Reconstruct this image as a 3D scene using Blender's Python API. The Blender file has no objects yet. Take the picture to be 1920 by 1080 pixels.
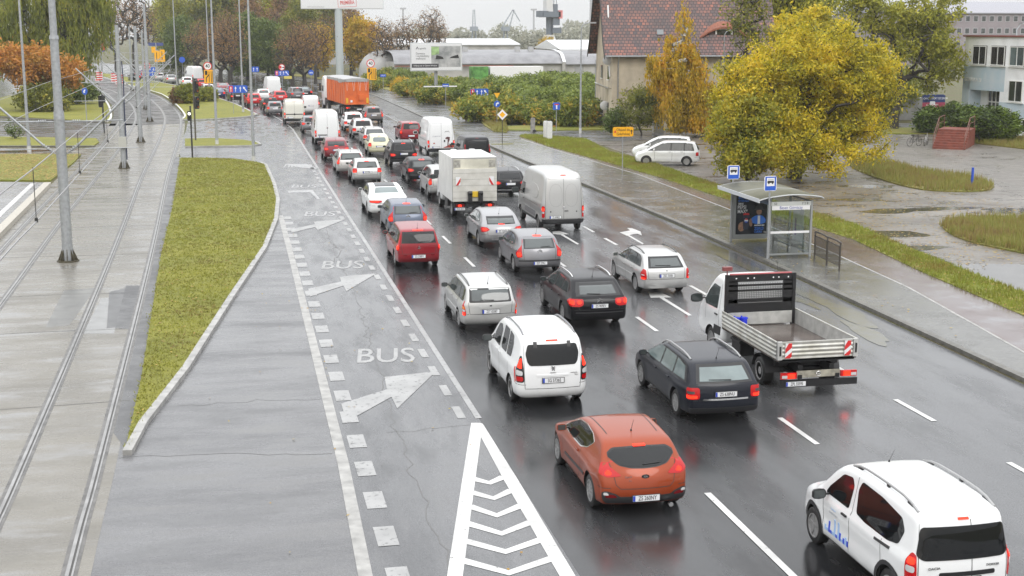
import bpy,bmesh,math,random
import numpy as np
from mathutils import Vector,Matrix,geometry
from mathutils.bvhtree import BVHTree
R = math.radians
random.seed(7)
rng = np.random.default_rng(7)
SC = bpy.context.scene
# ---------------------------------------------------------------- camera
CAM_H,PITCH,YAW,FPX = 9.0,math.atan(484/2500),R(11.76),2500.0
cam = bpy.data.cameras.new('camera');co = bpy.data.objects.new('camera',cam)
SC.collection.objects.link(co);SC.camera = co
cam.sensor_width = 36;cam.lens = 36*FPX/1920;cam.clip_start = .1;cam.clip_end = 4000
co.location = (0,0,CAM_H);co.rotation_euler = (math.pi/2-PITCH,0,-YAW)
# ---------------------------------------------------------------- sky: bright overcast
W = bpy.data.worlds.new('World');SC.world = W;W.use_nodes = True
nt = W.node_tree;nt.nodes.clear()
def _n(t,**k):
 n = nt.nodes.new(t)
 for a,b in k.items(): setattr(n,a,b)
 return n
sky = _n('ShaderNodeTexSky',sky_type='NISHITA',sun_disc=False,sun_elevation=R(28),sun_rotation=R(200),dust_density=4.0)
tc = _n('ShaderNodeTexCoord');sx = _n('ShaderNodeSeparateXYZ')
mr = _n('ShaderNodeMapRange');mr.inputs[1].default_value = 0.0;mr.inputs[2].default_value = 0.9
mr.inputs[3].default_value = 5.9;mr.inputs[4].default_value = 18
cl = _n('ShaderNodeCombineColor')
gm = _n('ShaderNodeMix',data_type='RGBA',blend_type='MULTIPLY');gm.inputs[0].default_value = 1;gm.inputs[6].default_value = (.985,.995,1.01,1)
cn = _n('ShaderNodeTexNoise');cn.inputs['Scale'].default_value = 2.2;cn.inputs['Detail'].default_value = 3
cm = _n('ShaderNodeMapRange');cm.inputs[3].default_value = .94;cm.inputs[4].default_value = 1.06
mu = _n('ShaderNodeMath',operation='MULTIPLY')
mx = _n('ShaderNodeMix',data_type='RGBA');mx.inputs[0].default_value = .9
bg = _n('ShaderNodeBackground');bg.inputs[1].default_value = .12
ow = _n('ShaderNodeOutputWorld')
L = nt.links.new
L(tc.outputs['Generated'],sx.inputs[0]);L(sx.outputs[2],mr.inputs[0]);L(tc.outputs['Generated'],cn.inputs['Vector'])
L(cn.outputs['Fac'],cm.inputs[0]);L(mr.outputs[0],mu.inputs[0]);L(cm.outputs[0],mu.inputs[1])
for i in range(3): L(mu.outputs[0],cl.inputs[i])
L(cl.outputs[0],gm.inputs[7]);L(sky.outputs[0],mx.inputs[6]);L(gm.outputs[2],mx.inputs[7])
L(mx.outputs[2],bg.inputs[0]);L(bg.outputs[0],ow.inputs[0])
sun = bpy.data.lights.new('sun','SUN');so = bpy.data.objects.new('sun',sun);SC.collection.objects.link(so)
sun.energy = .6;sun.angle = R(25);sun.color = (1,.97,.93);so.rotation_euler = (R(50),0,R(20))
so.location = (0,0,100)
SC.view_settings.view_transform = 'Standard';SC.view_settings.look = 'None';SC.view_settings.gamma = 1
SC.view_settings.exposure = 0.34
try:
 SC.cycles.use_denoising = True;SC.cycles.max_bounces = 6;SC.cycles.volume_bounces = 1
 SC.cycles.transparent_max_bounces = 6;SC.cycles.caustics_reflective = False;SC.cycles.caustics_refractive = False
 SC.cycles.sample_clamp_indirect = 8
except Exception: pass

# ---------------------------------------------------------------- pixel -> point on the ground (layout helper)
_cy,_sy,_cp,_sp = math.cos(YAW),math.sin(YAW),math.cos(PITCH),math.sin(PITCH)
def at(px,py,z=0.0):
 a,b = (px-960)/FPX,(540-py)/FPX
 d = (_sy*_cp+a*_cy+b*_sy*_sp,_cy*_cp-a*_sy+b*_cy*_sp,-_sp+b*_cp)
 t = (z-CAM_H)/d[2]
 return (d[0]*t,d[1]*t)
def zat(x,y,py):          # height above (x, y) that shows at picture row py
 lo,hi = -5,120
 for _ in range(40):
  m = (lo+hi)/2;z = m-CAM_H
  f = x*_sy*_cp+y*_cy*_cp-z*_sp;u = x*_sy*_sp+y*_cy*_sp+z*_cp
  if 540-FPX*u/f > py: lo = m
  else: hi = m
 return lo
# ---------------------------------------------------------------- scene helpers
COL = SC.collection
def tag(o,label=None,cat=None,group=None,kind=None):
 if label: o['label'] = label
 if cat: o['category'] = cat
 if group: o['group'] = group
 if kind: o['kind'] = kind
 return o
def empty(name,loc=(0,0,0),rz=0.0,label=None,cat=None,group=None):
 o = bpy.data.objects.new(name,None);COL.objects.link(o);o.empty_display_size = .3
 o.location = loc;o.rotation_euler = (0,0,rz)
 return tag(o,label,cat,group)
def children(o): return [c for c in list(COL.objects) if c.parent == o]
def copy_tree(o,kids=None):
 c = o.copy();COL.objects.link(c)
 for ch in list(o.children):
  d = copy_tree(ch);d.parent = c;d.matrix_parent_inverse = ch.matrix_parent_inverse.copy()
 return c
def link_mesh(name,me,parent=None):
 o = bpy.data.objects.new(name,me);COL.objects.link(o)
 if parent: o.parent = parent
 return o
def cr(pts,n=8,closed=False):   # Catmull-Rom through points
 P = [np.array(p,float) for p in pts];out = []
 m = len(P)
 rg = range(m) if closed else range(m-1)
 for i in rg:
  if closed: a,b,c,d = P[(i-1) % m],P[i],P[(i+1) % m],P[(i+2) % m]
  else: a,b,c,d = P[max(i-1,0)],P[i],P[i+1],P[min(i+2,m-1)]
  for k in range(n):
   t = k/n
   out.append(.5*((2*b)+(-a+c)*t+(2*a-5*b+4*c-d)*t*t+(-a+3*b-3*c+d)*t**3))
 if not closed: out.append(P[-1])
 return [tuple(p) for p in out]
def chaikin(pts,it=2,closed=True,q=.25):
 P = [tuple(p) for p in pts]
 for _ in range(it):
  Q = []
  m = len(P)
  for i in range(m if closed else m-1):
   a,b = P[i],P[(i+1) % m]
   Q.append(tuple(a[k]*(1-q)+b[k]*q for k in range(len(a))))
   Q.append(tuple(a[k]*q+b[k]*(1-q) for k in range(len(a))))
  if not closed: Q = [P[0]]+Q[1:-1]+[P[-1]]
  P = Q
 return P
def fil(P,r=.06):      # small rounded corners
 out = [];n = len(P)
 for i in range(n):
  a,b,c = Vector(P[i-1]),Vector(P[i]),Vector(P[(i+1) % n]);u,v = a-b,c-b
  d = min(r,u.length*.42,v.length*.42);p,q = b+u.normalized()*d,b+v.normalized()*d
  for t in (0,.33,.67,1): out.append(tuple(p*(1-t)**2+b*2*t*(1-t)+q*t*t))
 return out
def densify(poly,step,closed=True):
 out = []
 m = len(poly)
 for i in range(m if closed else m-1):
  a,b = poly[i],poly[(i+1) % m]
  n = max(1,int(math.ceil(math.dist(a,b)/step)))
  for k in range(n): out.append(tuple(a[j]+(b[j]-a[j])*k/n for j in range(len(a))))
 if not closed: out.append(poly[-1])
 return out
class MB:
 def __init__(s): s.v = [];s.f = [];s.m = [];s.mi = 0
 def add(s,vs,fs,mi=None):
  o = len(s.v);s.v += [tuple(v) for v in vs]
  s.f += [tuple(i+o for i in f) for f in fs];s.m += [s.mi if mi is None else mi]*len(fs)
  return s
 def box(s,c,d,rz=0.0,mi=None,M=None):
  vs = []
  for i in range(8):
   x = (-.5 if i & 1 == 0 else .5)*d[0];y = (-.5 if i & 2 == 0 else .5)*d[1];z = (-.5 if i & 4 == 0 else .5)*d[2]
   if M is not None: p = M @ Vector((x,y,z));x,y,z = p
   X = x*math.cos(rz)-y*math.sin(rz);Y = x*math.sin(rz)+y*math.cos(rz)
   vs.append((c[0]+X,c[1]+Y,c[2]+z))
  return s.add(vs,[(0,2,3,1),(4,5,7,6),(0,1,5,4),(2,6,7,3),(0,4,6,2),(1,3,7,5)],mi)
 def cyl(s,a,b,r0,r1=None,n=12,mi=None,cap=True):
  a,b = Vector(a),Vector(b);r1 = r0 if r1 is None else r1
  d = (b-a);d.normalize()
  u = d.orthogonal().normalized();w = d.cross(u)
  vs = []
  for p,r in ((a,r0),(b,r1)):
   for k in range(n):
    t = 2*math.pi*k/n;vs.append(p+u*(r*math.cos(t))+w*(r*math.sin(t)))
  fs = [(k,(k+1) % n,n+(k+1) % n,n+k) for k in range(n)]
  if cap: fs += [tuple(range(n-1,-1,-1)),tuple(range(n,2*n))]
  return s.add(vs,fs,mi)
 def tube(s,path,r,n=8,mi=None,closed=False):
  P = [Vector(p) for p in path];m = len(P);vs = [];u = None
  for i,p in enumerate(P):
   d = (P[min(i+1,m-1)]-P[max(i-1,0)]).normalized()
   if u is None: u = d.orthogonal().normalized()
   u = (u-d*u.dot(d)).normalized();w = d.cross(u)
   rr = r[i] if isinstance(r,(list,tuple)) else r
   for k in range(n):
    t = 2*math.pi*k/n;vs.append(p+u*(rr*math.cos(t))+w*(rr*math.sin(t)))
  fs = [(i*n+k,i*n+(k+1) % n,(i+1)*n+(k+1) % n,(i+1)*n+k) for i in range(m-1) for k in range(n)]
  fs += [tuple(range(n-1,-1,-1)),tuple(range((m-1)*n,m*n))]
  return s.add(vs,fs,mi)
 def lathe(s,prof,n=20,axis='z',c=(0,0,0),mi=None,cap=True):   # prof [(r, h)]
  vs = []
  for r,h in prof:
   for k in range(n):
    t = 2*math.pi*k/n;a,b = r*math.cos(t),r*math.sin(t)
    p = {'z': (a,b,h),'x': (h,a,b),'y': (b,h,a)}[axis]
    vs.append((p[0]+c[0],p[1]+c[1],p[2]+c[2]))
  m = len(prof)
  fs = [(i*n+k,i*n+(k+1) % n,(i+1)*n+(k+1) % n,(i+1)*n+k) for i in range(m-1) for k in range(n)]
  if cap: fs += [tuple(range(n-1,-1,-1)),tuple(range((m-1)*n,m*n))]
  return s.add(vs,fs,mi)
 def prism(s,poly,z0,z1,mi=None,f=None):   # vertical prism; f maps (x, y, z)
  n = len(poly)
  vs = [(p[0],p[1],z0) for p in poly]+[(p[0],p[1],z1) for p in poly]
  if f: vs = [f(*v) for v in vs]
  tri = geometry.tessellate_polygon([[Vector((p[0],p[1],0)) for p in poly]])
  fs = [(k,(k+1) % n,n+(k+1) % n,n+k) for k in range(n)]
  fs += [tuple(reversed(t)) for t in tri]+[tuple(i+n for i in t) for t in tri]
  return s.add(vs,fs,mi)
 def flat(s,poly,z,mi=None):
  tri = geometry.tessellate_polygon([[Vector((p[0],p[1],0)) for p in poly]])
  return s.add([(p[0],p[1],z) for p in poly],[tuple(t) for t in tri],mi)
 def strip(s,path,w,z,mi=None,z2=None):   # ribbon along a ground path; w = (left, right) offsets or width
  l,r = (w if isinstance(w,tuple) else (-w/2,w/2));P = [Vector(p[:2]) for p in path];m = len(P);vs = []
  for i,p in enumerate(P):
   d = (P[min(i+1,m-1)]-P[max(i-1,0)]).normalized();nn = Vector((d.y,-d.x))
   vs += [(*(p+nn*l),z),(*(p+nn*r),z)]
   if z2 is not None: vs += [(*(p+nn*l),z2),(*(p+nn*r),z2)]
  if z2 is None: fs = [(2*i,2*i+1,2*i+3,2*i+2) for i in range(m-1)]
  else:
   fs = []
   for i in range(m-1):
    a,b = 4*i,4*i+4
    fs += [(a,a+1,b+1,b),(a+2,b+2,b+3,a+3),(a,b,b+2,a+2),(a+1,a+3,b+3,b+1)]
   fs += [(0,2,3,1),(4*m-4,4*m-3,4*m-1,4*m-2)]
  return s.add(vs,fs,mi)
 def build(s,name,mats,parent=None,sm=40,fix=True):
  me = bpy.data.meshes.new(name)
  me.from_pydata(s.v,[],s.f)
  if not isinstance(mats,(list,tuple)): mats = [mats]
  for m in mats: me.materials.append(m)
  if any(s.m): me.polygons.foreach_set('material_index',s.m)
  if fix:
   bm = bmesh.new();bm.from_mesh(me);bmesh.ops.recalc_face_normals(bm,faces=bm.faces);bm.to_mesh(me);bm.free()
  if sm:
   me.polygons.foreach_set('use_smooth',[True]*len(me.polygons));me.set_sharp_from_angle(angle=R(sm))
  me.update()
  return link_mesh(name,me,parent)
def up(o):      # make every face of a ground sheet look up
 bm = bmesh.new();bm.from_mesh(o.data)
 for f in bm.faces:
  if f.normal.z < 0: f.normal_flip()
 bm.to_mesh(o.data);bm.free();return o
def sheet(name,poly,z,m,kind='structure'):
 o = MB().flat(poly,z).build(name,m,sm=0,fix=False);up(o);return tag(o,kind=kind)
def text(name,s,loc,rot,size,m,parent=None,ext=.002,sx=1.0,align='CENTER',bold=0.0,sp=1.0):
 c = bpy.data.curves.new(name,'FONT');c.body = s;c.size = size;c.extrude = ext;c.offset = bold
 c.align_x = align;c.align_y = 'CENTER';c.space_character = sp;c.resolution_u = 3
 c.materials.append(m)
 t = bpy.data.objects.new(name,c);COL.objects.link(t)
 me = bpy.data.meshes.new_from_object(t);me.name = name;bpy.data.objects.remove(t);bpy.data.curves.remove(c)
 o = link_mesh(name,me);o.location = loc;o.rotation_euler = rot;o.scale = (sx,1,1)
 if parent: o.parent = parent
 return o
# ---------------------------------------------------------------- materials
_M = {}
def nodes(m): return m.node_tree.nodes,m.node_tree.links.new
def mat(name,col,rough=.5,metal=0.0,coat=0.0,spec=.5,emit=None,es=0.0,noise=0.0,nscale=8.0,bump=0.0,bscale=60.0,alpha=1.0,dirt=None,trans=0.0):
 if name in _M: return _M[name]
 m = bpy.data.materials.new(name);m.use_nodes = True;N,K = nodes(m)
 b = N['Principled BSDF'];b.inputs['Base Color'].default_value = (*col,1)
 b.inputs['Roughness'].default_value = rough;b.inputs['Metallic'].default_value = metal
 b.inputs['Coat Weight'].default_value = coat;b.inputs['Coat Roughness'].default_value = .04
 b.inputs['Specular IOR Level'].default_value = spec
 b.inputs['Transmission Weight'].default_value = trans
 if emit: b.inputs['Emission Color'].default_value = (*emit,1);b.inputs['Emission Strength'].default_value = es
 t = N.new('ShaderNodeTexCoord')
 if noise or dirt:
  n = N.new('ShaderNodeTexNoise');n.inputs['Scale'].default_value = nscale;n.inputs['Detail'].default_value = 5
  K(t.outputs['Object'],n.inputs['Vector'])
  x = N.new('ShaderNodeMix');x.data_type = 'RGBA'
  r = N.new('ShaderNodeMapRange');r.inputs[1].default_value = .35;r.inputs[2].default_value = .7
  K(n.outputs['Fac'],r.inputs[0]);K(r.outputs[0],x.inputs[0])
  d = dirt or tuple(c*(1-noise) for c in col)
  x.inputs[6].default_value = (*[min(1,c*(1+noise*.4)) for c in col],1);x.inputs[7].default_value = (*d,1)
  K(x.outputs[2],b.inputs['Base Color'])
 if bump:
  n = N.new('ShaderNodeTexNoise');n.inputs['Scale'].default_value = bscale;n.inputs['Detail'].default_value = 2
  K(t.outputs['Object'],n.inputs['Vector'])
  bp = N.new('ShaderNodeBump');bp.inputs['Strength'].default_value = bump;bp.inputs['Distance'].default_value = .01
  K(n.outputs['Fac'],bp.inputs['Height']);K(bp.outputs[0],b.inputs['Normal'])
 _M[name] = m;return m
def ramp(N,K,src,stops):
 r = N.new('ShaderNodeValToRGB');e = r.color_ramp.elements
 while len(e) < len(stops): e.new(.5)
 for i,(p,c) in enumerate(stops):
  e[i].position = p;e[i].color = (*c,1) if isinstance(c,tuple) else (c,c,c,1)
 K(src,r.inputs[0]);return r
def tex(N,K,kind,scale,vec,**k):
 n = N.new('ShaderNodeTex'+kind)
 if 'Scale' in n.inputs: n.inputs['Scale'].default_value = scale
 for a,b in k.items():
  if a in n.inputs: n.inputs[a].default_value = b
  else: setattr(n,a,b)
 K(vec,n.inputs['Vector']);return n
def mapping(N,K,src,sc=(1,1,1),rot=0,loc=(0,0,0)):
 m = N.new('ShaderNodeMapping');m.inputs['Scale'].default_value = sc;m.inputs['Rotation'].default_value = (0,0,rot)
 m.inputs['Location'].default_value = loc;K(src,m.inputs['Vector']);return m.outputs[0]
def mixc(N,K,f,a,b,blend='MIX'):
 x = N.new('ShaderNodeMix');x.data_type = 'RGBA';x.blend_type = blend
 for s,i in ((f,0),(a,6),(b,7)):
  if isinstance(s,(int,float)): x.inputs[i].default_value = s
  elif isinstance(s,tuple): x.inputs[i].default_value = (*s,1)
  else: K(s,x.inputs[i])
 return x.outputs[2]
def wet(name,c1,c2,wetness=.5,rlo=.08,rhi=.42,fine=90.,big=.25,stretch=(1,1,1),stain=None,pave=None,bump=.25,c3=None,puddle=None,grit=.16,lane=None):
 """wet mineral ground: two base tones, fine aggregate, puddles as smooth patches"""
 if name in _M: return _M[name]
 m = bpy.data.materials.new(name);m.use_nodes = True;N,K = nodes(m);b = N['Principled BSDF']
 t = N.new('ShaderNodeTexCoord').outputs['Object'];ts = mapping(N,K,t,stretch)
 n1 = tex(N,K,'Noise',big,ts,Detail=8,Roughness=.62)
 n2 = tex(N,K,'Noise',fine,t,Detail=2)
 n3 = tex(N,K,'Noise',big*3.1,mapping(N,K,ts,loc=(31,7,3)),Detail=7,Roughness=.65)
 base = mixc(N,K,ramp(N,K,n1.outputs['Fac'],[(.38,0.0),(.62,1.0)]).outputs[0],c1,c2)
 if c3: base = mixc(N,K,ramp(N,K,n3.outputs['Fac'],[(.52,0.0),(.66,1.0)]).outputs[0],base,c3)
 if lane:      # paler, drier surface beyond x = lane[0]
  sp = N.new('ShaderNodeSeparateXYZ');K(t,sp.inputs[0]);ma = N.new('ShaderNodeMath');ma.operation = 'MULTIPLY_ADD';ma.inputs[1].default_value = 3.0
  K(n1.outputs['Fac'],ma.inputs[0]);K(sp.outputs[0],ma.inputs[2]);q = N.new('ShaderNodeMapRange');q.inputs[1].default_value = lane[0]+1.0;q.inputs[2].default_value = lane[0]+2.6;K(ma.outputs[0],q.inputs[0])
  base = mixc(N,K,q.outputs[0],base,lane[1])
 base = mixc(N,K,1.0,base,ramp(N,K,n2.outputs['Fac'],[(.3,1-grit*2),(.7,1+0.0)]).outputs[0],'MULTIPLY')
 hgt = n2.outputs['Fac']
 if pave:
  br = N.new('ShaderNodeTexBrick');K(mapping(N,K,t,rot=pave[3] if len(pave) > 3 else 0),br.inputs['Vector']);br.inputs['Scale'].default_value = 1
  br.inputs['Brick Width'].default_value = pave[0];br.inputs['Row Height'].default_value = pave[1];br.inputs['Mortar Size'].default_value = pave[2]
  br.inputs['Color1'].default_value = (1,1,1,1);br.inputs['Color2'].default_value = (.78,.78,.78,1);br.inputs['Mortar'].default_value = (.4,.4,.36,1)
  base = mixc(N,K,1.0,base,br.outputs['Color'],'MULTIPLY')
 K(base,b.inputs['Base Color'])
 rs = n3.outputs['Fac']
 if lane:      # wheel tracks polish and drain the surface in long bands
  w1 = N.new('ShaderNodeMath');w1.operation = 'MULTIPLY_ADD';w1.inputs[1].default_value = 3.62;K(sp.outputs[0],w1.inputs[0]);K(n1.outputs['Fac'],w1.inputs[2])
  w2 = N.new('ShaderNodeMath');w2.operation = 'SINE';K(w1.outputs[0],w2.inputs[0]);w3 = N.new('ShaderNodeMath');w3.operation = 'MULTIPLY_ADD';w3.inputs[1].default_value = .06
  K(w2.outputs[0],w3.inputs[0]);K(rs,w3.inputs[2]);rs = w3.outputs[0]
 rr = ramp(N,K,rs,[(.5-.18*wetness-.06,rhi),(.5+.14-.2*wetness,(rlo+rhi)/2.4),(.5+.28-.2*wetness,rlo)])
 K(rr.outputs[0],b.inputs['Roughness']);b.inputs['Specular IOR Level'].default_value = .5;b.inputs['IOR'].default_value = 1.45
 bp = N.new('ShaderNodeBump');bp.inputs['Strength'].default_value = bump;bp.inputs['Distance'].default_value = .006
 K(hgt,bp.inputs['Height']);K(bp.outputs[0],b.inputs['Normal'])
 _M[name] = m;return m
def grass_mat(name,a,b_,c,sc=1.0):
 if name in _M: return _M[name]
 m = bpy.data.materials.new(name);m.use_nodes = True;N,K = nodes(m);b = N['Principled BSDF']
 t = N.new('ShaderNodeTexCoord').outputs['Object']
 n1 = tex(N,K,'Noise',.35*sc,t,Detail=8,Roughness=.7);n2 = tex(N,K,'Noise',9*sc,mapping(N,K,t,(1,2.2,1)),Detail=6,Roughness=.8)
 n3 = tex(N,K,'Noise',26*sc,t,Detail=3)
 col = mixc(N,K,ramp(N,K,n1.outputs['Fac'],[(.4,0.0),(.6,1.0)]).outputs[0],a,b_)
 col = mixc(N,K,ramp(N,K,n2.outputs['Fac'],[(.5,0.0),(.68,1.0)]).outputs[0],col,c)
 col = mixc(N,K,1.0,col,ramp(N,K,n3.outputs['Fac'],[(.3,.55),(.7,1.15)]).outputs[0],'MULTIPLY')
 K(col,b.inputs['Base Color']);b.inputs['Roughness'].default_value = .75;b.inputs['Specular IOR Level'].default_value = .25
 bp = N.new('ShaderNodeBump');bp.inputs['Strength'].default_value = .7;bp.inputs['Distance'].default_value = .05
 K(n2.outputs['Fac'],bp.inputs['Height']);K(bp.outputs[0],b.inputs['Normal'])
 _M[name] = m;return m
def worn_paint(name,col=(.72,.72,.70),wear=.38,under=(.08,.08,.08)):
 if name in _M: return _M[name]
 m = bpy.data.materials.new(name);m.use_nodes = True;N,K = nodes(m);b = N['Principled BSDF']
 t = N.new('ShaderNodeTexCoord').outputs['Object']
 n = tex(N,K,'Noise',5.5,t,Detail=9,Roughness=.75);n2 = tex(N,K,'Noise',1.2,t,Detail=4)
 dirt = mixc(N,K,ramp(N,K,n2.outputs['Fac'],[(.35,.0),(.7,1.)]).outputs[0],col,tuple(c*.72 for c in col))
 K(mixc(N,K,ramp(N,K,n.outputs['Fac'],[(wear-.05,1.0),(wear,0.0)]).outputs[0],dirt,under),b.inputs['Base Color'])
 b.inputs['Roughness'].default_value = .3
 _M[name] = m;return m
def leaf_mat(name,cols,tr=.35,zfade=None):
 """leaf colour varies from leaf to leaf and in drifts across the crown"""
 if name in _M: return _M[name]
 m = bpy.data.materials.new(name);m.use_nodes = True;N,K = nodes(m);b = N['Principled BSDF']
 g = N.new('ShaderNodeNewGeometry');t = N.new('ShaderNodeTexCoord').outputs['Object']
 n = tex(N,K,'Noise',.45,t,Detail=5,Roughness=.7)
 ad = N.new('ShaderNodeMath');ad.operation = 'ADD';s1 = N.new('ShaderNodeMath');s1.operation = 'MULTIPLY';s1.inputs[1].default_value = .42
 s2 = N.new('ShaderNodeMath');s2.operation = 'MULTIPLY_ADD';s2.inputs[1].default_value = 2.0;s2.inputs[2].default_value = -.72
 K(g.outputs['Random Per Island'],s1.inputs[0]);K(n.outputs['Fac'],s2.inputs[0]);K(s1.outputs[0],ad.inputs[0]);K(s2.outputs[0],ad.inputs[1])
 k = len(cols);r = ramp(N,K,ad.outputs[0],[(i/(k-1)*.9+.05,c) for i,c in enumerate(cols)])
 K(r.outputs[0],b.inputs['Base Color']);b.inputs['Roughness'].default_value = .55;b.inputs['Specular IOR Level'].default_value = .3
 tl = N.new('ShaderNodeBsdfTranslucent');K(r.outputs[0],tl.inputs[0]);ms = N.new('ShaderNodeMixShader');ms.inputs[0].default_value = tr
 K(b.outputs[0],ms.inputs[1]);K(tl.outputs[0],ms.inputs[2]);K(ms.outputs[0],N['Material Output'].inputs[0])
 _M[name] = m;return m
# ================================================================= GROUND
def G(pp,z=0.0): return [at(*p,z) for p in pp]
def Z(pp,ox,oy,s): return [(ox+x/s,oy+y/s) for x,y in pp]
M_soil = grass_mat('rough_ground',(.10,.11,.035),(.12,.10,.05),(.07,.065,.03),.4)
M_grass = grass_mat('grass',(.25,.245,.035),(.19,.20,.03),(.17,.145,.045))
M_grass2 = grass_mat('grass_bright',(.20,.235,.035),(.24,.22,.045),(.2,.145,.05))
M_scrub = grass_mat('scrub_grass',(.25,.22,.06),(.19,.2,.04),(.16,.10,.05),.8)
M_main = wet('main_asphalt',(.017,.0175,.019),(.05,.051,.054),.62,.05,.36,stretch=(1,.25,1),fine=50,grit=.3,big=.3,bump=.2,lane=(11.9,(.13,.132,.137)))
M_bus = wet('bus_asphalt',(.17,.172,.177),(.115,.117,.122),.6,.06,.42,stretch=(1.4,.35,1),c3=(.15,.15,.152),fine=45,grit=.24,big=.4)
M_apron = wet('apron_asphalt',(.20,.20,.205),(.135,.135,.14),.55,.07,.45,stretch=(.4,1.2,1),c3=(.17,.168,.165),fine=45,grit=.24,big=.35)
M_conc = wet('tram_concrete',(.22,.205,.175),(.17,.158,.135),.6,.08,.45,fine=60,stretch=(.5,1.3,1),c3=(.25,.245,.235),big=.3)
M_strip = wet('dark_strip',(.085,.085,.088),(.12,.12,.122),.3,.2,.5,fine=60)
M_path = wet('footway',(.19,.188,.178),(.145,.142,.132),.7,.06,.35,pave=(.2,.1,.006),c3=(.15,.148,.13))
M_cycle = wet('cycle_path',(.17,.145,.145),(.13,.09,.085),.7,.06,.3,fine=70,c3=(.2,.19,.195))
M_lot = wet('lot_ground',(.26,.235,.205),(.155,.135,.115),.3,.10,.5,fine=30,big=.22,c3=(.08,.068,.058),stretch=(.7,1,1),grit=.3,bump=.6)
M_block = wet('block_paving',(.26,.235,.21),(.21,.19,.17),.2,.2,.5,pave=(.24,.16,.02,.5))
M_ball = wet('track_cobble',(.19,.175,.165),(.12,.11,.105),.3,.2,.6,fine=9,pave=(.3,.18,.06),bump=.9,grit=.4)
M_kerb = mat('kerb_stone',(.33,.325,.31),.45,noise=.35,nscale=3,bump=.3)
M_kerbd = mat('kerb_dark',(.12,.115,.10),.4,noise=.4,nscale=4,bump=.3)
M_paint = worn_paint('road_paint',(.6,.6,.585),.40);M_paint2 = worn_paint('road_paint_worn',(.34,.34,.335),.44)
M_paint3 = worn_paint('road_paint_faint',(.42,.42,.42),.5,(.18,.18,.185))
M_rail = mat('rail_steel',(.34,.335,.33),.28,metal=.6,noise=.3,nscale=2)
M_groove = mat('rail_groove',(.04,.038,.035),.5)
M_steel = mat('galvanised',(.36,.375,.39),.42,metal=.35,noise=.2,nscale=9)
M_dark = mat('dark_metal',(.03,.03,.028),.45)
M_black = mat('black_plastic',(.012,.012,.013),.38)

sheet('ground',[(-900,-60),(900,-60),(900,1400),(-900,1400)],0,M_soil)
# road edges, measured along the carriageway
LE = [(2.05,-30),(2.1,100),(2.5,138),(2.45,148),(.7,167),(-1.4,182),(-5.7,212),(-14.1,252),(-21,280),(-36,330),(-60,390)]
RE = [(19.5,-30),(19.55,10),(19.75,30),(20.1,45),(20.2,60),(20.0,75),(19.6,90),(19.5,108),(19.6,150),(19.5,185),(17.8,214),(11,254),(4,284),(-12,335),(-40,400)]
def shift(y):
 for (a,b),(c,d) in zip(LE[2:],LE[3:]):
  if b <= y <= d: return a+(c-a)*(y-b)/(d-b)-2.45
 return 0 if y < 138 else -40
main = [(5.4,-30),(5.4,125),(5.2,135)]+[(2.9,147)]+[p for p in LE if p[1] > 160]+[p for p in reversed(RE)]
sheet('road',main,.004,M_main)
sheet('bus_lane',[(2.05,-30),(2.05,112),(1.2,118),(-1,121),(-4.2,123),(-4.4,138.5),(-2,139),(1.5,143),(3.0,147),(5.2,135),(5.4,125),(5.4,-30)],.006,M_bus)
sheet('asphalt_apron',[(-2.9,-30),(2.05,-30),(2.05,112),(1.2,118),(-1,121),(-4.2,123),(-4.3,108),(-3.3,90)],.005,M_apron)
# side street on the left of the tracks
sheet('side_street',G([(0,222),(205,232),(260,232),(250,262),(180,262),(0,258)]),.006,M_apron)
sheet('side_street_wet',G([(0,278),(150,278),(205,276),(180,292),(155,292),(0,291)]),.007,M_conc)
# tram bed
R4 = cr([(-2.6,0),(-2.98,22),(-3.04,28),(-3.3,46.2),(-3.6,62.7),(-4.1,85),(-4.3,101),(-4.5,116),(-4.95,134.7),(-5.6,148.4),(-7.0,165.3),(-9.5,188),(-11.4,200),(-14.2,220),(-20,250),(-30,290)],6)
def offs(path,d):
 P = [Vector(p[:2]) for p in path];o = []
 for i,p in enumerate(P):
  t = (P[min(i+1,len(P)-1)]-P[max(i-1,0)]).normalized();o.append(tuple(p+Vector((t.y,-t.x))*d))
 return o
R3 = offs(R4,-1.56)
R2 = cr([(-7.3,0),(-7.6,30),(-7.8,45.8),(-8.2,65.4),(-8.35,80),(-8.6,105),(-8.9,118),(-9.65,141),(-11.4,164),(-13.6,183),(-16.6,205),(-19.7,221),(-26,252),(-36,290)],6)
R1 = offs(R2,-1.56)
bedR = offs(R4,.35);bedL = offs(R1,-.75)
def clip(path,a,b): return [p for p in path if a <= p[1] <= b]
def between(l,r): return list(r)+list(reversed(l))
sheet('tram_bed',between(clip(bedL,-1,136),clip(bedR,-1,136)),.008,M_conc)
sheet('tram_bed_cobbles',between(clip(bedL,132.5,300),clip(bedR,132.5,300)),.006,M_ball)
sheet('dark_strip',between(clip(offs(R4,.14),29,99),[(-2.55,29),(-2.6,36),(-3.05,55),(-3.2,70),(-3.5,84),(-3.75,99)]),.010,M_strip)
for i,pth in enumerate((R1,R2,R3,R4)):
 b = MB();b.strip(pth,(-.075,-.012),.012,z2=.020,mi=0);b.strip(pth,(.028,.062),.012,z2=.020,mi=0)
 b.strip(pth,(-.015,.03),.013,mi=1);b.strip(pth,(-.15,-.075),.0125,mi=2);b.strip(pth,(.062,.13),.0125,mi=2)
 tag(b.build('tram_rail',[M_rail,M_groove,mat('rail_joint',(.11,.105,.1),.4,noise=.5,nscale=3)],sm=0,fix=False),['steel tram rail farthest left, running beside the paved platform','steel tram rail just left of the centre poles','steel tram rail just right of the centre poles','steel tram rail beside the dark strip and long grass island'][i],'tram rail','tram rails set in the concrete')
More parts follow.
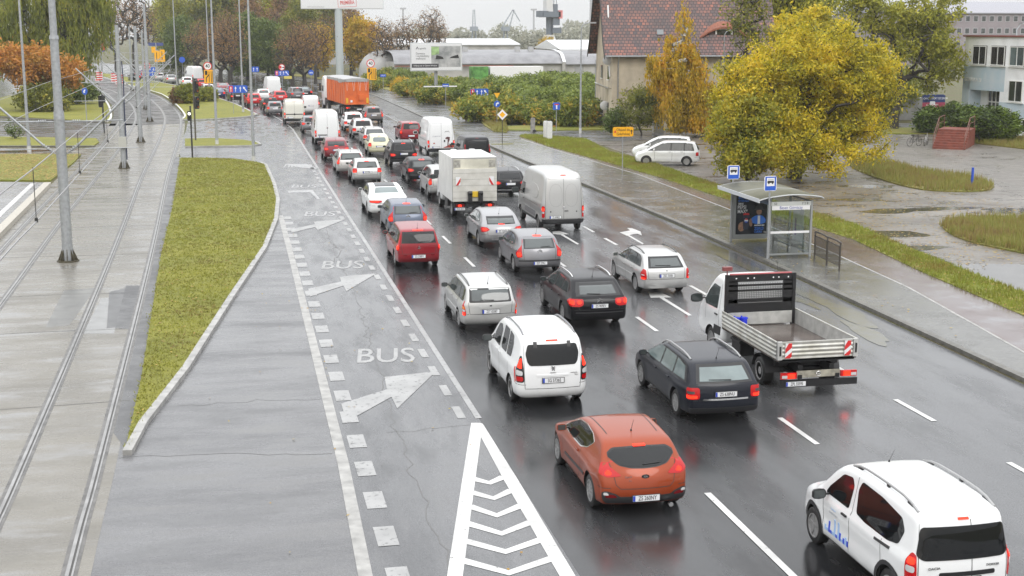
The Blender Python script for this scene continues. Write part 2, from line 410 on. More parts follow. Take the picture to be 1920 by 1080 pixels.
# slab joints and repairs in the concrete
b = MB()
for y in (33,41.5,47.5,56,64,75,88,99,110,121):
 l,r = [min(p,key=lambda q: abs(q[1]-y)) for p in (bedL,bedR)]
 b.strip(densify([(l[0],y+random.uniform(-.3,.3)),(-6,y+random.uniform(-.2,.2)),(r[0],y+random.uniform(-.3,.3))],.7,False),.05,.0105)
for x0,y0 in ((1.0,14),(.2,24),(-1.2,33),(1.6,39)): pass
tag(b.build('slab_joints',mat('joint',(.075,.07,.062),.5),sm=0),kind='structure')
sheet('repair_patch',G([(205,548),(258,535),(240,612),(200,616)]),.0105,mat('patch',(.11,.11,.112),.4,noise=.3,nscale=2))
sheet('repair_patch',G([(236,536),(262,536),(244,618),(216,616)]),.0110,M_strip)
sheet('repair_patch',G([(190,560),(232,556),(214,626),(155,626)]),.0095,mat('patch_pale',(.215,.215,.21),.22,noise=.2,nscale=2))
sheet('repair_patch',G([(120,545),(180,540),(130,610),(85,615)]),.0096,mat('patch3',(.15,.148,.14),.3,noise=.3,nscale=2))
# cracks and seams in the asphalt
def crack(pp,w,z=.0085,j=.05):
 P = densify(pp,.35,False);P = [(x+random.gauss(0,j),y+random.gauss(0,j)) for x,y in P]
 return MB().strip(P,w,z)
for pts,w in ((G([(612,430),(632,480),(660,540),(690,630),(740,800),(828,1020),(845,1078)]),.022),
               (G([(230,858),(420,850),(620,852)]),.025),(G([(330,762),(480,752),(600,750)]),.02),(G([(890,796),(720,812)]),.02),
               (G([(640,505),(700,520),(760,512)]),.02),
               (G([(620,455),(640,470),(628,490),(655,500)]),.04)):
 tag(crack(pts,w).build('road_crack',mat('crack',(.105,.103,.10),.45),sm=0),kind='structure')
# ---------------- kerbs and islands
isl = [(-3.75,97.3),(-2.0,97),(0.0,95.9),(1.5,93.2),(2.0,91.2),(2.15,80),(2.1,72),(1.75,64.5),(1.0,56),(-.4,45.6),(-1.6,35.8),(-2.4,30.8),(-2.55,28.9),(-2.6,35),(-3.05,55),(-3.2,70),(-3.5,84)]
def raised(name,poly,z,m,label=None,cat=None,dome=0.0,kind='structure'):
 o = MB().prism(poly,.001,z).build(name,m,sm=0);return tag(o,label,cat,kind=kind)
def island(poly,kerb_path,m=M_grass,z=.12,kw=.2):
 raised('grass',poly,z-.012,m)
 if kerb_path: tag(MB().strip(kerb_path,(-kw/2,kw/2),.002,z2=z+.005).build('kerb',M_kerb,sm=0),kind='structure')
island(isl,[(1.75,93),(2.05,91.2),(2.25,80),(2.2,72),(1.85,64.5),(1.1,56),(-.3,45.4),(-1.5,35.8),(-2.3,30.8),(-2.5,28.6)])
oval = G([(347,262),(400,261),(455,264),(478,268),(486,272),(470,275),(400,276),(347,277)])
island(oval,offs(list(reversed(oval[3:])),.1)[:5],kw=.18)
tri = [(-4.9,139.6),(-2.5,139.8),(1.0,142.6),(2.4,146),(2.35,148.5),(.5,167),(-1.6,182),(-5.9,212),(-14.4,252),(-17,259),(-25,290),(-27,290),(-17.1,233),(-12.0,208),(-9.5,194),(-7.0,171.5),(-5.1,148.5)]
island(tri,cr([(-4.9,139.6),(-2.5,139.8),(1.0,142.6),(2.4,146),(2.35,148.5),(.5,167),(-1.6,182),(-5.9,212),(-14.4,252)],4),kw=.25)
tag(MB().strip(cr([(-5.0,141),(-5.05,148.5),(-6.95,171.5),(-9.4,194),(-11.9,208),(-17,233),(-24,270)],4),.18,.002,z2=.14).build('kerb',mat('kerb_white',(.6,.6,.58),.4),sm=0),kind='structure')
# left greens
raised('grass',G([(0,258),(180,261),(186,268),(176,275),(0,275)]),.10,M_grass)
raised('grass',G([(0,291),(152,291),(140,305),(95,341),(0,340)]),.10,M_grass2)
tag(MB().strip(G([(0,276),(178,276)]),.3,.002,z2=.12).build('kerb',M_kerbd,sm=0),kind='structure')
raised('grass',G([(0,218),(0,185),(60,170),(120,165),(190,180),(203,196),(209,222),(200,229),(90,224)]),.10,M_grass)
tag(MB().strip(G([(0,220),(90,226),(196,231)]),.35,.002,z2=.12).build('kerb',M_kerbd,sm=0),kind='structure')
tag(MB().strip(cr(G([(200,229),(208,222),(206,205),(198,190),(188,180)]),4),.22,.002,z2=.15).build('kerb',mat('kerb_white',(.6,.6,.58),.4),sm=0),kind='structure')
M_far = wet('far_street',(.2,.2,.205),(.16,.16,.165),.8,.06,.3)
sheet('far_street',G([(0,212),(0,140),(30,132),(55,150),(40,178)]),.012,M_far)
sheet('far_street',[(-60,300),(-34,330),(-60,390),(-150,520),(-170,500),(-90,380)],.012,M_far)
# tram platform
pl = G([(0,437),(95,342),(0,341),(-60,341),(-60,500)],.22)
raised('tram_platform',pl,.22,wet('platform_paving',(.29,.29,.29),(.25,.25,.25),.4,.12,.4,pave=(.5,.5,.01)))
tag(MB().strip(G([(-60,500),(0,437),(95,342)],.22),(-.38,.02),.002,z2=.235).build('kerb',mat('platform_edge',(.42,.39,.33),.4,noise=.2),sm=0),kind='structure')
tag(MB().strip(G([(-50,452),(0,402),(62,344)],.22),.28,.228).build('platform_line',M_paint,sm=0),kind='structure')
for d in (1.2,1.9,2.7): tag(MB().strip(offs(G([(-50,452),(0,402),(62,344)],.22),-d),.12,.226).build('platform_line',mat('tactile',(.17,.17,.17),.4),sm=0),kind='structure')
# ---------------- right-hand footway, cycle path, verge
J = [(21.0,10),(21.3,25),(21.45,32.5),(23.0,42.2),(23.6,49.5),(24.3,62),(24.7,80),(23.8,95),(23.3,108.3)]
GI = [(24.2,10),(24.1,25),(24.25,37.0),(25.0,45),(26.0,52.6),(25.8,60),(25.6,69.1),(25.5,78),(24.9,88),(24.0,100),(23.8,111.3)]
GO = [(26.2,10),(26.3,30),(26.4,40.5),(26.9,47.3),(28.1,57.0),(27.6,68),(27.5,78.0),(27.9,88),(27.2,95),(28.5,107),(25.5,112)]
kr = [(x+.18,y) for x,y in RE if 5 < y < 109]
raised('footway',[(x+.30,y) for x,y in RE if 5 < y < 109]+list(reversed(J)),.12,M_path)
raised('cycle_path',J+list(reversed(GI)),.118,M_cycle)
raised('grass',GI+[(24.6,112.5)]+list(reversed(GO)),.14,M_grass2)
tag(MB().strip(kr,(-.10,.12),.002,z2=.13).build('kerb',M_kerbd,sm=0),kind='structure')
tag(MB().strip(J,.08,.10,z2=.126).build('path_edging',M_kerb,sm=0),kind='structure')
# junction mouth and widening beyond it
mouth = G([(890,265),(968,260),(1030,266),(1100,274),(1180,298),(1150,285)],0)
sheet('side_road',[(19.5,108.3),(23.4,108.3),(24.4,112),(26.5,113),(28.3,111),(28.6,106),(60,78),(140,78),(140,120),(60,121),(33,117.5),(27.8,118.5),(24.5,124),(21.5,132),(19.5,140)],.007,M_apron)
P2 = [(19.65,128),(19.65,150),(19.6,185),(18.0,214),(11.2,254),(4.2,284),(-12,335)]
V2 = [(22.9,118),(23.4,125),(25.2,140),(25.6,153),(24.3,185),(22.3,216),(15,257),(8,288),(-8,338)]
sheet('cycle_path',P2+list(reversed(V2))+[(21.0,121)],.011,M_apron)
tag(MB().strip([(x-.1,y) for x,y in P2[:5]],.22,.002,z2=.09).build('kerb',M_kerbd,sm=0),kind='structure')
sheet('cobbled_strip',[(16.4,122),(19.4,124),(19.5,185),(17.6,214),(16.6,210),(17.5,185)],.010,wet('setts',(.2,.195,.185),(.14,.135,.13),.3,.15,.5,fine=14,pave=(.18,.12,.03),bump=.6,grit=.35))
raised('grass',V2[:1]+V2[1:]+[(-5,340),(11,290),(18,259),(25,218),(27,186),(28.2,155),(27.5,138),(25.2,124),(23.8,116.5)],.10,M_scrub)
raised('grass',[(24.2,119.5),(27,118.2),(33,118),(45,116),(45,121),(33,123.5),(27,124.5),(25.4,124)],.10,M_grass2)
sheet('footway',[(25.5,125.5),(33,124),(45,121.5),(45,124.5),(33,127.5),(26.5,130)],.011,M_path)
sheet('muddy_track',G([(745+95,158),(860,158),(905,214),(870,216),(838,180)]),.013,M_lot)
# lot on the right
sheet('lot',[(26.6,10),(26.8,40),(28.3,57),(28.0,78),(28.2,88),(28.7,106),(60,112),(140,90),(140,10)],.009,M_lot)
sheet('lot_paving',G([(1600,270),(1740,262),(1925,268),(2100,285),(2100,400),(1925,372),(1835,333),(1740,326),(1640,298)]),.011,M_block)
for pg in ([(1585,300),(1640,298),(1740,326),(1830,333),(1878,358),(1780,362),(1700,354),(1600,320)],[(1755,418),(1840,410),(2000,414),(2000,490),(1880,470),(1790,448)]):
 raised('grass',chaikin(G(pg),2),.08,M_scrub)
raised('grass',chaikin(G([(1560,246),(1700,240),(1800,243),(1790,252),(1640,252),(1560,252)]),1),.1,M_grass2)
raised('grass',G([(1760,262),(1840,258),(2000,262),(2000,290),(1900,278)]),.1,M_scrub)
M_pud = mat('puddle',(.07,.066,.06),.09,spec=.5,noise=.4,nscale=1,bump=.15,bscale=6)
PZ = 0.0
def puddle(px,py,rx,ry,k=0,m=M_pud,z=.0135):
 c = at(px,py);n = 26;rr = random.Random(px*7+py)
 ph = [rr.uniform(0,6.28) for _ in range(4)]
 P = []
 for i in range(n):
  t = 2*math.pi*i/n;r = 1+.22*math.sin(2*t+ph[0])+.16*math.sin(3*t+ph[1])+.1*math.sin(5*t+ph[2])
  P.append((c[0]+rx*r*math.cos(t),c[1]+ry*r*math.sin(t)))
 global PZ;PZ = PZ+.0004;return tag(up(MB().flat(P,z+PZ).build('puddle',m,sm=0,fix=False)),kind='structure')
for a in ((1840,520,4.0,2.2),(1690,395,2.2,.9),(1610,375,1.6,.6),(1760,392,2.2,.6),(1660,440,1.6,1.2),(1630,350,1.6,.8),(1900,395,2,.8),(1720,465,1.6,.5),(1250,272,2.5,1.2),(40,284,2.4,.8)): puddle(*a)
M_pal = mat('puddle_silt',(.085,.08,.05),.16,noise=.5,nscale=2.5,dirt=(.11,.11,.1))
for a in ((1575,582,.4,2.6),(1625,625,.35,1.6),(1400,500,.3,2.6),(1470,535,.3,2.0),(1490,560,.22,1.6)): puddle(*a,m=M_pal,z=.0092)
# ---------------- markings
def mk(name,polys,m=M_paint,z=.0125):
 b = MB()
 for i,p in enumerate(polys): b.flat(p,z+.0006*(i % 4))
 o = b.build(name,m,sm=0,fix=False);up(o);return tag(o,kind='structure')
def rect(x,y0,y1,w): return [(x-w/2,y0),(x+w/2,y0),(x+w/2,y1),(x-w/2,y1)]
ys = [rect(12.37,y,y+2.1,.13) for y in (3,9,14.8,20.5,26.3,32,37.8,43.5,49.3,55,60.8,66.5,72.2,78,83.8,89.5,95.2,101,107)]
ys += [rect(8.92,y,y+2.2,.13) for y in (44.2,50,55.8,61.6,67.4,73.2,79,84.8,90.6,96.4,102,108)]+[rect(8.9,10,23.8,.14)]
ys += [rect(15.8,y,y+1.9,.14) for y in (13,17.6,22.4,27.4,32.3,37.4,42.7,46.4,50.2,54,57.7,61.5,65.5,69.5,73.5,77.5,81.5,86,91,96,101)]
mk('lane_marking',ys)
mk('lane_marking',[rect(12.4,y,y+3,.14) for y in range(112,150,9)]+[rect(16.1,112,160,.1)],M_paint2)
mk('lane_marking',[rect(5.4,29.8,60,.15),rect(5.38,60,96,.15)],M_paint2)
mk('lane_marking',[[(5.3,96),(5.45,96),(5.45,125),(5.1,135),(3.95,150),(3.8,150),(4.95,135),(5.3,125)]],M_paint2)
mk('bus_lane_marking',[rect(5.02,y,y+1.0,.2) for y in np.arange(29.9,92,2.02)]+[rect(2.42,y,y+.95,.38) for y in np.arange(6.9,66,1.93)],M_paint2)
tag(MB().strip([(1.62,-5),(1.75,12),(1.88,21),(2.0,27),(2.05,40),(2.1,52),(2.12,66.2)],.24,.002,z2=.016).build('bus_lane_kerb',M_kerb,sm=0),kind='structure')
def zp(pts): return G(Z(pts,500,330,2.205))
mk('bus_lane_arrow',[zp([(308,943),(497,884),(487,833),(700,810),(540,963),(516,915),(330,1018)]),
 zp([(172,468),(308,438),(302,418),(455,404),(330,478),(317,455),(180,500)]),
 zp([(98,222),(200,200),(195,190),(325,180),(212,225),(200,212),(104,236)])],M_paint2,.0155)
mk('bus_lane_arrow',[zp([(85,62),(190,58),(222,98),(208,96),(180,68),(90,70)]),G([(530,308),(575,308),(600,318),(560,314)])],M_paint3)
M_txt = M_paint2
for px,py,wpx,z_,mm in ((706,669,135,0,M_paint2),(630,498,97,0,M_paint2),(590,402,72,0,M_paint3),(562,350,58,0,M_paint3),(545,312,50,0,M_paint3)):
 c = at(px,py);w = abs(at(px+wpx/2,py)[0]-at(px-wpx/2,py)[0])*1.0
 hgt_px = {669: 27,498: 15,402: 9,350: 6,312: 5}[py];h = at(px,py-hgt_px/2)[1]-at(px,py+hgt_px/2)[1]
 t = text('bus_lettering','BUS',(c[0]+.25,c[1],.0128),(0,0,-.12),h*1.4,mm,ext=0,sx=w/(h*1.4*2.03),bold=.012*h)
 t['kind'] = 'structure'
def zq(pts): return G(Z(pts,600,760,3.375))
pol = [zq([(957,114),(1012,114),(1020,190),(903,1090),(803,1090)]),zq([(1012,114),(1030,120),(1250,470),(1620,1090),(1520,1090),(1160,470),(1012,190)])]
mk('hatched_marking',pol)
b = MB()
for l,m_,r in (((968,468),(1075,494),(1165,455)),((955,553),(1100,592),(1215,540)),((945,642),(1120,700),(1275,636)),((925,748),(1150,815),(1335,742)),((905,858),(1175,930),(1405,852)),((890,982),(1195,1064),(1475,970)),((870,1120),(1220,1210),(1550,1105))):
 b.strip(zq([l,m_,r]),.22,.0132)
tag(b.build('hatched_marking',M_paint,sm=0),kind='structure')
def zr(pts): return G(Z(pts,1020,380,4.8))
mk('lane_arrow',[zr([(745,296),(765,292),(898,370),(885,377)]),zr([(680,270),(775,252),(748,230),(792,232),(868,262),(880,296),(840,282),(800,286),(745,300)]),
 zr([(150,292),(172,288),(314,372),(300,380)]),zr([(75,262),(140,256),(225,286),(150,290),(80,284)]),
 zr([(1040,858),(1070,852),(1330,1016),(1300,1020)]),zr([(935,808),(1060,815),(1150,856),(960,858)])])
# ---------------- grass blades along the near lawns and fallen leaves
def pip(x,y,poly):
 c = False;j = len(poly)-1
 for i in range(len(poly)):
  if (poly[i][1] > y) != (poly[j][1] > y) and x < (poly[j][0]-poly[i][0])*(y-poly[i][1])/(poly[j][1]-poly[i][1])+poly[i][0]: c = not c
  j = i
 return c
def scatter(poly,n,seed):
 rr = np.random.default_rng(seed);xs = [p[0] for p in poly];ysv = [p[1] for p in poly];out = []
 while len(out) < n:
  x,y = rr.uniform(min(xs),max(xs)),rr.uniform(min(ysv),max(ysv))
  if pip(x,y,poly): out.append((x,y))
 return out
def quads_mesh(name,V,m,per=4,parent=None):
 """V: (n, per, 3) array -> one mesh of separate little faces"""
 n = len(V);me = bpy.data.meshes.new(name);me.vertices.add(n*per);me.loops.add(n*per);me.polygons.add(n)
 me.vertices.foreach_set('co',np.asarray(V,np.float32).ravel())
 me.loops.foreach_set('vertex_index',np.arange(n*per,dtype=np.int32))
 me.polygons.foreach_set('loop_start',np.arange(0,n*per,per,dtype=np.int32))
 me.materials.append(m);me.update(calc_edges=True);me.validate()
 return link_mesh(name,me,parent)
def blades(name,pts,z,m,h=(.05,.13),w=.035,k=4,seed=1):
 rr = np.random.default_rng(seed);P = np.repeat(np.array(pts),k,0);n = len(P)
 P = P+rr.normal(0,.05,P.shape);a = rr.uniform(0,6.28,n);hh = rr.uniform(*h,n);ln = rr.normal(0,.04,(n,2))
 V = np.zeros((n,3,3));dx,dy = np.cos(a)*w/2,np.sin(a)*w/2
 V[:,0] = np.c_[P[:,0]-dx,P[:,1]-dy,np.full(n,z)];V[:,1] = np.c_[P[:,0]+dx,P[:,1]+dy,np.full(n,z)]
 V[:,2] = np.c_[P[:,0]+ln[:,0],P[:,1]+ln[:,1],z+hh]
 return tag(quads_mesh(name,V,m,3),kind='stuff')
M_bl = leaf_mat('grass_blades',[(.20,.15,.05),(.2,.2,.04),(.25,.26,.04),(.34,.33,.07)],.2)
blades('grass',scatter(isl,16000,3),.10,M_bl,h=(.03,.085),seed=4)
VG = GI[1:]+[(24.6,112.5)]+list(reversed(GO[1:]))
blades('grass',scatter(VG,15000,5),.13,leaf_mat('grass_blades2',[(.26,.18,.05),(.22,.22,.04),(.24,.29,.04),(.34,.32,.07)],.2),h=(.07,.2),seed=6)
for i,pg in enumerate(([(1585,300),(1640,298),(1740,326),(1830,333),(1878,358),(1780,362),(1700,354),(1600,320)],[(1755,418),(1840,410),(2000,414),(2000,490),(1880,470),(1790,448)],[(1760,262),(1840,258),(2000,262),(2000,290),(1900,278)])):
 blades('tall_grass',scatter(chaikin(G(pg),1),2600,8+i),.06,leaf_mat('tall_grass',[(.22,.14,.08),(.30,.24,.08),(.24,.26,.06),(.40,.34,.14)],.3),h=(.12,.5),w=.05,seed=9+i)
blades('tall_grass',scatter([(22.9,118),(25.2,140),(25.6,153),(24.3,185),(27,186),(28.2,155),(27.5,138),(25.2,124),(24,117)],5000,12),.08,_M['tall_grass'],h=(.15,.55),w=.06,seed=13)
def litter(name,pts,z,m,s=(.04,.09),seed=1):
 rr = np.random.default_rng(seed);P = np.array(pts);n = len(P);a = rr.uniform(0,6.28,n);ss = rr.uniform(*s,n)
 V = np.zeros((n,4,3))
 for k in range(4):
  t = a+k*math.pi/2;V[:,k] = np.c_[P[:,0]+np.cos(t)*ss*(1 if k % 2 else .6),P[:,1]+np.sin(t)*ss*(1 if k % 2 else .6),z+rr.uniform(.004,.03,n)]
 return tag(quads_mesh(name,V,m),kind='stuff')
M_lf = leaf_mat('fallen_leaves',[(.2,.1,.03),(.34,.2,.05),(.4,.3,.06),(.25,.12,.05)],.1)
litter('fallen_leaves',scatter(isl,900,21),.12,M_lf,(.03,.06),22)
litter('fallen_leaves',scatter(VG,2600,23),.16,M_lf,(.04,.08),24)
litter('fallen_leaves',scatter([(26.8,45),(28.2,57),(28,72),(34,76),(40,66),(38,50)],2600,25),.02,M_lf,(.04,.08),26)
litter('fallen_leaves',scatter(G([(0,291),(152,291),(95,341),(0,340)]),2600,27),.12,M_lf,(.05,.09),28)
litter('fallen_leaves',scatter([(20.6,30),(23,60),(24,90),(20.4,90),(20.4,60)],260,29),.125,M_lf,(.03,.06),30)
litter('fallen_leaves',scatter([(-2.5,18),(5,18),(5,60),(2.2,60)],60,31),.02,M_lf,(.025,.05),32)
# ================================================================= VEHICLES
def paint(name,col,rough=.3,metal=0.0,coat=.7):
 if name in _M: return _M[name]
 m = mat(name,col,rough,metal,coat,spec=.12);N,K = nodes(m);b = N['Principled BSDF']
 t = N.new('ShaderNodeTexCoord').outputs['Object']
 n = tex(N,K,'Voronoi',38,t);r = ramp(N,K,n.outputs['Distance'],[(.12,1.0),(.3,0.0)])
 g = tex(N,K,'Noise',3,t,Detail=4)
 bp = N.new('ShaderNodeBump');bp.inputs['Strength'].default_value = .09;bp.inputs['Distance'].default_value = .004
 K(r.outputs[0],bp.inputs['Height']);K(bp.outputs[0],b.inputs['Coat Normal'])
 # road dirt low on the body
 s = N.new('ShaderNodeSeparateXYZ');K(t,s.inputs[0])
 a = N.new('ShaderNodeMath');a.operation = 'MULTIPLY_ADD';a.inputs[1].default_value = .5;K(g.outputs['Fac'],a.inputs[0]);K(s.outputs[2],a.inputs[2])
 q = ramp(N,K,a.outputs[0],[(.42,.55),(.75,0.0)])
 K(mixc(N,K,q.outputs[0],col,tuple(.55*c+.025 for c in col)),b.inputs['Base Color'])
 return m
P_orange = paint('paint_orange',(.27,.045,.012),.28,.2,.55)
P_white = paint('paint_white',(.76,.77,.77));P_silver = paint('paint_silver',(.50,.50,.49),.28,.55)
P_silver2 = paint('paint_pale_silver',(.50,.50,.49),.3,.5);P_black = paint('paint_black',(.006,.006,.008),.3,0,.38);P_night = paint('paint_night_blue',(.011,.013,.02),.3,0,.42)
P_blue = paint('paint_blue_grey',(.10,.12,.165),.3,.4);P_red = paint('paint_dark_red',(.25,.012,.02),.3,.2);P_grey = paint('paint_grey',(.2,.2,.21),.3,.5)
P_lgrey = paint('paint_mid_grey',(.3,.3,.31),.3,.5);P_brown = paint('paint_brown_grey',(.15,.135,.13),.3,.4);P_cream = paint('paint_cream',(.66,.64,.45));P_claret = paint('paint_claret',(.18,.012,.02),.3,.3)
P_bright = paint('paint_bright_red',(.5,.02,.025));P_navy = paint('paint_navy',(.02,.03,.10));P_cwhite = paint('paint_creamy_white',(.66,.65,.58));P_dblue = paint('paint_dark_blue',(.03,.04,.07))
G_dark = mat('glass_dark',(.006,.007,.008),.04,spec=.42,noise=.0);G_mid = mat('glass_grey',(.045,.055,.055),.05,spec=.9,noise=.35,nscale=1.2)
G_pale = mat('glass_pale',(.15,.19,.19),.12,spec=.8,noise=.25,nscale=1.5)  # opaque pale tone in place of see-through glass
M_tyre = mat('tyre_rubber',(.016,.016,.016),.55);M_rim = mat('rim_alloy',(.34,.34,.34),.3,metal=.4);M_hub = mat('hub_dark',(.05,.05,.05),.5)
M_chrome = mat('chrome',(.75,.75,.75),.12,metal=1);M_plate = mat('plate_white',(.74,.75,.76),.4);M_ink = mat('plate_ink',(.02,.02,.022),.5)
M_eu = mat('plate_blue',(.02,.06,.45),.4);M_well = mat('wheel_well',(.01,.01,.01),.8);M_trim = mat('trim_plastic',(.028,.028,.03),.45)
M_lred = mat('lamp_red',(.34,.004,.006),.25,coat=.35,spec=.3,emit=(1,.01,.01),es=.12);M_lon = mat('lamp_lit',(.7,.02,.01),.3,spec=.2,emit=(1,.035,.012),es=1.5)
M_ldark = mat('lamp_red_unlit',(.16,.004,.007),.25,coat=.4,spec=.3);M_lcl = mat('lamp_clear',(.55,.55,.55),.15,coat=1);M_lor = mat('lamp_amber',(.75,.2,.02),.15,coat=1)
M_seam = mat('panel_gap',(.02,.02,.02),.6);M_head = mat('headlamp',(.6,.62,.64),.08,coat=1)

def arc_resample(P,n):
 P = [np.array(p,float) for p in P];d = [0]
 for a,b in zip(P,P[1:]): d.append(d[-1]+float(np.linalg.norm(b-a)))
 out = [];j = 0
 for i in range(n):
  t = d[-1]*i/(n-1)
  while j < len(d)-2 and d[j+1] < t: j += 1
  k = (t-d[j])/max(1e-9,d[j+1]-d[j]);out.append(P[j]*(1-k)+P[j+1]*k)
 return out
class Shape:
 """a car body shell from its side profile. local axes: +y forward, origin on the ground under the rear axle"""
 def __init__(s,prof,L,W,H,ro,wb,belt=.9,tum=.30,r=.09,wr=.32,bow=.10,fbow=.22,nose=.14,tail=.07,hb=.22,crown=.03,arch=.05,it=2,lo=None):
  s.L,s.W,s.H,s.ro,s.wb,s.belt,s.tum,s.r,s.wr,s.hb = L,W,H,ro,wb,belt,tum,r,wr,hb
  s.bow,s.fbow,s.nose,s.tail,s.crown,s.arch,s.lo = bow,fbow,nose,tail,crown,arch,lo
  P = chaikin(prof+[(L-.15,hb),(.15,hb)],it,True,.2)
  P = arc_resample(P+[P[0]],121)[:-1];s.P = P;s.make()
 def w(s,y,z):
  h = s.W/2;t = 1-s.nose*max(0,(y-(s.L-1.0))/1.0)**2-s.tail*max(0,(.7-y)/.7)**2
  v = 1-.05*max(0,(.55-z)/.35)**1.5
  h = h*t*v
  h += .009*math.exp(-((z-s.belt*.86)/.05)**2)-.012*math.exp(-((z-s.belt*.62)/.09)**2)
  if z > s.belt: h -= .035*min(1,(z-s.belt)/.06)*(1 if s.belt < 1.2 else .3)+(z-s.belt)*s.tum
  else: h += .0
  if s.arch:      # flared arches
   for yc in (s.ro,s.ro+s.wb):
    d = math.hypot(y-yc,z-s.wr)
    h += .018*math.exp(-((d-s.wr-.06)/.10)**2)
  return max(h,.2)
 def deform(s,x,y,z):
  f = (x/(s.W/2))**2
  y += f*s.bow*max(0,min(1,(.9-y)/.9));y -= f*s.fbow*max(0,min(1,(y-(s.L-1.3))/1.3))
  z2 = z-s.crown*f*max(0,min(1,(z-.6)/.5))
  return (x,y-s.ro,z2)
 def make(s):
  P = s.P;n = len(P);J,A = 7,4;r = s.r
  c = np.mean(P,0);nrm = []
  for i in range(n):
   t = P[(i+1) % n]-P[i-1];q = np.array([-t[1],t[0]]);q /= np.linalg.norm(q)+1e-9
   nrm.append(q)
  # make the normals point inwards
  area = sum(P[i][0]*P[(i+1) % n][1]-P[(i+1) % n][0]*P[i][1] for i in range(n))
  if area < 0: nrm = [-q for q in nrm]
  S = [P[i]+nrm[i]*r for i in range(n)]
  V = [];cols = []
  for i in range(n):
   hw = s.w(S[i][0],S[i][1]);col = []
   for j in range(J): col.append((( hw-r)*j/J,P[i][0],P[i][1]))
   for a in range(A+1):
    ph = a/A*math.pi/2;q = P[i]+nrm[i]*r*(1-math.cos(ph));col.append((hw-r+r*math.sin(ph),q[0],q[1]))
   cols.append(col)
  m = J+A+1;bm = bmesh.new();vr = [];vl = []
  for col in cols:
   a = [bm.verts.new(s.deform(*p)) for p in col]
   b = [a[0]]+[bm.verts.new(s.deform(-p[0],p[1],p[2])) for p in col[1:]]
   vr.append(a);vl.append(b)
  for i in range(n):
   k = (i+1) % n
   for j in range(m-1):
    bm.faces.new((vr[i][j],vr[i][j+1],vr[k][j+1],vr[k][j]));bm.faces.new((vl[i][j],vl[k][j],vl[k][j+1],vl[i][j+1]))
  ring = [Vector((S[i][0],S[i][1])) for i in range(n)]
  rp = [(p.x,p.y) for p in ring];pts = list(ring);st = .085
  ylo,yhi = min(p[0] for p in rp),max(p[0] for p in rp);zlo,zhi = min(p[1] for p in rp),max(p[1] for p in rp)
  yy = ylo+st/2
  while yy < yhi:
   zz = zlo+st/2
   while zz < zhi:
    if pip(yy,zz,rp) and min((yy-p[0])**2+(zz-p[1])**2 for p in rp) > (st*.5)**2: pts.append(Vector((yy,zz)))
    zz += st
   yy += st
  vc,_,fc,_,_,_ = geometry.delaunay_2d_cdt(pts,[],[list(range(n))],1,1e-6)
  for side,vv in ((1,vr),(-1,vl)):
   mp = {}
   for i,q in enumerate(vc):
    if i < n and (q-ring[i]).length < 1e-5: mp[i] = vv[i][-1]
    else: mp[i] = bm.verts.new(s.deform(side*s.w(q.x,q.y),q.x,q.y))
   for f in fc:
    try: bm.faces.new([mp[i] for i in f])
    except ValueError: pass
  bmesh.ops.remove_doubles(bm,verts=bm.verts,dist=1e-5)
  bmesh.ops.recalc_face_normals(bm,faces=bm.faces)
  s.bvh = BVHTree.FromBMesh(bm)
  me = bpy.data.meshes.new('body_shell');bm.to_mesh(me);bm.free()
  for q in (P_white,M_well): me.materials.append(q)
  # cut the wheel arches
  o = bpy.data.objects.new('shell',me);COL.objects.link(o)
  cb = MB();cb.mi = 1
  for yc in (0,s.wb):
   for sd in (-1,1):
    cb.lathe([(.001,0),(s.wr+.055,0),(s.wr+.055,.7),(.001,.7)],28,'x',(sd*(s.W/2-.27)-(.7 if sd < 0 else 0),yc,s.wr+.01))
  c = cb.build('cutter',[P_white,M_well],sm=0)
  c.data.polygons.foreach_set('material_index',[1]*len(c.data.polygons))
  md = o.modifiers.new('b','BOOLEAN');md.object = c;md.operation = 'DIFFERENCE';md.solver = 'EXACT'
  dg = bpy.context.evaluated_depsgraph_get();s.me = bpy.data.meshes.new_from_object(o.evaluated_get(dg))
  s.me.polygons.foreach_set('use_smooth',[True]*len(s.me.polygons));s.me.set_sharp_from_angle(angle=R(38))
  if s.lo is not None:      # lower band of bare plastic
   for p in s.me.polygons:
    if p.material_index == 0 and p.center.z < s.lo: p.material_index = 2
  bpy.data.objects.remove(o);bpy.data.objects.remove(c)
 def body(s,parent,pm,name='body',low=None):
  o = link_mesh(name,s.me,parent)
  if len(s.me.materials) < 3: s.me.materials.append(low or M_trim)
  for i,q in enumerate((pm,M_well,low or M_trim)): o.material_slots[i].link = 'OBJECT';o.material_slots[i].material = q
  return o
 # --- projecting a flat outline onto the shell
 def ray(s,mode,a,z):
  if mode == 'L': o,d = Vector((-4,a-s.ro,z)),Vector((1,0,0))
  elif mode == 'R': o,d = Vector((4,a-s.ro,z)),Vector((-1,0,0))
  elif mode == 'T': o,d = Vector((a,z-s.ro,5)),Vector((0,0,-1))
  elif mode in 'BF':        # wraps from the rear (front) face round the corners
   px = s.W/2-.24;Rr = .26;sg = 1 if a >= 0 else -1;aa = abs(a);th = max(0,(aa-px)/Rr)
   th = min(th,math.pi/2);x = min(aa,px)
   ys_ = -1 if mode == 'B' else 1;base = (-s.ro+.32) if mode == 'B' else (s.L-s.ro-.4)
   d = Vector((-sg*math.sin(th),-ys_*math.cos(th),0));c = Vector((sg*x,base,z))
   if aa > px+Rr*math.pi/2: c.y -= ys_*(aa-px-Rr*math.pi/2)
   o = c-d*4
  h = s.bvh.ray_cast(o,d)
  return (h[0],d) if h[0] is not None else (None,d)
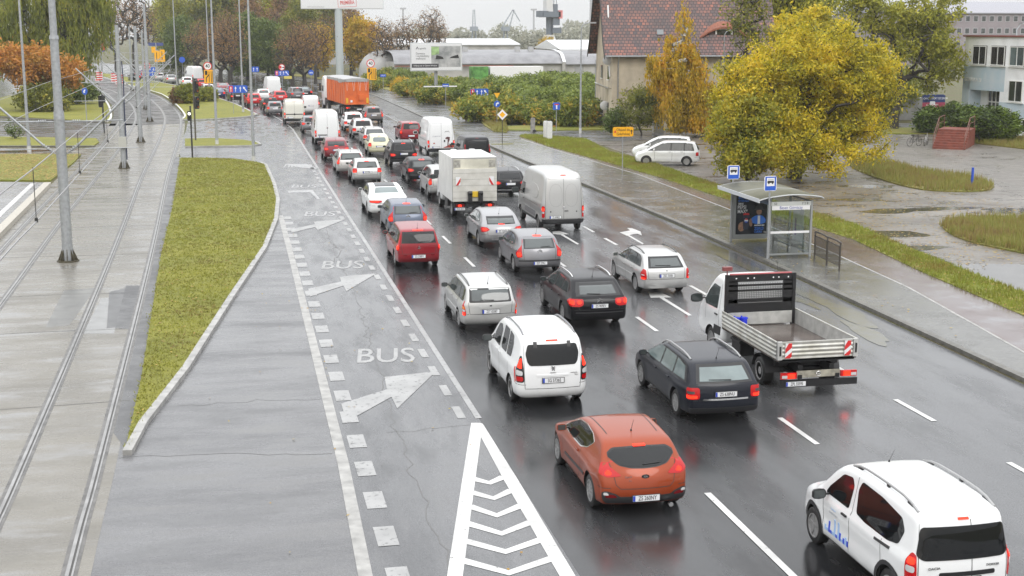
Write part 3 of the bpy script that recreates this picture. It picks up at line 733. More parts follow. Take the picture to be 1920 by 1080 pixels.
 def patch(s,name,mode,poly,m,parent,off=.006,step=.07,rnd=0,th=.012,sm=35):
  if rnd: poly = fil(poly,.055*rnd)
  pp = densify(poly,step);st = step;n = len(pp)
  xs = [p[0] for p in pp];zs = [p[1] for p in pp];pts = [Vector(p) for p in pp]
  a = min(xs)+st/2
  while a < max(xs):
   z = min(zs)+st/2
   while z < max(zs):
    if pip(a,z,pp) and min((a-p[0])**2+(z-p[1])**2 for p in pp) > (st*.4)**2: pts.append(Vector((a,z)))
    z += st
   a += st
  vc,_,fc,_,_,_ = geometry.delaunay_2d_cdt(pts,[],[list(range(n))],1,1e-6)
  V = [];ok = []
  for q in vc:
   h,d = s.ray(mode,q.x,q.y)
   ok.append(h is not None);V.append((h if h is not None else Vector((0,0,0)))-d*off)
  D = [s.ray(mode,q.x,q.y)[1] for q in vc]
  F = [tuple(f) for f in fc if all(ok[i] for i in f)]
  if not F: return None
  cnt = {}
  for f in F:
   for i in range(len(f)):
    e = (f[i],f[(i+1) % len(f)]);cnt[e] = 1
  nv = len(V);V2 = V+[V[i]+D[i]*(off+th) for i in range(nv)]
  for (a_,b_) in list(cnt):
   if (b_,a_) not in cnt: F.append((b_,a_,a_+nv,b_+nv))
  b = MB();b.add(V2,F)
  # outward facing: flip when the first face looks along the ray
  me = bpy.data.meshes.new(name);me.from_pydata([tuple(v) for v in V2],[],F);me.materials.append(m)
  f0 = me.polygons[0];
  if f0.normal.dot(D[f0.vertices[0]]) > 0: me.flip_normals()
  me.polygons.foreach_set('use_smooth',[True]*len(me.polygons));me.set_sharp_from_angle(angle=R(sm))
  return link_mesh(name,me,parent)
 def line(s,name,mode,pts,m,parent,w=.008,off=.002,closed=False,step=.06):
  """a seam or moulding drawn on the shell"""
  P = densify(pts,step,closed);  P = P+[P[0]] if closed else P
  V = [];
  for i,p in enumerate(P):
   a,b = P[max(i-1,0)],P[min(i+1,len(P)-1)];t = (b[0]-a[0],b[1]-a[1]);l = math.hypot(*t)+1e-9;nx,nz = -t[1]/l*w/2,t[0]/l*w/2
   for q in ((p[0]+nx,p[1]+nz),(p[0]-nx,p[1]-nz)):
    h,d = s.ray(mode,*q)
    if h is None: return None
    V.append(h-d*off)
  F = [(2*i,2*i+1,2*i+3,2*i+2) for i in range(len(P)-1)]
  return MB().add(V,F).build(name,m,parent,sm=0,fix=False)
 def point(s,mode,a,z,off=0):
  h,d = s.ray(mode,a,z);return (h-d*off) if h is not None else Vector((0,0,z))

def make_wheel(r,style=5,w=.2):
 t = MB().lathe([(r*.62,-w/2),(r*.9,-w/2),(r*.985,-w/2+.02),(r,-w/2+.05),(r,w/2-.05),(r*.985,w/2-.02),(r*.9,w/2),(r*.62,w/2),(r*.60,w/2-.03)],30,'x',cap=False)
 b = MB();b.lathe([(r*.66,w/2-.02),(r*.66,w/2+.004),(r*.60,w/2+.004),(r*.58,w/2-.05),(.03,w/2-.06)],28,'x',mi=0)
 b.lathe([(r*.58,-w/2+.01),(r*.58,0.02),(.02,.025)],20,'x',mi=1)
 if style > 0:
  b.lathe([(r*.57,w/2-.052),(r*.1,w/2-.05)],24,'x',mi=1)
  b.v = b.v
  for k in range(style):
   a = 2*math.pi*k/style;ca,sa = math.cos(a),math.sin(a);wd = r*(.11 if style < 8 else .06)
   q = []
   for rr,ww,h in ((r*.1,wd*1.1,w/2-.012),(r*.6,wd*.8,w/2+.0)):
    for sg in (-1,1): q.append((h,rr*ca-sg*ww*sa,rr*sa+sg*ww*ca))
   q += [(h-.04,y,z) for h,y,z in q]
   b.add(q,[(0,1,3,2),(4,6,7,5),(0,2,6,4),(1,5,7,3),(2,3,7,6),(0,4,5,1)],0)
  b.lathe([(r*.15,w/2-.04),(r*.15,w/2-.002),(.01,w/2+.002)],12,'x',mi=0)
 else:
  b.lathe([(r*.57,w/2-.02),(r*.3,w/2-.05),(r*.28,w/2-.02),(.01,w/2-.015)],24,'x',mi=0)
 o1 = t.build('wheel',M_tyre,sm=50);o2 = b.build('rim',[M_rim,M_hub],sm=50,fix=False)
 me1,me2 = o1.data,o2.data;bpy.data.objects.remove(o1);bpy.data.objects.remove(o2);return me1,me2
_WH = {}
def put_wheels(root,r,style,hw,ys_,w=.2,names='wheel',rimmat=None):
 k = (round(r,3),style,w)
 if k not in _WH: _WH[k] = make_wheel(r,style,w)
 t,m = _WH[k]
 for y in ys_:
  for sd in (-1,1):
   o = link_mesh('wheel',t,root);o.location = (sd*(hw-w/2),y,r);o.rotation_euler = (random.uniform(0,6),0,0 if sd > 0 else math.pi)
   q = link_mesh('rim',m,o)
def plate(root,p,s,w=.52,h=.115,rx=0.0,lod=0,rz=0.0):
 o = MB().box((0,0,0),(w,.014,h)).build('licence_plate',M_plate,root,sm=0)
 o.location = p;o.rotation_euler = (rx,0,rz)
 if lod < 2:
  MB().box((-w/2+.024,-.001,0),(.045,.017,h-.008)).build('country_band',M_eu,o,sm=0)
  f = MB()
  for x,z,a,b in ((0,h/2+.004,w+.03,.012),(0,-h/2-.004,w+.03,.012),(w/2+.008,0,.014,h+.02),(-w/2-.008,0,.014,h+.02)): f.box((x,.003,z),(a,.016,b))
  f.build('plate_frame',M_trim,o,sm=0)
  if s: text('lettering',s,(.024,-.0095,-.002),(math.pi/2,0,0),h*1.02,M_ink,o,.0008,sx=.62*w/.52*(9.2/max(8,len(s))),bold=.001)
 return o
def mirror(sh,root,y,z,m,sz=1.0):
 for sd,mode in ((-1,'L'),(1,'R')):
  p = sh.point(mode,y,z);b = MB()
  b.box((p.x+sd*.05,p.y,p.z),(.12,.04,.03))
  o = b.build('wing_mirror',M_trim,root,sm=0)
  # rounded housing
  h = MB();n = 10
  prof = [(.01,-.055),(.5,-.05),(.85,-.02),(1,.02),(.97,.05)]
  vs = []
  for rr,yy in reversed(prof):
   for k in range(n):
    t = 2*math.pi*k/n+.31;ex = 1.0
    cx_,cz_ = math.copysign(abs(math.cos(t))**.6,math.cos(t)),math.copysign(abs(math.sin(t))**.6,math.sin(t))
    vs.append((p.x+sd*(.16*sz)+rr*cx_*.105*sz,p.y-yy,p.z+.02+rr*cz_*.075*sz))
  fs = [(i*n+k,i*n+(k+1) % n,(i+1)*n+(k+1) % n,(i+1)*n+k) for i in range(4) for k in range(n)]+[tuple(range(n)),tuple(range(4*n,5*n))]
  h.add(vs,fs);h.build('mirror_housing',m,o,sm=50)
  g = MB().box((p.x+sd*.16*sz,p.y-.052,p.z+.02),(.16*sz,.006,.11*sz));g.build('mirror_glass',G_mid,o,sm=0)
def rails(sh,root,y0,y1,xf=.80,m=None,foot=None,hgt=.055,z0=None):
 for sd in (-1,1):
  pts = [];n = 9
  for k in range(n+1):
   y = y0+(y1-y0)*k/n;x = sd*(sh.W/2-(sh.H-sh.belt)*sh.tum-.035-.075)*xf/.80
   p = sh.point('T',x,y);e = min(1,5*k/n,5*(n-k)/n)**.6
   pts.append((p.x,p.y,p.z+hgt*e+.004))
  o = MB().tube(pts,.023,8).build('roof_rail',m or M_chrome,root,sm=60)
  if foot:
   b = MB()
   for k in (0.6,n/2,n-.6):
    i = int(round(k));q = pts[i];b.box((q[0],q[1],q[2]-.03),(.035,.16 if i != n//2 else .07,.05))
   b.build('rail_foot',foot,o,sm=0)
def antenna(sh,root,y=None,l=.35,lean=-.5,x=0.0):
 p = sh.point('T',x,y);b = MB();b.cyl(p,p+Vector((0,.0,.035)),.02,.012,8)
 b.tube([p+Vector((0,0,.02)),p+Vector((0,-math.sin(-lean)*0-l*.45,l*.75))],[.005,.003],6)
 b.build('antenna',M_black,root,sm=0)
def wiper(sh,root,a0,a1,z,dz=.015,m=None):
 n = 6;pts = [sh.point('B',a0+(a1-a0)*k/n,z+dz*k/n,.022) for k in range(n+1)]
 MB().tube(pts,[.014]+[.011]*(n-1)+[.006],6).build('wiper',M_black,root,sm=0)
def car(kind,name,cat,label,pos,pm,lamps='hatch',pl=None,lod=0,hd=0.0,group='vehicles queueing on the main road',glass=None,rear=None,railm=None,railf=None,brake=True,ant=True,spokes=None,mirm=None,extras=None):
 """build one vehicle from its shape"""
 K_ = CARS[kind];sh = K_['sh']() if callable(K_['sh']) else K_['sh']
 if callable(K_['sh']): K_['sh'] = sh
 root = empty(name,(pos[0],pos[1],.004),hd,label,cat,group)
 body = sh.body(root,pm,low=K_.get('low',M_trim) if sh.lo else None)
 g = glass or G_dark;L,W_,H = sh.L,sh.W,sh.H
 # side windows
 for mode in 'LR':
  if K_.get('surround'): sh.patch('window_surround',mode,K_['surround'],K_.get('surm',M_black),root,off=.003,th=.01,rnd=K_.get('srnd',1))
  for wpoly in K_['side']: sh.patch('side_window',mode,wpoly,g if mode == 'L' else G_dark,root,off=.007,rnd=K_.get('wr',1))
  if lod < 2:
   if K_.get('chrome'): sh.line('window_trim',mode,K_['chrome'],M_chrome,root,w=.018,off=.011,closed=K_.get('cc',False))
   for sm_ in K_.get('seams',[]): sh.line('door_gap',mode,sm_,M_seam,root,w=.013)
   for hy,hz in K_.get('handles',[]):
    p = sh.point(mode,hy,hz,.018);MB().box(p,(.03,.17,.032)).build('door_handle',K_.get('hm',pm),root,sm=0)
   if K_.get('mould'): sh.patch('side_moulding',mode,K_['mould'],K_.get('mm',M_trim),root,off=.014)
   if K_.get('archtrim'):
    for yc in (sh.ro,sh.ro+sh.wb):
     P_ = [(yc+(sh.wr+.085)*math.cos(t),sh.wr+.01+(sh.wr+.085)*math.sin(t)) for t in np.linspace(-.25,math.pi+.25,16)]
     Q_ = [(p[0],p[1]) for p in P_];sh.line('wheel_arch_trim',mode,[q for q in Q_ if q[1] > sh.hb+.05],M_trim,root,w=.075,off=.012)
 # windscreen
 ws = K_['screen'];sh.patch('windscreen','T',[(-ws[2],ws[0]),(ws[2],ws[0]),(ws[3],ws[1]),(0,ws[1]+.07),(-ws[3],ws[1])],G_mid,root,off=.006)
 # rear window
 if K_.get('rear') or rear:
  rw = rear or K_['rear']
  if K_.get('rsur'): sh.patch('rear_window_surround','B',K_['rsur'],K_.get('rsm',M_black),root,off=.004,rnd=K_.get('rr',1))
  sh.patch('rear_window','B',rw,glass or G_dark,root,off=.009,rnd=K_.get('rr',1))
 if lod < 2:
  zb_ = K_.get('bz',.60)
  for sg_ in (-1,1): sh.line('bumper_gap','B',[(sg_*.66,zb_),(sg_*(W_/2+.2),zb_)],M_seam,root,w=.012)
  for sm_ in K_.get('rseams',[]): sh.line('tailgate_gap','B',sm_,M_seam,root,w=.013)
 for nm,poly,mm,*rn in K_.get('rextra',[]): sh.patch(nm,'B',poly,mm if mm != 'paint' else pm,root,off=.012,rnd=rn[0] if rn else 1)
 for lp in LAMPS[lamps]:
  nm,poly,mm,off = lp[0],lp[1],lp[2],(lp[3] if len(lp) > 3 else .012)
  if mm is M_lon and not brake: mm = M_ldark
  for sg in (1,-1):
   sh.patch(nm,'B',[(sg*a,z) for a,z in poly],mm,root,off=off,rnd=1,step=.05)
 if K_.get('third'):
  t = K_['third'];sh.patch('brake_light','B',[(-t[1],t[0]-.015),(t[1],t[0]-.015),(t[1],t[0]+.015),(-t[1],t[0]+.015)],M_lon if brake else M_ldark,root,off=.016)
 # headlamps and grille
 f = K_.get('front',(.62,.75,.55))
 for sg in (1,-1): sh.patch('headlamp','F',[(sg*(W_/2-.45),f[0]),(sg*(W_/2-.02),f[0]+.03),(sg*(W_/2+.10),f[1]+.02),(sg*(W_/2-.35),f[1]-.02)],M_head,root,off=.008,rnd=1)
 sh.patch('grille','F',[(-f[2]*.8,.35),(f[2]*.8,.35),(f[2],.5),(-f[2],.5)],M_black,root,off=.008,rnd=1)
 hw = W_/2-.02
 put_wheels(root,sh.wr,spokes if spokes is not None else K_.get('spokes',5),hw,(0,sh.wb))
 mirror(sh,root,K_['mir'][0],K_['mir'][1],mirm or pm,K_.get('mirs',1.0))
 if lod < 2 and K_.get('wip'): wiper(sh,root,*K_['wip'])
 if railm: rails(sh,root,*K_['rails'],m=railm,foot=railf)
 if ant and lod < 2 and K_.get('ant'): antenna(sh,root,K_['ant'])
 pz = K_['plate'];p = sh.point('B',pz[0],pz[1],.014);plate(root,p,pl,lod=lod,rx=K_.get('prx',0))
 if extras: extras(sh,root,pm)
 return root
M_well.name = 'wheel_well'
def badge_text(sh,root,s,a,z,h=.05,m=None,sx=1.0):
 p = sh.point('B',a,z,.012);text('lettering',s,p,(math.pi/2,0,0),h,m or M_chrome,root,.003,sx=sx)
def badge_chevron(sh,root,a,z,w=.09):
 p = sh.point('B',a,z,.012);b = MB()
 for dz in (0,.045): b.prism([(-w,dz-.035),(0,dz+.02),(w,dz-.035),(w,dz-.01),(0,dz+.05),(-w,dz-.01)],0,.008,f=lambda x,y,q: (p.x+x,p.y-q,p.z+y))
 b.build('badge',M_chrome,root,sm=0)
def badge_round(sh,root,a,z,r=.05,m=None,m2=None):
 p = sh.point('B',a,z,.004);b = MB();b.lathe([(r,0),(r,-.012),(r*.8,-.014),(r*.001,-.012)],20,'y',p);b.build('badge',m or M_chrome,root,sm=30)

# ---- body shapes: side profile from the lower tail, over the roof, to the nose
def hatchP(L,H,zw=.95,tail=.10,rt=.38,roofy=.62,ws=1.1,hood=1.0,hz=.83):
 return [(.02,.36),(0,.55),(.03,.78),(tail,zw),(rt,H-.16),(roofy,H-.03),(roofy+.7,H),(L-ws-hood-.85,H-.01),(L-ws-hood-.35,H-.07),(L-hood-.05,zw+.06),(L-hood+.25,hz+.1),(L-.35,hz-.03),(L-.06,.62),(L,.48),(L-.04,.32)]
CARS = {}
CARS['orange'] = dict(sh=Shape([(.03,.34),(0,.52),(.05,.74),(.17,.97),(.52,1.27),(.72,1.37),(1.3,1.42),(1.95,1.43),(2.35,1.37),(3.1,1.03),(3.35,.95),(4.0,.80),(4.27,.62),(4.31,.45),(4.25,.3)],4.31,1.78,1.43,.83,2.65,belt=.90,tum=.40,wr=.325,bow=.16,r=.085,crown=.05),
 side=[[(1.35,1.04),(1.10,1.20),(1.35,1.31),(1.8,1.345),(2.25,1.31),(2.75,1.12),(3.0,.98),(2.4,.955),(1.7,.96)]],wr=1,surround=[(1.34,1.02),(1.06,1.20),(1.33,1.325),(1.8,1.365),(2.27,1.325),(2.78,1.135),(3.05,.97),(2.4,.935),(1.7,.935)],surm=M_chrome,
 seams=[[(1.62,.95),(1.52,.7),(1.62,.42),(1.75,.3)],[(1.75,.3),(2.75,.3),(2.92,.45),(2.95,.93)]],handles=[(1.78,.86)],mould=[(1.25,.50),(2.75,.46),(2.75,.51),(1.25,.56)],hm=P_orange,
 screen=(2.42,3.2,.5,.62),rear=[(-.66,1.14),(-.46,1.0),(-.25,.96),(0,.95),(.25,.96),(.46,1.0),(.66,1.14),(.52,1.225),(0,1.245),(-.52,1.225)],rr=1,rsur=[(-.69,1.15),(-.48,.985),(-.26,.94),(0,.93),(.26,.94),(.48,.985),(.69,1.15),(.54,1.25),(0,1.27),(-.54,1.25)],
 rseams=[[(-.68,1.12),(-.62,.95),(-.56,.66),(-.48,.585),(.48,.585),(.56,.66),(.62,.95),(.68,1.12)]],
 rextra=[('bumper_insert',[(-.86,.36),(-.76,.29),(.76,.29),(.86,.36),(.88,.52),(.76,.55),(.56,.49),(.5,.435),(-.5,.435),(-.56,.49),(-.76,.55),(-.88,.52)],M_trim,1)],
 third=(1.275,.12),mir=(2.78,1.0),wip=(-.02,.34,1.0),ant=1.05,plate=(0,.40),spokes=10)
LAMPS = {'orange': [('tail_light',[(.44,.82),(.74,.79),(1.0,.85),(1.16,1.03),(.97,1.06),(.66,.985)],M_lred),('brake_light',[(.62,.845),(.78,.83),(.86,.87),(.8,.92),(.66,.91)],M_lon,.017),('fog_light',[(.54,.42),(.78,.42),(.78,.49),(.60,.48)],M_ldark,.018),('reversing_light',[(.70,.47),(.82,.47),(.82,.52),(.74,.52)],M_lcl,.021)]}
LAMPS['square'] = [('tail_light',[(.60,.70),(.92,.70),(1.0,.72),(.98,.95),(.60,.95)],M_lred),('brake_light',[(.66,.72),(.90,.72),(.90,.79),(.66,.79)],M_lon,.016)]
LAMPS['audi'] = [('tail_light',[(.62,.64),(1.0,.62),(1.0,.90),(.62,.90)],M_lred,.010),('brake_light',[(.68,.66),(.99,.64),(.99,.72),(.68,.72)],M_lon,.014),('reversing_light',[(.74,.76),(.97,.76),(.97,.82),(.74,.82)],M_hub,.014)]
LAMPS['wrapstar'] = [('tail_light',[(.50,.80),(.66,.72),(.95,.70),(1.12,.84),(1.0,.92),(.62,.90)],M_lred),('brake_light',[(.62,.79),(.84,.77),(.9,.85),(.66,.86)],M_lon,.017)]
LAMPS['c5'] = [('tail_light',[(.50,.76),(.62,.70),(.98,.72),(1.25,.86),(1.1,.95),(.50,.93)],M_lred),('brake_light',[(.78,.77),(1.0,.80),(1.0,.9),(.80,.9)],M_lon,.017),('brake_light',[(.56,.80),(.68,.78),(.68,.9),(.56,.88)],M_lon,.017)]
LAMPS['tall'] = [('tail_light',[(.74,.72),(.96,.70),(1.04,.8),(.98,1.12),(.80,1.36),(.74,1.2)],M_lred),('brake_light',[(.78,.78),(.96,.76),(.96,.92),(.78,.92)],M_lon,.017)]
LAMPS['c4'] = [('tail_light',[(.66,.66),(.90,.64),(1.08,.80),(.96,.9),(.84,1.12),(.70,1.32),(.70,1.0)],M_lred),('brake_light',[(.72,.70),(.92,.69),(.96,.82),(.76,.86)],M_lon,.017)]
LAMPS['astra'] = [('tail_light',[(.74,.56),(.96,.55),(.98,.8),(.92,1.02),(.78,.8)],M_lred),('brake_light',[(.78,.57),(.95,.56),(.95,.66),(.78,.66)],M_lon,.016),('reversing_light',[(.78,.68),(.95,.68),(.95,.745),(.78,.745)],M_lcl,.016),('indicator',[(.78,.76),(.95,.76),(.93,.85),(.80,.83)],M_lor,.016)]
LAMPS['berlingo'] = [('lamp_surround',[(.70,.66),(.98,.65),(.99,1.0),(.90,1.28),(.80,1.30),(.72,1.05)],M_black,.008),('tail_light',[(.73,.69),(.95,.68),(.95,.80),(.73,.80)],M_lred,.016),('reversing_light',[(.74,.83),(.95,.83),(.95,.97),(.74,.93)],M_lcl,.016),('brake_light',[(.76,.99),(.94,1.03),(.87,1.22),(.80,1.24)],M_lon,.016)]
LAMPS['dokker'] = [('tail_light',[(.76,.70),(1.0,.68),(1.0,1.04),(.88,1.16),(.78,1.12)],M_lred,.012),('brake_light',[(.80,.98),(.95,.98),(.95,1.08),(.80,1.08)],M_lon,.018),('reversing_light',[(.80,.85),(.97,.85),(.97,.95),(.80,.95)],M_lcl,.018)]
LAMPS['van'] = [('tail_light',[(.86,.68),(1.02,.67),(1.02,1.20),(.86,1.20)],M_lred,.012),('brake_light',[(.88,.98),(1.01,.98),(1.01,1.12),(.88,1.12)],M_lon,.018),('reversing_light',[(.88,.86),(1.01,.86),(1.01,.95),(.88,.95)],M_lcl,.018)]
LAMPS['sedan'] = [('tail_light',[(.34,.77),(.55,.72),(.98,.76),(1.06,.86),(.34,.86)],M_lred),('brake_light',[(.48,.78),(.92,.79),(.95,.83),(.48,.83)],M_lon,.017)]
LAMPS['merc'] = [('tail_light',[(.70,.60),(1.02,.58),(1.06,.78),(.92,.96),(.74,.93)],M_lred),('brake_light',[(.76,.605),(1.0,.60),(1.0,.655),(.76,.655)],M_lon,.017),('reversing_light',[(.78,.74),(.98,.74),(.97,.77),(.79,.77)],M_lcl,.017)]
WIN4 = lambda y0,y1,zb,zt,dy=.0: [[(y0+.12,zb+.04),(y0+.28,zt-.05),(y0+.72,zt),(y0+.72,zb+.015)],[(y0+.79,zb+.015),(y0+.79,zt),(y0+1.52,zt+.005),(y0+1.55,zb)],[(y0+1.63,zb),(y0+1.60,zt),(y0+2.0,zt-.03),(y1-.35,zt-.20),(y1,zb+.02),(y1-.3,zb-.01)]]
# estate car
def estate(L,W,H,ro,wb,wr=.32,tail=.06,rt=.40,zw=.98,hood=1.15,ws=.95,tum=.32,**k):
 return Shape([(.02,.36),(0,.52),(.02,.8),(tail,zw),(rt,H-.16),(rt+.17,H-.04),(1.4,H),(2.4,H),(L-hood-ws-.25,H-.02),(L-hood-ws+.1,H-.10),(L-hood-.05,.98),(L-hood+.3,.9),(L-.35,.78),(L-.04,.58),(L,.45),(L-.05,.3)],L,W,H,ro,wb,belt=.90,tum=tum,wr=wr,**k)
def lower_gap(y0,y1,zb): return [[(y0,zb),(y0,.5),(y0+.1,.3)],[(y0+1.0,zb),(y0+1.02,.3),(y0+.1,.3)],[(y0+1.02,.3),(y1,.3),(y1+.05,.6),(y1,zb)]]
CARS['estate'] = dict(sh=lambda: estate(4.8,1.81,1.46,1.0,2.76),surround=[(.42,.95),(.62,1.30),(1.1,1.38),(2.6,1.39),(3.0,1.36),(3.42,1.16),(3.75,.95)],srnd=0,
 side=[[(.56,.99),(.74,1.27),(1.32,1.34),(1.32,.975)],[(1.4,.975),(1.4,1.345),(2.2,1.36),(2.26,.97)],[(2.34,.97),(2.28,1.36),(2.85,1.34),(3.3,1.17),(3.62,.98)]],wr=0,chrome=[(3.75,.95),(2.4,.94),(.44,.95),(.60,1.29),(1.1,1.385),(2.6,1.395)],
 seams=[[(1.36,.93),(1.36,.62)],[(2.3,.93),(2.32,.3),(1.5,.3)],[(2.32,.3),(3.3,.3),(3.4,.6),(3.38,.92)]],handles=[(1.55,.83),(2.5,.82)],
 screen=(2.95,3.62,.52,.66),rear=[(-.60,1.03),(.60,1.03),(.52,1.30),(-.52,1.30)],rsur=[(-.70,.98),(.70,.98),(.58,1.36),(-.58,1.36)],rr=0,
 rseams=[[(-.68,.96),(-.63,.6),(.63,.6),(.68,.96)]],mir=(3.3,.99),wip=(.15,-.38,1.05),ant=.72,plate=(0,.76),spokes=9,rails=(.75,3.0))
CARS['audi'] = dict(CARS['estate'],rextra=[('chrome_strip',[(-.55,.60),(.55,.60),(.55,.64),(-.55,.64)],M_chrome,0),('bumper_trim',[(-.9,.27),(.9,.27),(.9,.42),(-.9,.42)],M_trim,0)],plate=(0,.74))
CARS['merc'] = dict(CARS['estate'],sh=lambda: estate(4.54,1.73,1.43,.97,2.715,rt=.45,zw=.98,tail=.08),rear=[(-.54,1.02),(.54,1.02),(.48,1.26),(-.48,1.26)],rsur=[(-.64,.97),(.64,.97),(.54,1.32),(-.54,1.32)],chrome=None,
 side=[[(.60,1.0),(.70,1.2),(.9,1.29),(1.15,1.32),(1.15,.985)],[(1.22,.985),(1.22,1.325),(2.02,1.34),(2.1,.97)],[(2.16,.97),(2.1,1.34),(2.65,1.32),(3.1,1.15),(3.42,.98)]],surround=[(.54,.97),(.66,1.22),(.9,1.33),(1.3,1.35),(2.6,1.36),(2.85,1.31),(3.2,1.14),(3.5,.96)],srnd=0,
 seams=[[(1.19,.95),(1.19,.62)],[(2.13,.95),(2.15,.3),(1.4,.3)],[(2.15,.3),(3.1,.3),(3.2,.6),(3.18,.95)]],handles=[(1.4,.83),(2.32,.82)],screen=(2.8,3.45,.5,.63),mir=(3.12,.99),plate=(0,.72),mould=[(1.2,.55),(3.3,.53),(3.3,.58),(1.2,.60)],mm=P_silver2,rails=(.8,2.85),spokes=5,ant=None)
CARS['astra'] = dict(CARS['merc'],sh=lambda: estate(4.29,1.71,1.47,.95,2.61,rt=.22,tail=.03,zw=.96,hood=.95,ws=.85,wr=.305,tum=.27),rear=[(-.58,1.0),(.58,1.0),(.55,1.31),(-.55,1.31)],rsur=[(-.66,.95),(.66,.95),(.62,1.35),(-.62,1.35)],rr=1,side=[[(.42,1.0),(.46,1.28),(.62,1.34),(1.0,1.36),(1.0,.97)],[(1.07,.97),(1.07,1.365),(1.8,1.37),(1.86,.955)],[(1.93,.955),(1.87,1.37),(2.4,1.34),(2.9,1.15),(3.2,.97)]],
 surround=[(.38,.96),(.41,1.3),(.6,1.37),(1.2,1.385),(2.45,1.375),(2.95,1.16),(3.3,.94)],seams=[[(1.04,.95),(1.04,.62)],[(1.9,.95),(1.92,.3),(1.3,.3)],[(1.92,.3),(2.9,.3),(3.0,.95)]],handles=[(1.2,.86),(2.08,.85)],screen=(2.5,3.2,.5,.62),mir=(2.95,.98),plate=(0,.68),rextra=[('number_plate_trim',[(-.36,.77),(.36,.77),(.36,.81),(-.36,.81)],'paint',0)],spokes=7,ant=.55,rails=(.45,2.55),wip=(.1,-.32,1.02),mould=[(1.0,.5),(3.0,.49),(3.0,.54),(1.0,.55)])
CARS['c5'] = dict(CARS['estate'],sh=lambda: estate(4.83,1.86,1.49,1.1,2.815,rt=.62,tail=.12,zw=1.0,wr=.335,tum=.36),rear=[(-.58,1.05),(.58,1.05),(.52,1.27),(-.52,1.27)],rsur=[(-.74,1.0),(.74,1.0),(.60,1.36),(-.60,1.36)],chrome=[(3.8,.97),(2.4,.96),(1.25,1.0)],plate=(0,.72),rextra=[('bumper_crease',[(-.75,.50),(.75,.50),(.75,.53),(-.75,.53)],M_trim,0)],
 surround=[(.70,1.0),(.9,1.30),(1.3,1.40),(2.7,1.42),(3.1,1.38),(3.55,1.16),(3.85,.97)],side=[[(.78,1.03),(.95,1.29),(1.42,1.37),(1.5,1.01)],[(1.57,1.01),(1.5,1.375),(2.25,1.39),(2.34,.985)],[(2.42,.985),(2.34,1.39),(2.9,1.37),(3.35,1.2),(3.72,.99)]],wip=(.05,-.36,1.06),ant=.95,rails=(1.0,3.1))
CARS['passat'] = dict(CARS['estate'],wip=(.1,.45,1.04),spokes=10)
CARS['mitsu'] = dict(CARS['estate'],sh=lambda: estate(4.5,1.70,1.55,.98,2.6,rt=.2,tail=.03,zw=.98,hood=1.0,ws=.85,tum=.24),rear=[(-.68,1.0),(.68,1.0),(.62,1.42),(-.62,1.42)],rsur=None,rr=0,surround=[(.34,.96),(.42,1.38),(.8,1.44),(2.4,1.46),(2.75,1.42),(3.2,1.15),(3.5,.95)],side=[[(.42,.99),(.48,1.36),(1.1,1.42),(1.1,.975)],[(1.17,.975),(1.17,1.425),(1.98,1.43),(2.04,.97)],[(2.11,.97),(2.05,1.43),(2.65,1.40),(3.1,1.15),(3.4,.97)]],
 seams=[[(1.13,.95),(1.13,.62)],[(2.07,.95),(2.09,.3),(1.4,.3)],[(2.09,.3),(3.1,.3),(3.15,.95)]],handles=[(1.3,.86),(2.25,.85)],screen=(2.7,3.4,.52,.64),mir=(3.1,1.0),plate=(-.02,.50),third=(1.475,.2),spokes=6,ant=.5,rextra=[('reflector',[(-.60,.52),(-.46,.52),(-.46,.57),(-.60,.57)],M_ldark,0),('reflector',[(.46,.52),(.60,.52),(.60,.57),(.46,.57)],M_ldark,0)],chrome=None,wip=(0,.42,1.06))
# five-door hatchbacks
CARS['hatch'] = dict(sh=lambda: Shape(hatchP(4.2,1.47),4.2,1.74,1.47,.78,2.58,belt=.92,tum=.34,wr=.31,bow=.13),side=[[(.72,1.02),(.86,1.28),(1.2,1.345),(1.55,1.355),(1.58,.985)],[(1.65,.985),(1.62,1.36),(2.1,1.34),(2.55,1.2),(2.95,.99)]],wr=0,
 surround=[(.64,.98),(.80,1.30),(1.2,1.375),(2.1,1.375),(2.65,1.18),(3.1,.97)],srnd=0,seams=[[(1.61,.95),(1.63,.3),(1.1,.35)],[(1.63,.3),(2.8,.3),(2.85,.95)]],handles=[(1.02,.88),(1.85,.87)],screen=(2.2,2.95,.5,.62),
 rear=[(-.56,1.0),(.56,1.0),(.48,1.27),(-.48,1.27)],rsur=[(-.62,.965),(.62,.965),(.54,1.31),(-.54,1.31)],rr=1,rseams=[[(-.62,.97),(-.6,.55),(.6,.55),(.62,.97)]],mir=(2.65,1.0),wip=(0,.36,1.03),ant=.75,plate=(0,.72),third=(1.335,.13),spokes=6,rails=(.8,2.2))
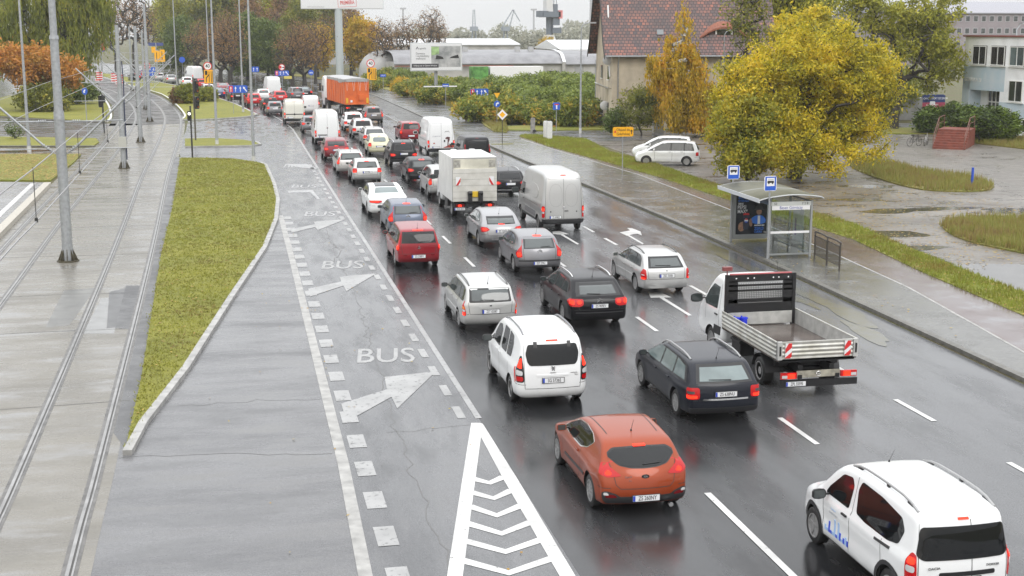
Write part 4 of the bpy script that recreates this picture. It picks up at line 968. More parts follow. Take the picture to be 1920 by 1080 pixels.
CARS['c4'] = dict(CARS['hatch'],sh=lambda: Shape([(.02,.34),(0,.5),(.04,.75),(.12,.98),(.42,1.30),(.6,1.39),(1.2,1.46),(1.9,1.48),(2.5,1.42),(3.1,1.14),(3.45,.98),(3.9,.85),(4.2,.66),(4.27,.48),(4.2,.3)],4.27,1.77,1.48,.84,2.61,belt=.94,tum=.36,wr=.32,bow=.16,r=.11),rear=[(-.56,1.0),(.56,1.0),(.50,1.30),(-.50,1.30)],rsur=[(-.60,.97),(.60,.97),(.56,1.36),(-.56,1.36)],rr=0,third=(1.39,.16),
 surround=[(.86,1.08),(1.05,1.30),(1.5,1.38),(2.1,1.38),(2.75,1.18),(3.25,.98),(2.3,.96),(1.3,.98)],srnd=1,side=[[(.98,1.09),(1.15,1.28),(1.55,1.35),(1.72,1.36),(1.75,.99),(1.3,1.0)],[(1.82,.985),(1.79,1.36),(2.2,1.34),(2.7,1.17),(3.1,.99)]],plate=(0,.44),rextra=[('bumper_trim',[(-.84,.50),(.84,.50),(.84,.56),(-.84,.56)],M_trim,0)],wip=(.05,.42,1.03),ant=.8)
CARS['lancer'] = dict(CARS['c4'],sh=lambda: Shape([(.03,.34),(0,.5),(.04,.78),(.16,1.0),(.58,1.26),(.8,1.38),(1.4,1.48),(2.1,1.5),(2.6,1.45),(3.5,1.0),(3.8,.93),(4.3,.78),(4.55,.62),(4.58,.45),(4.5,.3)],4.58,1.76,1.5,.95,2.635,belt=.96,tum=.34,wr=.325,bow=.16,r=.11),rear=[(-.56,1.04),(.56,1.04),(.54,1.22),(-.54,1.22)],rsur=[(-.6,1.01),(.6,1.01),(.58,1.30),(-.58,1.30)],third=(1.02,.13),plate=(.0,.74),surround=[(.9,1.08),(1.15,1.32),(1.6,1.40),(2.3,1.40),(3.0,1.16),(3.4,1.0),(2.4,.97),(1.4,.99)],side=[[(1.02,1.09),(1.22,1.30),(1.6,1.37),(1.85,1.375),(1.88,1.0),(1.4,1.01)],[(1.95,.995),(1.92,1.375),(2.4,1.35),(2.9,1.17),(3.3,1.0)]],screen=(2.75,3.5,.5,.62),mir=(3.1,1.02),seams=[[(1.91,.97),(1.93,.3),(1.3,.35)],[(1.93,.3),(3.1,.3),(3.15,.97)]],rextra=[('chrome_strip',[(-.45,.36),(.45,.36),(.45,.39),(-.45,.39)],M_chrome,0)])
CARS['micra'] = dict(CARS['hatch'],sh=lambda: Shape([(.03,.34),(0,.5),(.03,.78),(.12,.95),(.30,1.25),(.5,1.43),(1.0,1.52),(1.6,1.54),(2.1,1.48),(2.75,1.05),(3.0,.98),(3.45,.85),(3.68,.64),(3.72,.45),(3.65,.3)],3.72,1.66,1.54,.62,2.43,belt=.92,tum=.34,wr=.295,bow=.16,r=.15),rear=[(-.48,1.02),(.48,1.02),(.44,1.33),(-.44,1.33)],rsur=None,rr=2,screen=(1.95,2.6,.48,.58),mir=(2.35,1.0),surround=[(.55,1.0),(.7,1.35),(1.1,1.44),(1.7,1.44),(2.2,1.25),(2.6,.98)],side=[[(.63,1.03),(.76,1.33),(1.1,1.40),(1.3,1.40),(1.33,1.0)],[(1.4,1.0),(1.37,1.40),(1.75,1.40),(2.1,1.26),(2.5,1.0)]],seams=[[(1.36,.95),(1.38,.3)],[(2.4,.95),(2.4,.35)]],handles=[(.9,.88),(1.6,.87)],plate=(0,.68),third=(1.41,.1),ant=None)
# tall family cars
CARS['suv'] = dict(sh=lambda: Shape([(.02,.42),(0,.6),(.03,.9),(.08,1.08),(.34,1.5),(.5,1.62),(1.1,1.68),(2.2,1.68),(2.6,1.62),(3.3,1.15),(3.5,1.08),(4.1,.98),(4.38,.8),(4.42,.55),(4.35,.38)],4.42,1.83,1.68,.88,2.64,belt=1.06,tum=.30,wr=.36,bow=.12,r=.12,hb=.30),side=[[(.52,1.12),(.66,1.48),(1.0,1.54),(1.0,1.10)],[(1.07,1.10),(1.07,1.545),(1.75,1.55),(1.8,1.09)],[(1.87,1.09),(1.82,1.55),(2.3,1.53),(2.75,1.33),(3.1,1.1)]],wr=0,
 surround=[(.46,1.09),(.62,1.5),(1.0,1.57),(2.35,1.57),(2.85,1.33),(3.25,1.07)],srnd=0,seams=[[(1.03,1.05),(1.03,.7)],[(1.83,1.05),(1.85,.4)],[(3.0,1.05),(3.0,.45)]],handles=[(1.2,.98),(2.0,.97)],screen=(2.4,3.15,.52,.64),rear=[(-.58,1.14),(.58,1.14),(.52,1.48),(-.52,1.48)],rsur=[(-.64,1.1),(.64,1.1),(.57,1.53),(-.57,1.53)],rr=1,
 rseams=[[(-.68,1.1),(-.64,.66),(.64,.66),(.68,1.1)]],rextra=[('bumper_trim',[(-.9,.36),(.9,.36),(.9,.54),(-.9,.54)],M_trim,0)],mir=(2.8,1.14),wip=(0,.38,1.17),ant=.65,plate=(0,.88),third=(1.55,.13),spokes=5,rails=(.6,2.4),front=(.78,.92,.55))
CARS['mpv'] = dict(CARS['suv'],sh=lambda: Shape([(.02,.36),(0,.55),(.02,.85),(.05,1.05),(.24,1.5),(.4,1.6),(1.2,1.65),(2.2,1.65),(2.8,1.55),(3.6,1.08),(3.8,1.0),(4.2,.85),(4.38,.66),(4.4,.48),(4.33,.3)],4.4,1.8,1.65,.86,2.7,belt=1.0,tum=.28,wr=.32,bow=.13,r=.12),rear=[(-.62,1.08),(.62,1.08),(.56,1.5),(-.56,1.5)],side=[[(.42,1.08),(.54,1.48),(1.0,1.54),(1.0,1.05)],[(1.07,1.05),(1.07,1.545),(1.85,1.54),(1.9,1.03)],[(1.97,1.03),(1.92,1.54),(2.4,1.5),(3.0,1.2),(3.3,1.03)]],surround=[(.36,1.04),(.5,1.5),(1.0,1.57),(2.4,1.55),(3.05,1.22),(3.5,1.01)],rextra=[],screen=(2.6,3.5,.54,.66),mir=(3.05,1.08),plate=(0,.55),front=(.66,.8,.5))
CARS['sedan'] = dict(sh=lambda: Shape([(.03,.34),(0,.55),(.03,.82),(.10,.98),(.35,1.02),(.85,1.06),(1.3,1.28),(1.7,1.40),(2.4,1.46),(3.0,1.44),(3.5,1.25),(4.0,.98),(4.3,.93),(4.95,.8),(5.12,.6),(5.14,.45),(5.08,.3)],5.14,1.92,1.46,1.15,2.99,belt=.96,tum=.38,wr=.34,bow=.14,r=.10),side=[[(1.25,1.04),(1.5,1.24),(1.85,1.34),(2.3,1.37),(2.34,1.0)],[(2.42,1.0),(2.38,1.375),(3.0,1.36),(3.45,1.18),(3.8,1.0)]],wr=0,surround=[(1.15,1.0),(1.45,1.26),(1.85,1.37),(2.9,1.395),(3.5,1.2),(3.9,.98)],srnd=0,
 seams=[[(2.38,.97),(2.4,.3),(1.6,.4)],[(2.4,.3),(3.6,.3),(3.7,.96)]],handles=[(1.65,.88),(2.65,.87)],screen=(3.15,3.95,.54,.66),rear=None,mir=(3.55,1.02),plate=(0,.62),spokes=10,wip=None,ant=None,rseams=[[(-.72,.98),(-.66,.72),(.66,.72),(.72,.98)]])
def sedan_extra(sh,root,pm):
 sh.patch('rear_window','T',[(-.60,.98),(.60,.98),(.50,1.50),(-.50,1.50)],G_pale,root,off=.008)
 sh.patch('roof_glass','T',[(-.50,1.60),(.50,1.60),(.50,2.9),(-.50,2.9)],G_dark,root,off=.005)
 sh.patch('bumper_trim','B',[(-.55,.26),(.55,.26),(.5,.36),(-.5,.36)],M_trim,root,off=.01)
 sh.patch('chrome_strip','B',[(-.36,.715),(.36,.715),(.36,.735),(-.36,.735)],M_chrome,root,off=.012)
def cmax_extra(sh,root,pm): pass
# leisure vans
CARS['berlingo'] = dict(sh=lambda: Shape([(.03,.34),(0,.52),(.01,.9),(.05,1.12),(.14,1.55),(.26,1.72),(.6,1.79),(1.4,1.82),(2.4,1.80),(2.85,1.70),(3.55,1.15),(3.75,1.06),(4.15,.95),(4.36,.75),(4.38,.5),(4.3,.32)],4.38,1.81,1.82,.86,2.73,belt=1.04,tum=.20,wr=.325,bow=.10,r=.16,crown=.04),side=[[(.95,1.10),(.88,1.4),(1.0,1.62),(1.42,1.66),(1.42,1.08)],[(1.5,1.08),(1.5,1.66),(2.05,1.67),(2.12,1.14),(2.05,1.08)],[(2.3,1.06),(2.26,1.50),(2.4,1.62),(2.7,1.58),(3.0,1.28),(3.0,1.08)],[(3.06,1.08),(3.06,1.24),(3.35,1.08)]],wr=1,
 seams=[[(2.2,1.72),(2.2,.32)],[(1.1,.95),(1.1,.45)],[(2.2,.32),(3.1,.32),(3.15,.9)]],handles=[(2.42,.98),(2.0,.98)],screen=(2.9,3.5,.55,.66),rear=[(-.62,1.14),(-.56,1.06),(.56,1.06),(.62,1.14),(.66,1.34),(.60,1.56),(-.60,1.56),(-.66,1.34)],rr=1,
 rseams=[[(-.72,1.6),(-.70,.8),(-.68,.5),(.68,.5),(.70,.8),(.72,1.6)]],rextra=[('handle_bar',[(-.40,.80),(.40,.80),(.40,.85),(-.40,.85)],'paint',1),('window_hinge',[(-.46,1.48),(-.37,1.48),(-.37,1.62),(-.46,1.62)],M_black,0),('window_hinge',[(.37,1.48),(.46,1.48),(.46,1.62),(.37,1.62)],M_black,0),('red_mark',[(-1.10,.62),(-1.04,.66),(-1.05,1.02),(-1.11,1.0)],mat('mark_red',(.6,.06,.05),.4),0)],
 mir=(3.05,1.1),mirs=1.25,wip=None,ant=None,plate=(0,.70),third=(1.645,.14),spokes=0,rails=(.5,2.5),front=(.72,.9,.5))
CARS['dokker'] = dict(CARS['berlingo'],sh=lambda: Shape([(.03,.38),(0,.55),(.01,.9),(.04,1.12),(.12,1.6),(.22,1.74),(.6,1.80),(1.4,1.83),(2.4,1.81),(2.85,1.71),(3.5,1.18),(3.7,1.08),(4.15,.97),(4.34,.75),(4.36,.5),(4.3,.34)],4.36,1.77,1.82,.74,2.81,belt=1.06,tum=.18,wr=.33,bow=.09,r=.14,crown=.04,hb=.26,lo=.36),side=[[(.58,1.14),(.48,1.38),(.62,1.55),(1.3,1.64),(2.0,1.66),(2.08,1.50),(2.0,1.12),(1.7,1.08),(.9,1.08)],[(2.28,1.10),(2.24,1.5),(2.34,1.62),(2.65,1.58),(3.05,1.24),(3.15,1.10)]],
 seams=[[(2.15,1.74),(2.15,.4)],[(1.05,1.05),(1.0,.5)],[(3.15,1.0),(3.12,.45)]],handles=[(2.32,.98)],hm=M_black,archtrim=True,mould=[(.75,.99),(1.25,.97),(1.25,1.01),(.75,1.03)],rear=[(-.80,1.12),(-.66,1.04),(.66,1.04),(.80,1.12),(.74,1.50),(.66,1.55),(-.66,1.55),(-.74,1.50)],rr=1,rseams=[[(.12,1.75),(.12,.5)],[(-.76,1.62),(-.74,.5),(.74,.5),(.76,1.62)]],rextra=[('handle_bar',[(-.42,.78),(.52,.78),(.52,.85),(-.42,.85)],M_black,1),('bumper',[(-.98,.32),(.98,.32),(.98,.56),(-.98,.56)],M_trim,1)],rails=(.35,2.55),third=(1.655,.09),spokes=5,ant=2.55,plate=(0,.70))
# panel vans
def vanS(L,W,H,ro,wb,lo=.5,hood=.75): return Shape([(.03,.45),(0,.62),(.01,1.2),(.04,1.9),(.10,H-.28),(.24,H-.07),(.6,H-.01),(1.8,H),(L-2.2,H-.01),(L-1.75,H-.1),(L-1.35,H-.5),(L-.75,1.42),(L-.55,1.25),(L-.12,1.0),(L-.01,.75),(L,.5),(L-.05,.35)],L,W,H,ro,wb,belt=1.35,tum=.115,wr=.34,bow=.06,fbow=.22,nose=.12,tail=.03,r=.20,crown=.05,hb=.32,lo=lo)
VANW = lambda L: [[(L-2.05,1.32),(L-2.05,1.88),(L-1.55,1.90),(L-1.25,1.66),(L-1.0,1.36),(L-1.2,1.30)]]
CARS['van'] = dict(sh=lambda: vanS(5.9,1.99,2.72,1.0,3.66),side=VANW(5.9),wr=0,seams=[[(3.75,2.2),(3.75,.45)],[(2.5,2.3),(2.5,.5)],[(4.9,1.3),(4.95,.5)],[(.9,1.15),(3.7,1.15)]],handles=[(3.9,1.15)],hm=M_trim,screen=(4.4,5.05,.6,.72),rear=None,rseams=[[(0,2.55),(0,.62)],[(-.82,2.42),(-.84,.62),(.84,.62),(.82,2.42),(-.82,2.42)]],mir=(4.75,1.42),mirs=1.7,wip=None,ant=None,plate=(-.38,.70),third=(2.58,.12),spokes=0,front=(.85,1.05,.5),rextra=[('bumper',[(-1.03,.42),(1.03,.42),(1.03,.60),(-1.03,.60)],M_trim,0)],low=M_trim)
def van_extra(sh,root,pm):
 for a in (-.36,.36):      # outlines of pressed door panels, edge shade drawn as grey lines
  for z0,z1 in ((1.18,2.18),): sh.line('door_shade_line','B',chaikin([(a-.30,z0),(a+.30,z0),(a+.27,z1),(a-.27,z1)],2),mat('pressing_shade',(.30,.30,.30),.4),root,w=.012,off=.003,closed=True)
 for a in (-.6,.6): badge_round(sh,root,a,.95,.03,M_black)
 badge_round(sh,root,0,1.14,.06);MB().box(sh.point('B',.12,.98,.02),(.18,.03,.035)).build('door_handle',M_trim,root,sm=0)
 sh.patch('side_pressing','L',chaikin([(1.0,1.38),(3.4,1.38),(3.3,2.05),(1.0,2.05)],2),P_silver if pm is P_silver2 else pm,root,off=.010)
 sh.patch('side_cladding','L',[(1.45,.60),(3.6,.60),(3.6,.84),(1.45,.84)],M_trim if pm is not P_silver2 else P_lgrey,root,off=.012)
 wp = sh.point('B',-.85,1.9)
CARS['van_low'] = dict(CARS['van'],sh=lambda: Shape([(.03,.38),(0,.55),(.01,1.0),(.06,1.6),(.14,1.8),(.3,1.92),(1.0,1.97),(2.6,1.96),(3.2,1.85),(3.9,1.3),(4.15,1.18),(4.7,1.0),(4.86,.75),(4.89,.5),(4.82,.33)],4.89,1.9,1.97,.95,3.0,belt=1.15,tum=.15,wr=.33,bow=.08,r=.15,lo=None),side=[[(2.9,1.14),(2.9,1.66),(3.2,1.66),(3.7,1.24),(3.7,1.12)]],screen=(3.3,3.95,.58,.7),seams=[[(2.75,1.8),(2.75,.4)]],handles=[(2.9,.98)],mir=(3.6,1.2),mirs=1.3,rear=None,rseams=[[(-.78,1.8),(-.78,.55),(.78,.55),(.78,1.8)]],third=(1.86,.1),plate=(0,.9),rextra=[])
CARS['van_black'] = dict(CARS['van_low'],side=[[(.5,1.16),(.5,1.66),(1.6,1.68),(1.6,1.14)],[(1.7,1.14),(1.7,1.68),(2.8,1.68),(2.8,1.14)],[(2.9,1.14),(2.9,1.66),(3.2,1.66),(3.7,1.24),(3.7,1.12)]],rear=[(-.62,1.14),(.62,1.14),(.58,1.66),(-.58,1.66)],rr=1)
LAMPS['vanlow'] = [('tail_light',[(.80,.95),(.98,.95),(.96,1.45),(.82,1.45)],M_lred,.012),('brake_light',[(.83,1.1),(.95,1.1),(.95,1.3),(.83,1.3)],M_lon,.018)]
# ================================================================= THE QUEUE
def C(cx,py): return at(cx,py)
def kia_x(sh,root,pm):
 p = sh.point('B',0,.80,.004);b = MB()
 b.prism([(.075*math.cos(t),.038*math.sin(t)) for t in np.linspace(0,2*math.pi,25)[:-1]],0,.012,f=lambda x,y,q: (p.x+x,p.y-q,p.z+y));o = b.build('badge',M_black,root,sm=0)
 text('lettering','KIA',(p.x,p.y-.014,p.z),(math.pi/2,0,0),.052,M_chrome,o,.001,bold=.001)
 badge_text(sh,root,"Cee'd",-.33,.80,.055);badge_text(sh,root,'Tx',-.30,.735,.045)
 MB().cyl((.48,-.86,.25),(.48,-.78,.25),.045,.045,12).build('exhaust_pipe',M_chrome,root,sm=40)
 for sd in (-1,1): sh.line('roof_gap','T',[(sd*.50,1.0),(sd*.53,2.2)],M_seam,root,w=.02)
 p = sh.point('B',0,.60,.01)
car('orange','hatchback','car','orange-red three-door hatchback with a black bumper insert beside the hatched white marking',C(1187,944),P_orange,'orange','ZS 260NY',extras=kia_x,mirm=P_orange)
def dok_x(sh,root,pm):
 badge_text(sh,root,'DACIA',-.50,.92,.055,M_black,1.2);badge_text(sh,root,'DOKKER',.48,.92,.05,M_black,1.1)
 rr = random.Random(4);bl = [mat('sticker_blue',(.03,.08,.62),.3),mat('sticker_pale',(.35,.52,.8),.3)]
 y = 3.05
 while y > 2.2:
  h = rr.choice((.06,.1,.14,.2,.3));k = rr.randint(0,1)
  sh.patch('blue_sticker','L',[(y,.46),(y-.055,.46),(y-.055,.46+h),(y,.46+h)],bl[k],root,off=.005,th=.004);y -= .07
 for nm,z,s,mm,sz in (('lettering',.92,'Dokker',bl[1],.05),('lettering',.84,'STEPWAY',mat('sticker_grey',(.4,.42,.45),.4),.06)):
  p = sh.point('L',2.72,z,.012);text(nm,s,p,(math.pi/2,0,-math.pi/2),sz,mm,root,.001,sp=1.3)
fy = at(1524,1018);
car('dokker','people_carrier','car','white people carrier with blue block stickers on its door and grey roof rails',(fy[0]+.86,fy[1]-2.81),P_white,'dokker',None,railm=M_rim,railf=M_trim,mirm=M_black,brake=True,extras=dok_x)
car('audi','estate_car','car','dark blue-black estate car with silver roof rails beside the flatbed lorry',C(1332,775),P_night,'audi','ZS 638NU',railm=M_rim,glass=G_pale)
def ber_x(sh,root,pm):
 p = sh.point('B',0,.985,.006);b = MB()
 lion = [(-.03,-.05),(-.01,-.045),(0,-.02),(.02,-.05),(.045,-.05),(.03,-.015),(.045,.01),(.03,.03),(.05,.05),(.02,.055),(0,.035),(-.02,.06),(-.05,.05),(-.03,.03),(-.045,.005),(-.02,0),(-.035,-.03)]
 b.prism(lion,0,.01,f=lambda x,y,q: (p.x+x,p.y-q,p.z+y));b.build('badge',M_chrome,root,sm=0)
 badge_text(sh,root,'PEUGEOT',0,.89,.035,M_rim);badge_text(sh,root,'PARTNER',.52,.86,.04,M_rim);badge_text(sh,root,'Tepee',.58,.815,.035,M_rim)
car('berlingo','people_carrier','car','white people carrier with a dark rear window and black window hinges',C(1022,748),P_white,'berlingo','SG 5736S',railm=mat('rail_grey',(.25,.25,.26),.35,metal=.5),mirm=M_trim,extras=ber_x)
car('astra','estate_car','car','silver estate car with red and amber tail lights, roof aerial and thin roof rails',C(910,613),P_silver2,'astra','ZST 05587',railm=mat('rail_dark',(.1,.1,.1),.4,metal=.4),glass=G_mid,mirm=M_trim,extras=lambda s,r,p: badge_round(s,r,0,.87,.035))
car('c5','estate_car','car','black estate car with a double chevron badge and bright roof rails',C(1107,603),P_black,'c5','ZS 909EV',railm=M_chrome,glass=G_mid,extras=lambda s,r,p: badge_chevron(s,r,0,.86))
car('merc','estate_car','car','silver estate car without licence frame alone in its lane over a white arrow',C(1234,546),P_silver2,'merc','ZSD 35006',railm=mat('rail_dark',(.1,.1,.1),.4,metal=.4),brake=True,glass=G_mid,extras=lambda s,r,p: badge_round(s,r,0,.90,.03))
car('mitsu','estate_car','car','dark red estate car with a red glowing strip above its black rear window',C(780,497),P_red,'tall','ZS 338FV',extras=lambda s,r,p: [MB().prism([(-.03+dx,dz),(0+dx,.035+dz),(.03+dx,dz),(0+dx,-.035+dz)],0,.008,f=lambda x,y,q,P_=s.point('B',0,.84,.004): (P_.x+x,P_.y-q,P_.z+y)).build('badge',M_chrome,r,sm=0) for dx,dz in ((0,.035),(-.03,-.03),(.03,-.03))])
car('c4','hatchback','car','blue-grey hatchback with tall tail lights right behind the white saloon',C(762,438),P_blue,'c4','ZS 207JA',glass=G_mid,extras=lambda s,r,p: badge_chevron(s,r,0,.86),mirm=P_blue)
car('c4','hatchback','car','dark grey-blue hatchback with tall tail lights in front of the black chevron-badged estate',C(1004,508),P_grey,'c4','ZST 23961',glass=G_mid,extras=lambda s,r,p: badge_chevron(s,r,0,.86))
car('lancer','hatchback','car','silver-grey hatchback with star-shaped tail lights behind the white box lorry',C(934,460),P_lgrey,'wrapstar','ZS 155GV',glass=G_mid)
car('sedan','saloon_car','car','long white saloon with a glass roof and thin red tail lights',C(725,403),P_white,'sedan','ZPL 18447',extras=sedan_extra)
car('hatch','hatchback','car','pale silver hatchback with square red tail lights and a lit light in its window',C(687,343),P_silver2,'square','ZS 7705L',lod=1,glass=G_mid,mirm=P_silver2)
car('estate','estate_car','car','silver estate car with tall tail lights and dark lower bumper behind the claret hatchback',C(657,326),P_silver,'tall',None,lod=1,railm=M_chrome,glass=G_mid)
car('lancer','hatchback','car','claret hatchback with a slim rear window right behind the white minibus',C(630,299),P_claret,'wrapstar',None,lod=1)
car('suv','off_roader','car','black crossover with four round red lights beside the cream small car',C(755,311),P_black,'wrapstar',None,lod=1,railm=M_chrome,mirm=P_black)
car('c4','hatchback','car','black hatchback between the black crossover and the white box lorry',C(790,342),P_black,'wrapstar',None,lod=1,glass=G_mid)
car('mpv','people_carrier','car','silver people carrier half hidden by the white box lorry',C(831,368),P_silver,'tall',None,lod=1)
car('passat','estate_car','car','black estate car with chrome bumper strip between the box lorry and the silver van',C(951,367),P_black,'wrapstar',None,lod=1,railm=M_chrome,extras=lambda s,r,p: [badge_round(s,r,0,.90,.06),s.patch('chrome_strip','B',[(-.8,.42),(.8,.42),(.8,.45),(-.8,.45)],M_chrome,r)])
car('micra','small_car','car','small cream rounded hatchback in the middle of the queue',C(711,291),P_cream,'square',None,lod=1,glass=G_pale)
car('estate','estate_car','car','pale estate car with black roof rails hidden behind the cream small car',C(701,274),P_silver2,'square',None,lod=1,railm=M_trim,glass=G_mid)
car('suv','off_roader','car','silver-grey off-roader with a broad dark rear window and square tail lights',C(680,260),P_silver,'square',None,lod=1,railm=M_trim)
car('suv','off_roader','car','white off-roader partly hidden behind the silver-grey off-roader',C(663,246),P_white,'square',None,lod=1)
car('suv','off_roader','car','brown-grey off-roader with tall red pillar lights right behind the orange trailer',C(700,232),P_brown,'tall',None,lod=1,railm=M_trim)
car('mpv','people_carrier','car','dark red people carrier in front of the white van with a picture on its doors',C(769,266),P_red,'tall',None,lod=1)
car('van_black','people_carrier','car','black people carrier with a dark roof seen above the box lorry',C(891,309),P_black,'vanlow',None,lod=1,brake=False)
# vans
car('van','panel_van','van','silver high-roof panel van with plain rear doors in the right-hand lane',C(1047,430),P_silver2,'van','ZS 604EG',extras=van_extra,mirm=M_trim,brake=True)
def duc_x(sh,root,pm):
 sh.patch('picture_sticker','B',[(.12,.66),(.95,.66),(.95,1.0),(.6,.86),(.3,.74)],mat('sticker_red',(.35,.05,.03),.4),root,off=.015)
 sh.patch('picture_sticker','B',[(.42,.7),(.5,.72),(.52,1.05),(.60,1.2),(.62,1.42),(.42,1.44),(.30,1.36),(.30,1.28),(.45,1.28),(.46,1.1)],mat('sticker_dark',(.1,.04,.04),.4),root,off=.019)
 sh.patch('picture_sticker','B',[(.58,.95),(.66,.92),(.78,.68),(.70,.68),(.6,.85)],M_black,root,off=.019)
 sh.patch('picture_sticker','B',[(.18,1.08),(.28,1.08),(.28,1.22),(.18,1.22)],M_black,root,off=.019)
 for z,s,h in ((2.28,'KOMINKI   PIECE   GRILLE',.09),(2.16,'www.kominki.szczecin.pl',.09),(1.78,'SPRZEDAZ',.08),(1.64,'MONTAZ SERWIS',.08)):
  if z > 2.1: p = sh.point('B',0,z,.02)
  else: p = sh.point('B',-.4,z,.02)
  pass
 badge_text(sh,root,'91 460 37 00',-.35,1.48,.11,mat('sticker_grey2',(.35,.36,.4),.4));sh.line('mountain_mark','B',[(.25,1.76),(.35,1.86),(.42,1.79),(.5,1.86),(.6,1.76)],M_black,root,w=.025,off=.01)
 sh.patch('red_triangle','B',[(-.62,.95),(-.44,.95),(-.53,1.05)],mat('sticker_red',(.35,.05,.03),.4),root,off=.014)
 sh.line('door_split','B',[(0,2.5),(0,.62)],M_seam,root,w=.012)
car('van','panel_van','van','white high-roof van with a red and black picture on its rear doors',C(824,292),P_white,'van',None,lod=1,brake=True,extras=duc_x)
def mini_x(sh,root,pm):
 sh.patch('side_window','L',[(.35,1.35),(1.25,1.35),(1.25,2.0),(.35,2.0)],mat('glass_olive',(.05,.05,.02),.05,spec=.8),root,off=.01)
 sh.patch('green_stripe','L',[(.1,1.0),(3.5,1.0),(3.5,1.04),(.1,1.04)],mat('stripe_green',(.1,.3,.2),.4),root,off=.006)
 MB().box((0,.6,2.72),(.95,1.1,.12)).build('roof_unit',P_white,root,sm=0);badge_round(sh,root,0,1.4,.07)
 sh.patch('step_panel','B',[(-.75,.80),(-.02,.80),(-.02,.87),(-.75,.87)],M_trim,root,off=.014)
car('van','minibus','van','white high-roof minibus with a roof air unit and a side window in the left lane',C(613,271),P_white,'van',None,lod=1,extras=mini_x)
def cream_x(sh,root,pm):
 sh.patch('green_stripe','L',[(.05,.95),(3.6,.95),(3.6,1.06),(.05,1.06)],mat('stripe_olive',(.22,.24,.06),.4),root,off=.006)
 sh.patch('handle_bar','B',[(-.80,.98),(.80,.98),(.80,1.06),(-.80,1.06)],M_trim,root,off=.012);badge_round(sh,root,0,1.02,.09,M_black)
CARS['van_mid'] = dict(CARS['van'],sh=lambda: vanS(5.9,1.99,2.4,1.0,3.66),third=(2.28,.25),rseams=[[(0,2.25),(0,.62)],[(-.82,2.12),(-.84,.62),(.84,.62),(.82,2.12),(-.82,2.12)]])
car('van_mid','panel_van','van','cream-white van with a dark bar across its rear doors and an olive side stripe',C(552,233),P_cwhite,'van',None,lod=1,extras=cream_x)
car('van_low','panel_van','van','plain white lower van between the cream-white van and the orange trailer',C(583,213),P_white,'vanlow',None,lod=1)
far = 'small vehicles far along the queue'
def hdg(y): return math.atan((shift(y-3)-shift(y+3))/6) if y > 146 else 0.0
def F(kind,nm,cat,label,cx,py,pm,lamps,**k):
 p = C(cx,py);return car(kind,nm,cat,label,p,pm,lamps,None,lod=2,hd=hdg(p[1]),**k)
F('hatch','hatchback','car','dark grey hatchback tucked between the cream-white van and the white minibus',584,248,P_grey,'wrapstar')
F('hatch','hatchback','car','dark hatchback with pale lit window lamp left of the cream-white van',516,216,P_grey,'square')
F('hatch','hatchback','car','black car directly behind the red hatchback on the left lane',507,207,P_black,'wrapstar')
F('hatch','hatchback','car','bright red hatchback behind the tall lamp post and the blue lane sign',476,198,P_bright,'square')
F('suv','off_roader','car','black off-roader partly behind the blue lane sign on the island',445,192,P_black,'wrapstar',railm=M_chrome)
F('sedan','saloon_car','car','dark blue saloon seen just right of the yellow lane sign pole',408,185,P_navy,'square',extras=sedan_extra)
F('hatch','hatchback','car','silver hatchback above the yellow-green bush',391,177,P_silver,'square')
F('sedan','saloon_car','car','dark red saloon beyond the dark blue saloon',419,174,P_claret,'square',extras=sedan_extra)
def box_x(sh,root,pm): MB().box((0,1.0,sh.H+.16),(.8,1.9,.28)).build('roof_box',M_black,root,sm=30)
F('estate','estate_car','car','silver estate car carrying a black roof box',441,180,P_silver,'wrapstar',extras=box_x)
F('hatch','hatchback','car','white rounded hatchback in front of the big far white van',494,188,P_white,'square',glass=G_mid)
car('van','panel_van','van','big white high-roof van further along the queue left of the orange trailer',C(513,181),P_white,'van',None,lod=2,hd=.08,extras=None)
F('hatch','hatchback','car','light red hatchback behind the cream-white van roof',525,192,P_bright,'square')
F('mpv','people_carrier','car','dark grey people carrier behind the plain white van',557,187,P_grey,'wrapstar')
F('sedan','saloon_car','car','black saloon at the right edge of the dark grey people carrier',571,183,P_black,'square',extras=sedan_extra)
F('hatch','hatchback','car','white hatchback on the bend beside a lamp post',351,161,P_white,'square')
car('van','panel_van','van','white high-roof van on the bend behind the white hatchback',C(369,153),P_white,'van',None,lod=2,hd=.3)
F('hatch','hatchback','car','red hatchback behind the yellow lane sign on the bend',379,165,P_bright,'square')
F('hatch','hatchback','car','dark car with two lit tail lights at the far end of the queue',254,152,P_black,'square')
F('hatch','hatchback','car','pale cream hatchback in the far part of the bend',299,152,P_silver2,'square')
F('estate','estate_car','car','silver-blue estate car next to the pale cream hatchback on the bend',321,156,P_silver,'square')
F('mpv','people_carrier','car','dark people carrier at the very end of the visible road',272,149,P_dblue,'square')
# parked white cars on the lot side, seen from their left
def parked(label,fr,re,hd_off=0.0):
 f_,r_ = at(*fr),at(*re);d = (f_[0]-r_[0],f_[1]-r_[1]);h = math.atan2(-d[0],d[1]);
 # left wheels touch the given points; the axle centre lies to the right of them
 nx,ny = math.cos(h),math.sin(h)
 return car('mpv','people_carrier','car',label,(r_[0]+nx*.86,r_[1]+ny*.86),P_white,'square',None,lod=1,hd=h,group='white cars parked by the lawn',brake=False,spokes=8,glass=G_mid,mirm=P_white)
parked('white people carrier parked by the yellow tree, its whole side showing',(1226,311),(1287,312))
parked('white people carrier parked behind the nearer white one, only its bonnet showing',(1216,300),(1277,301))
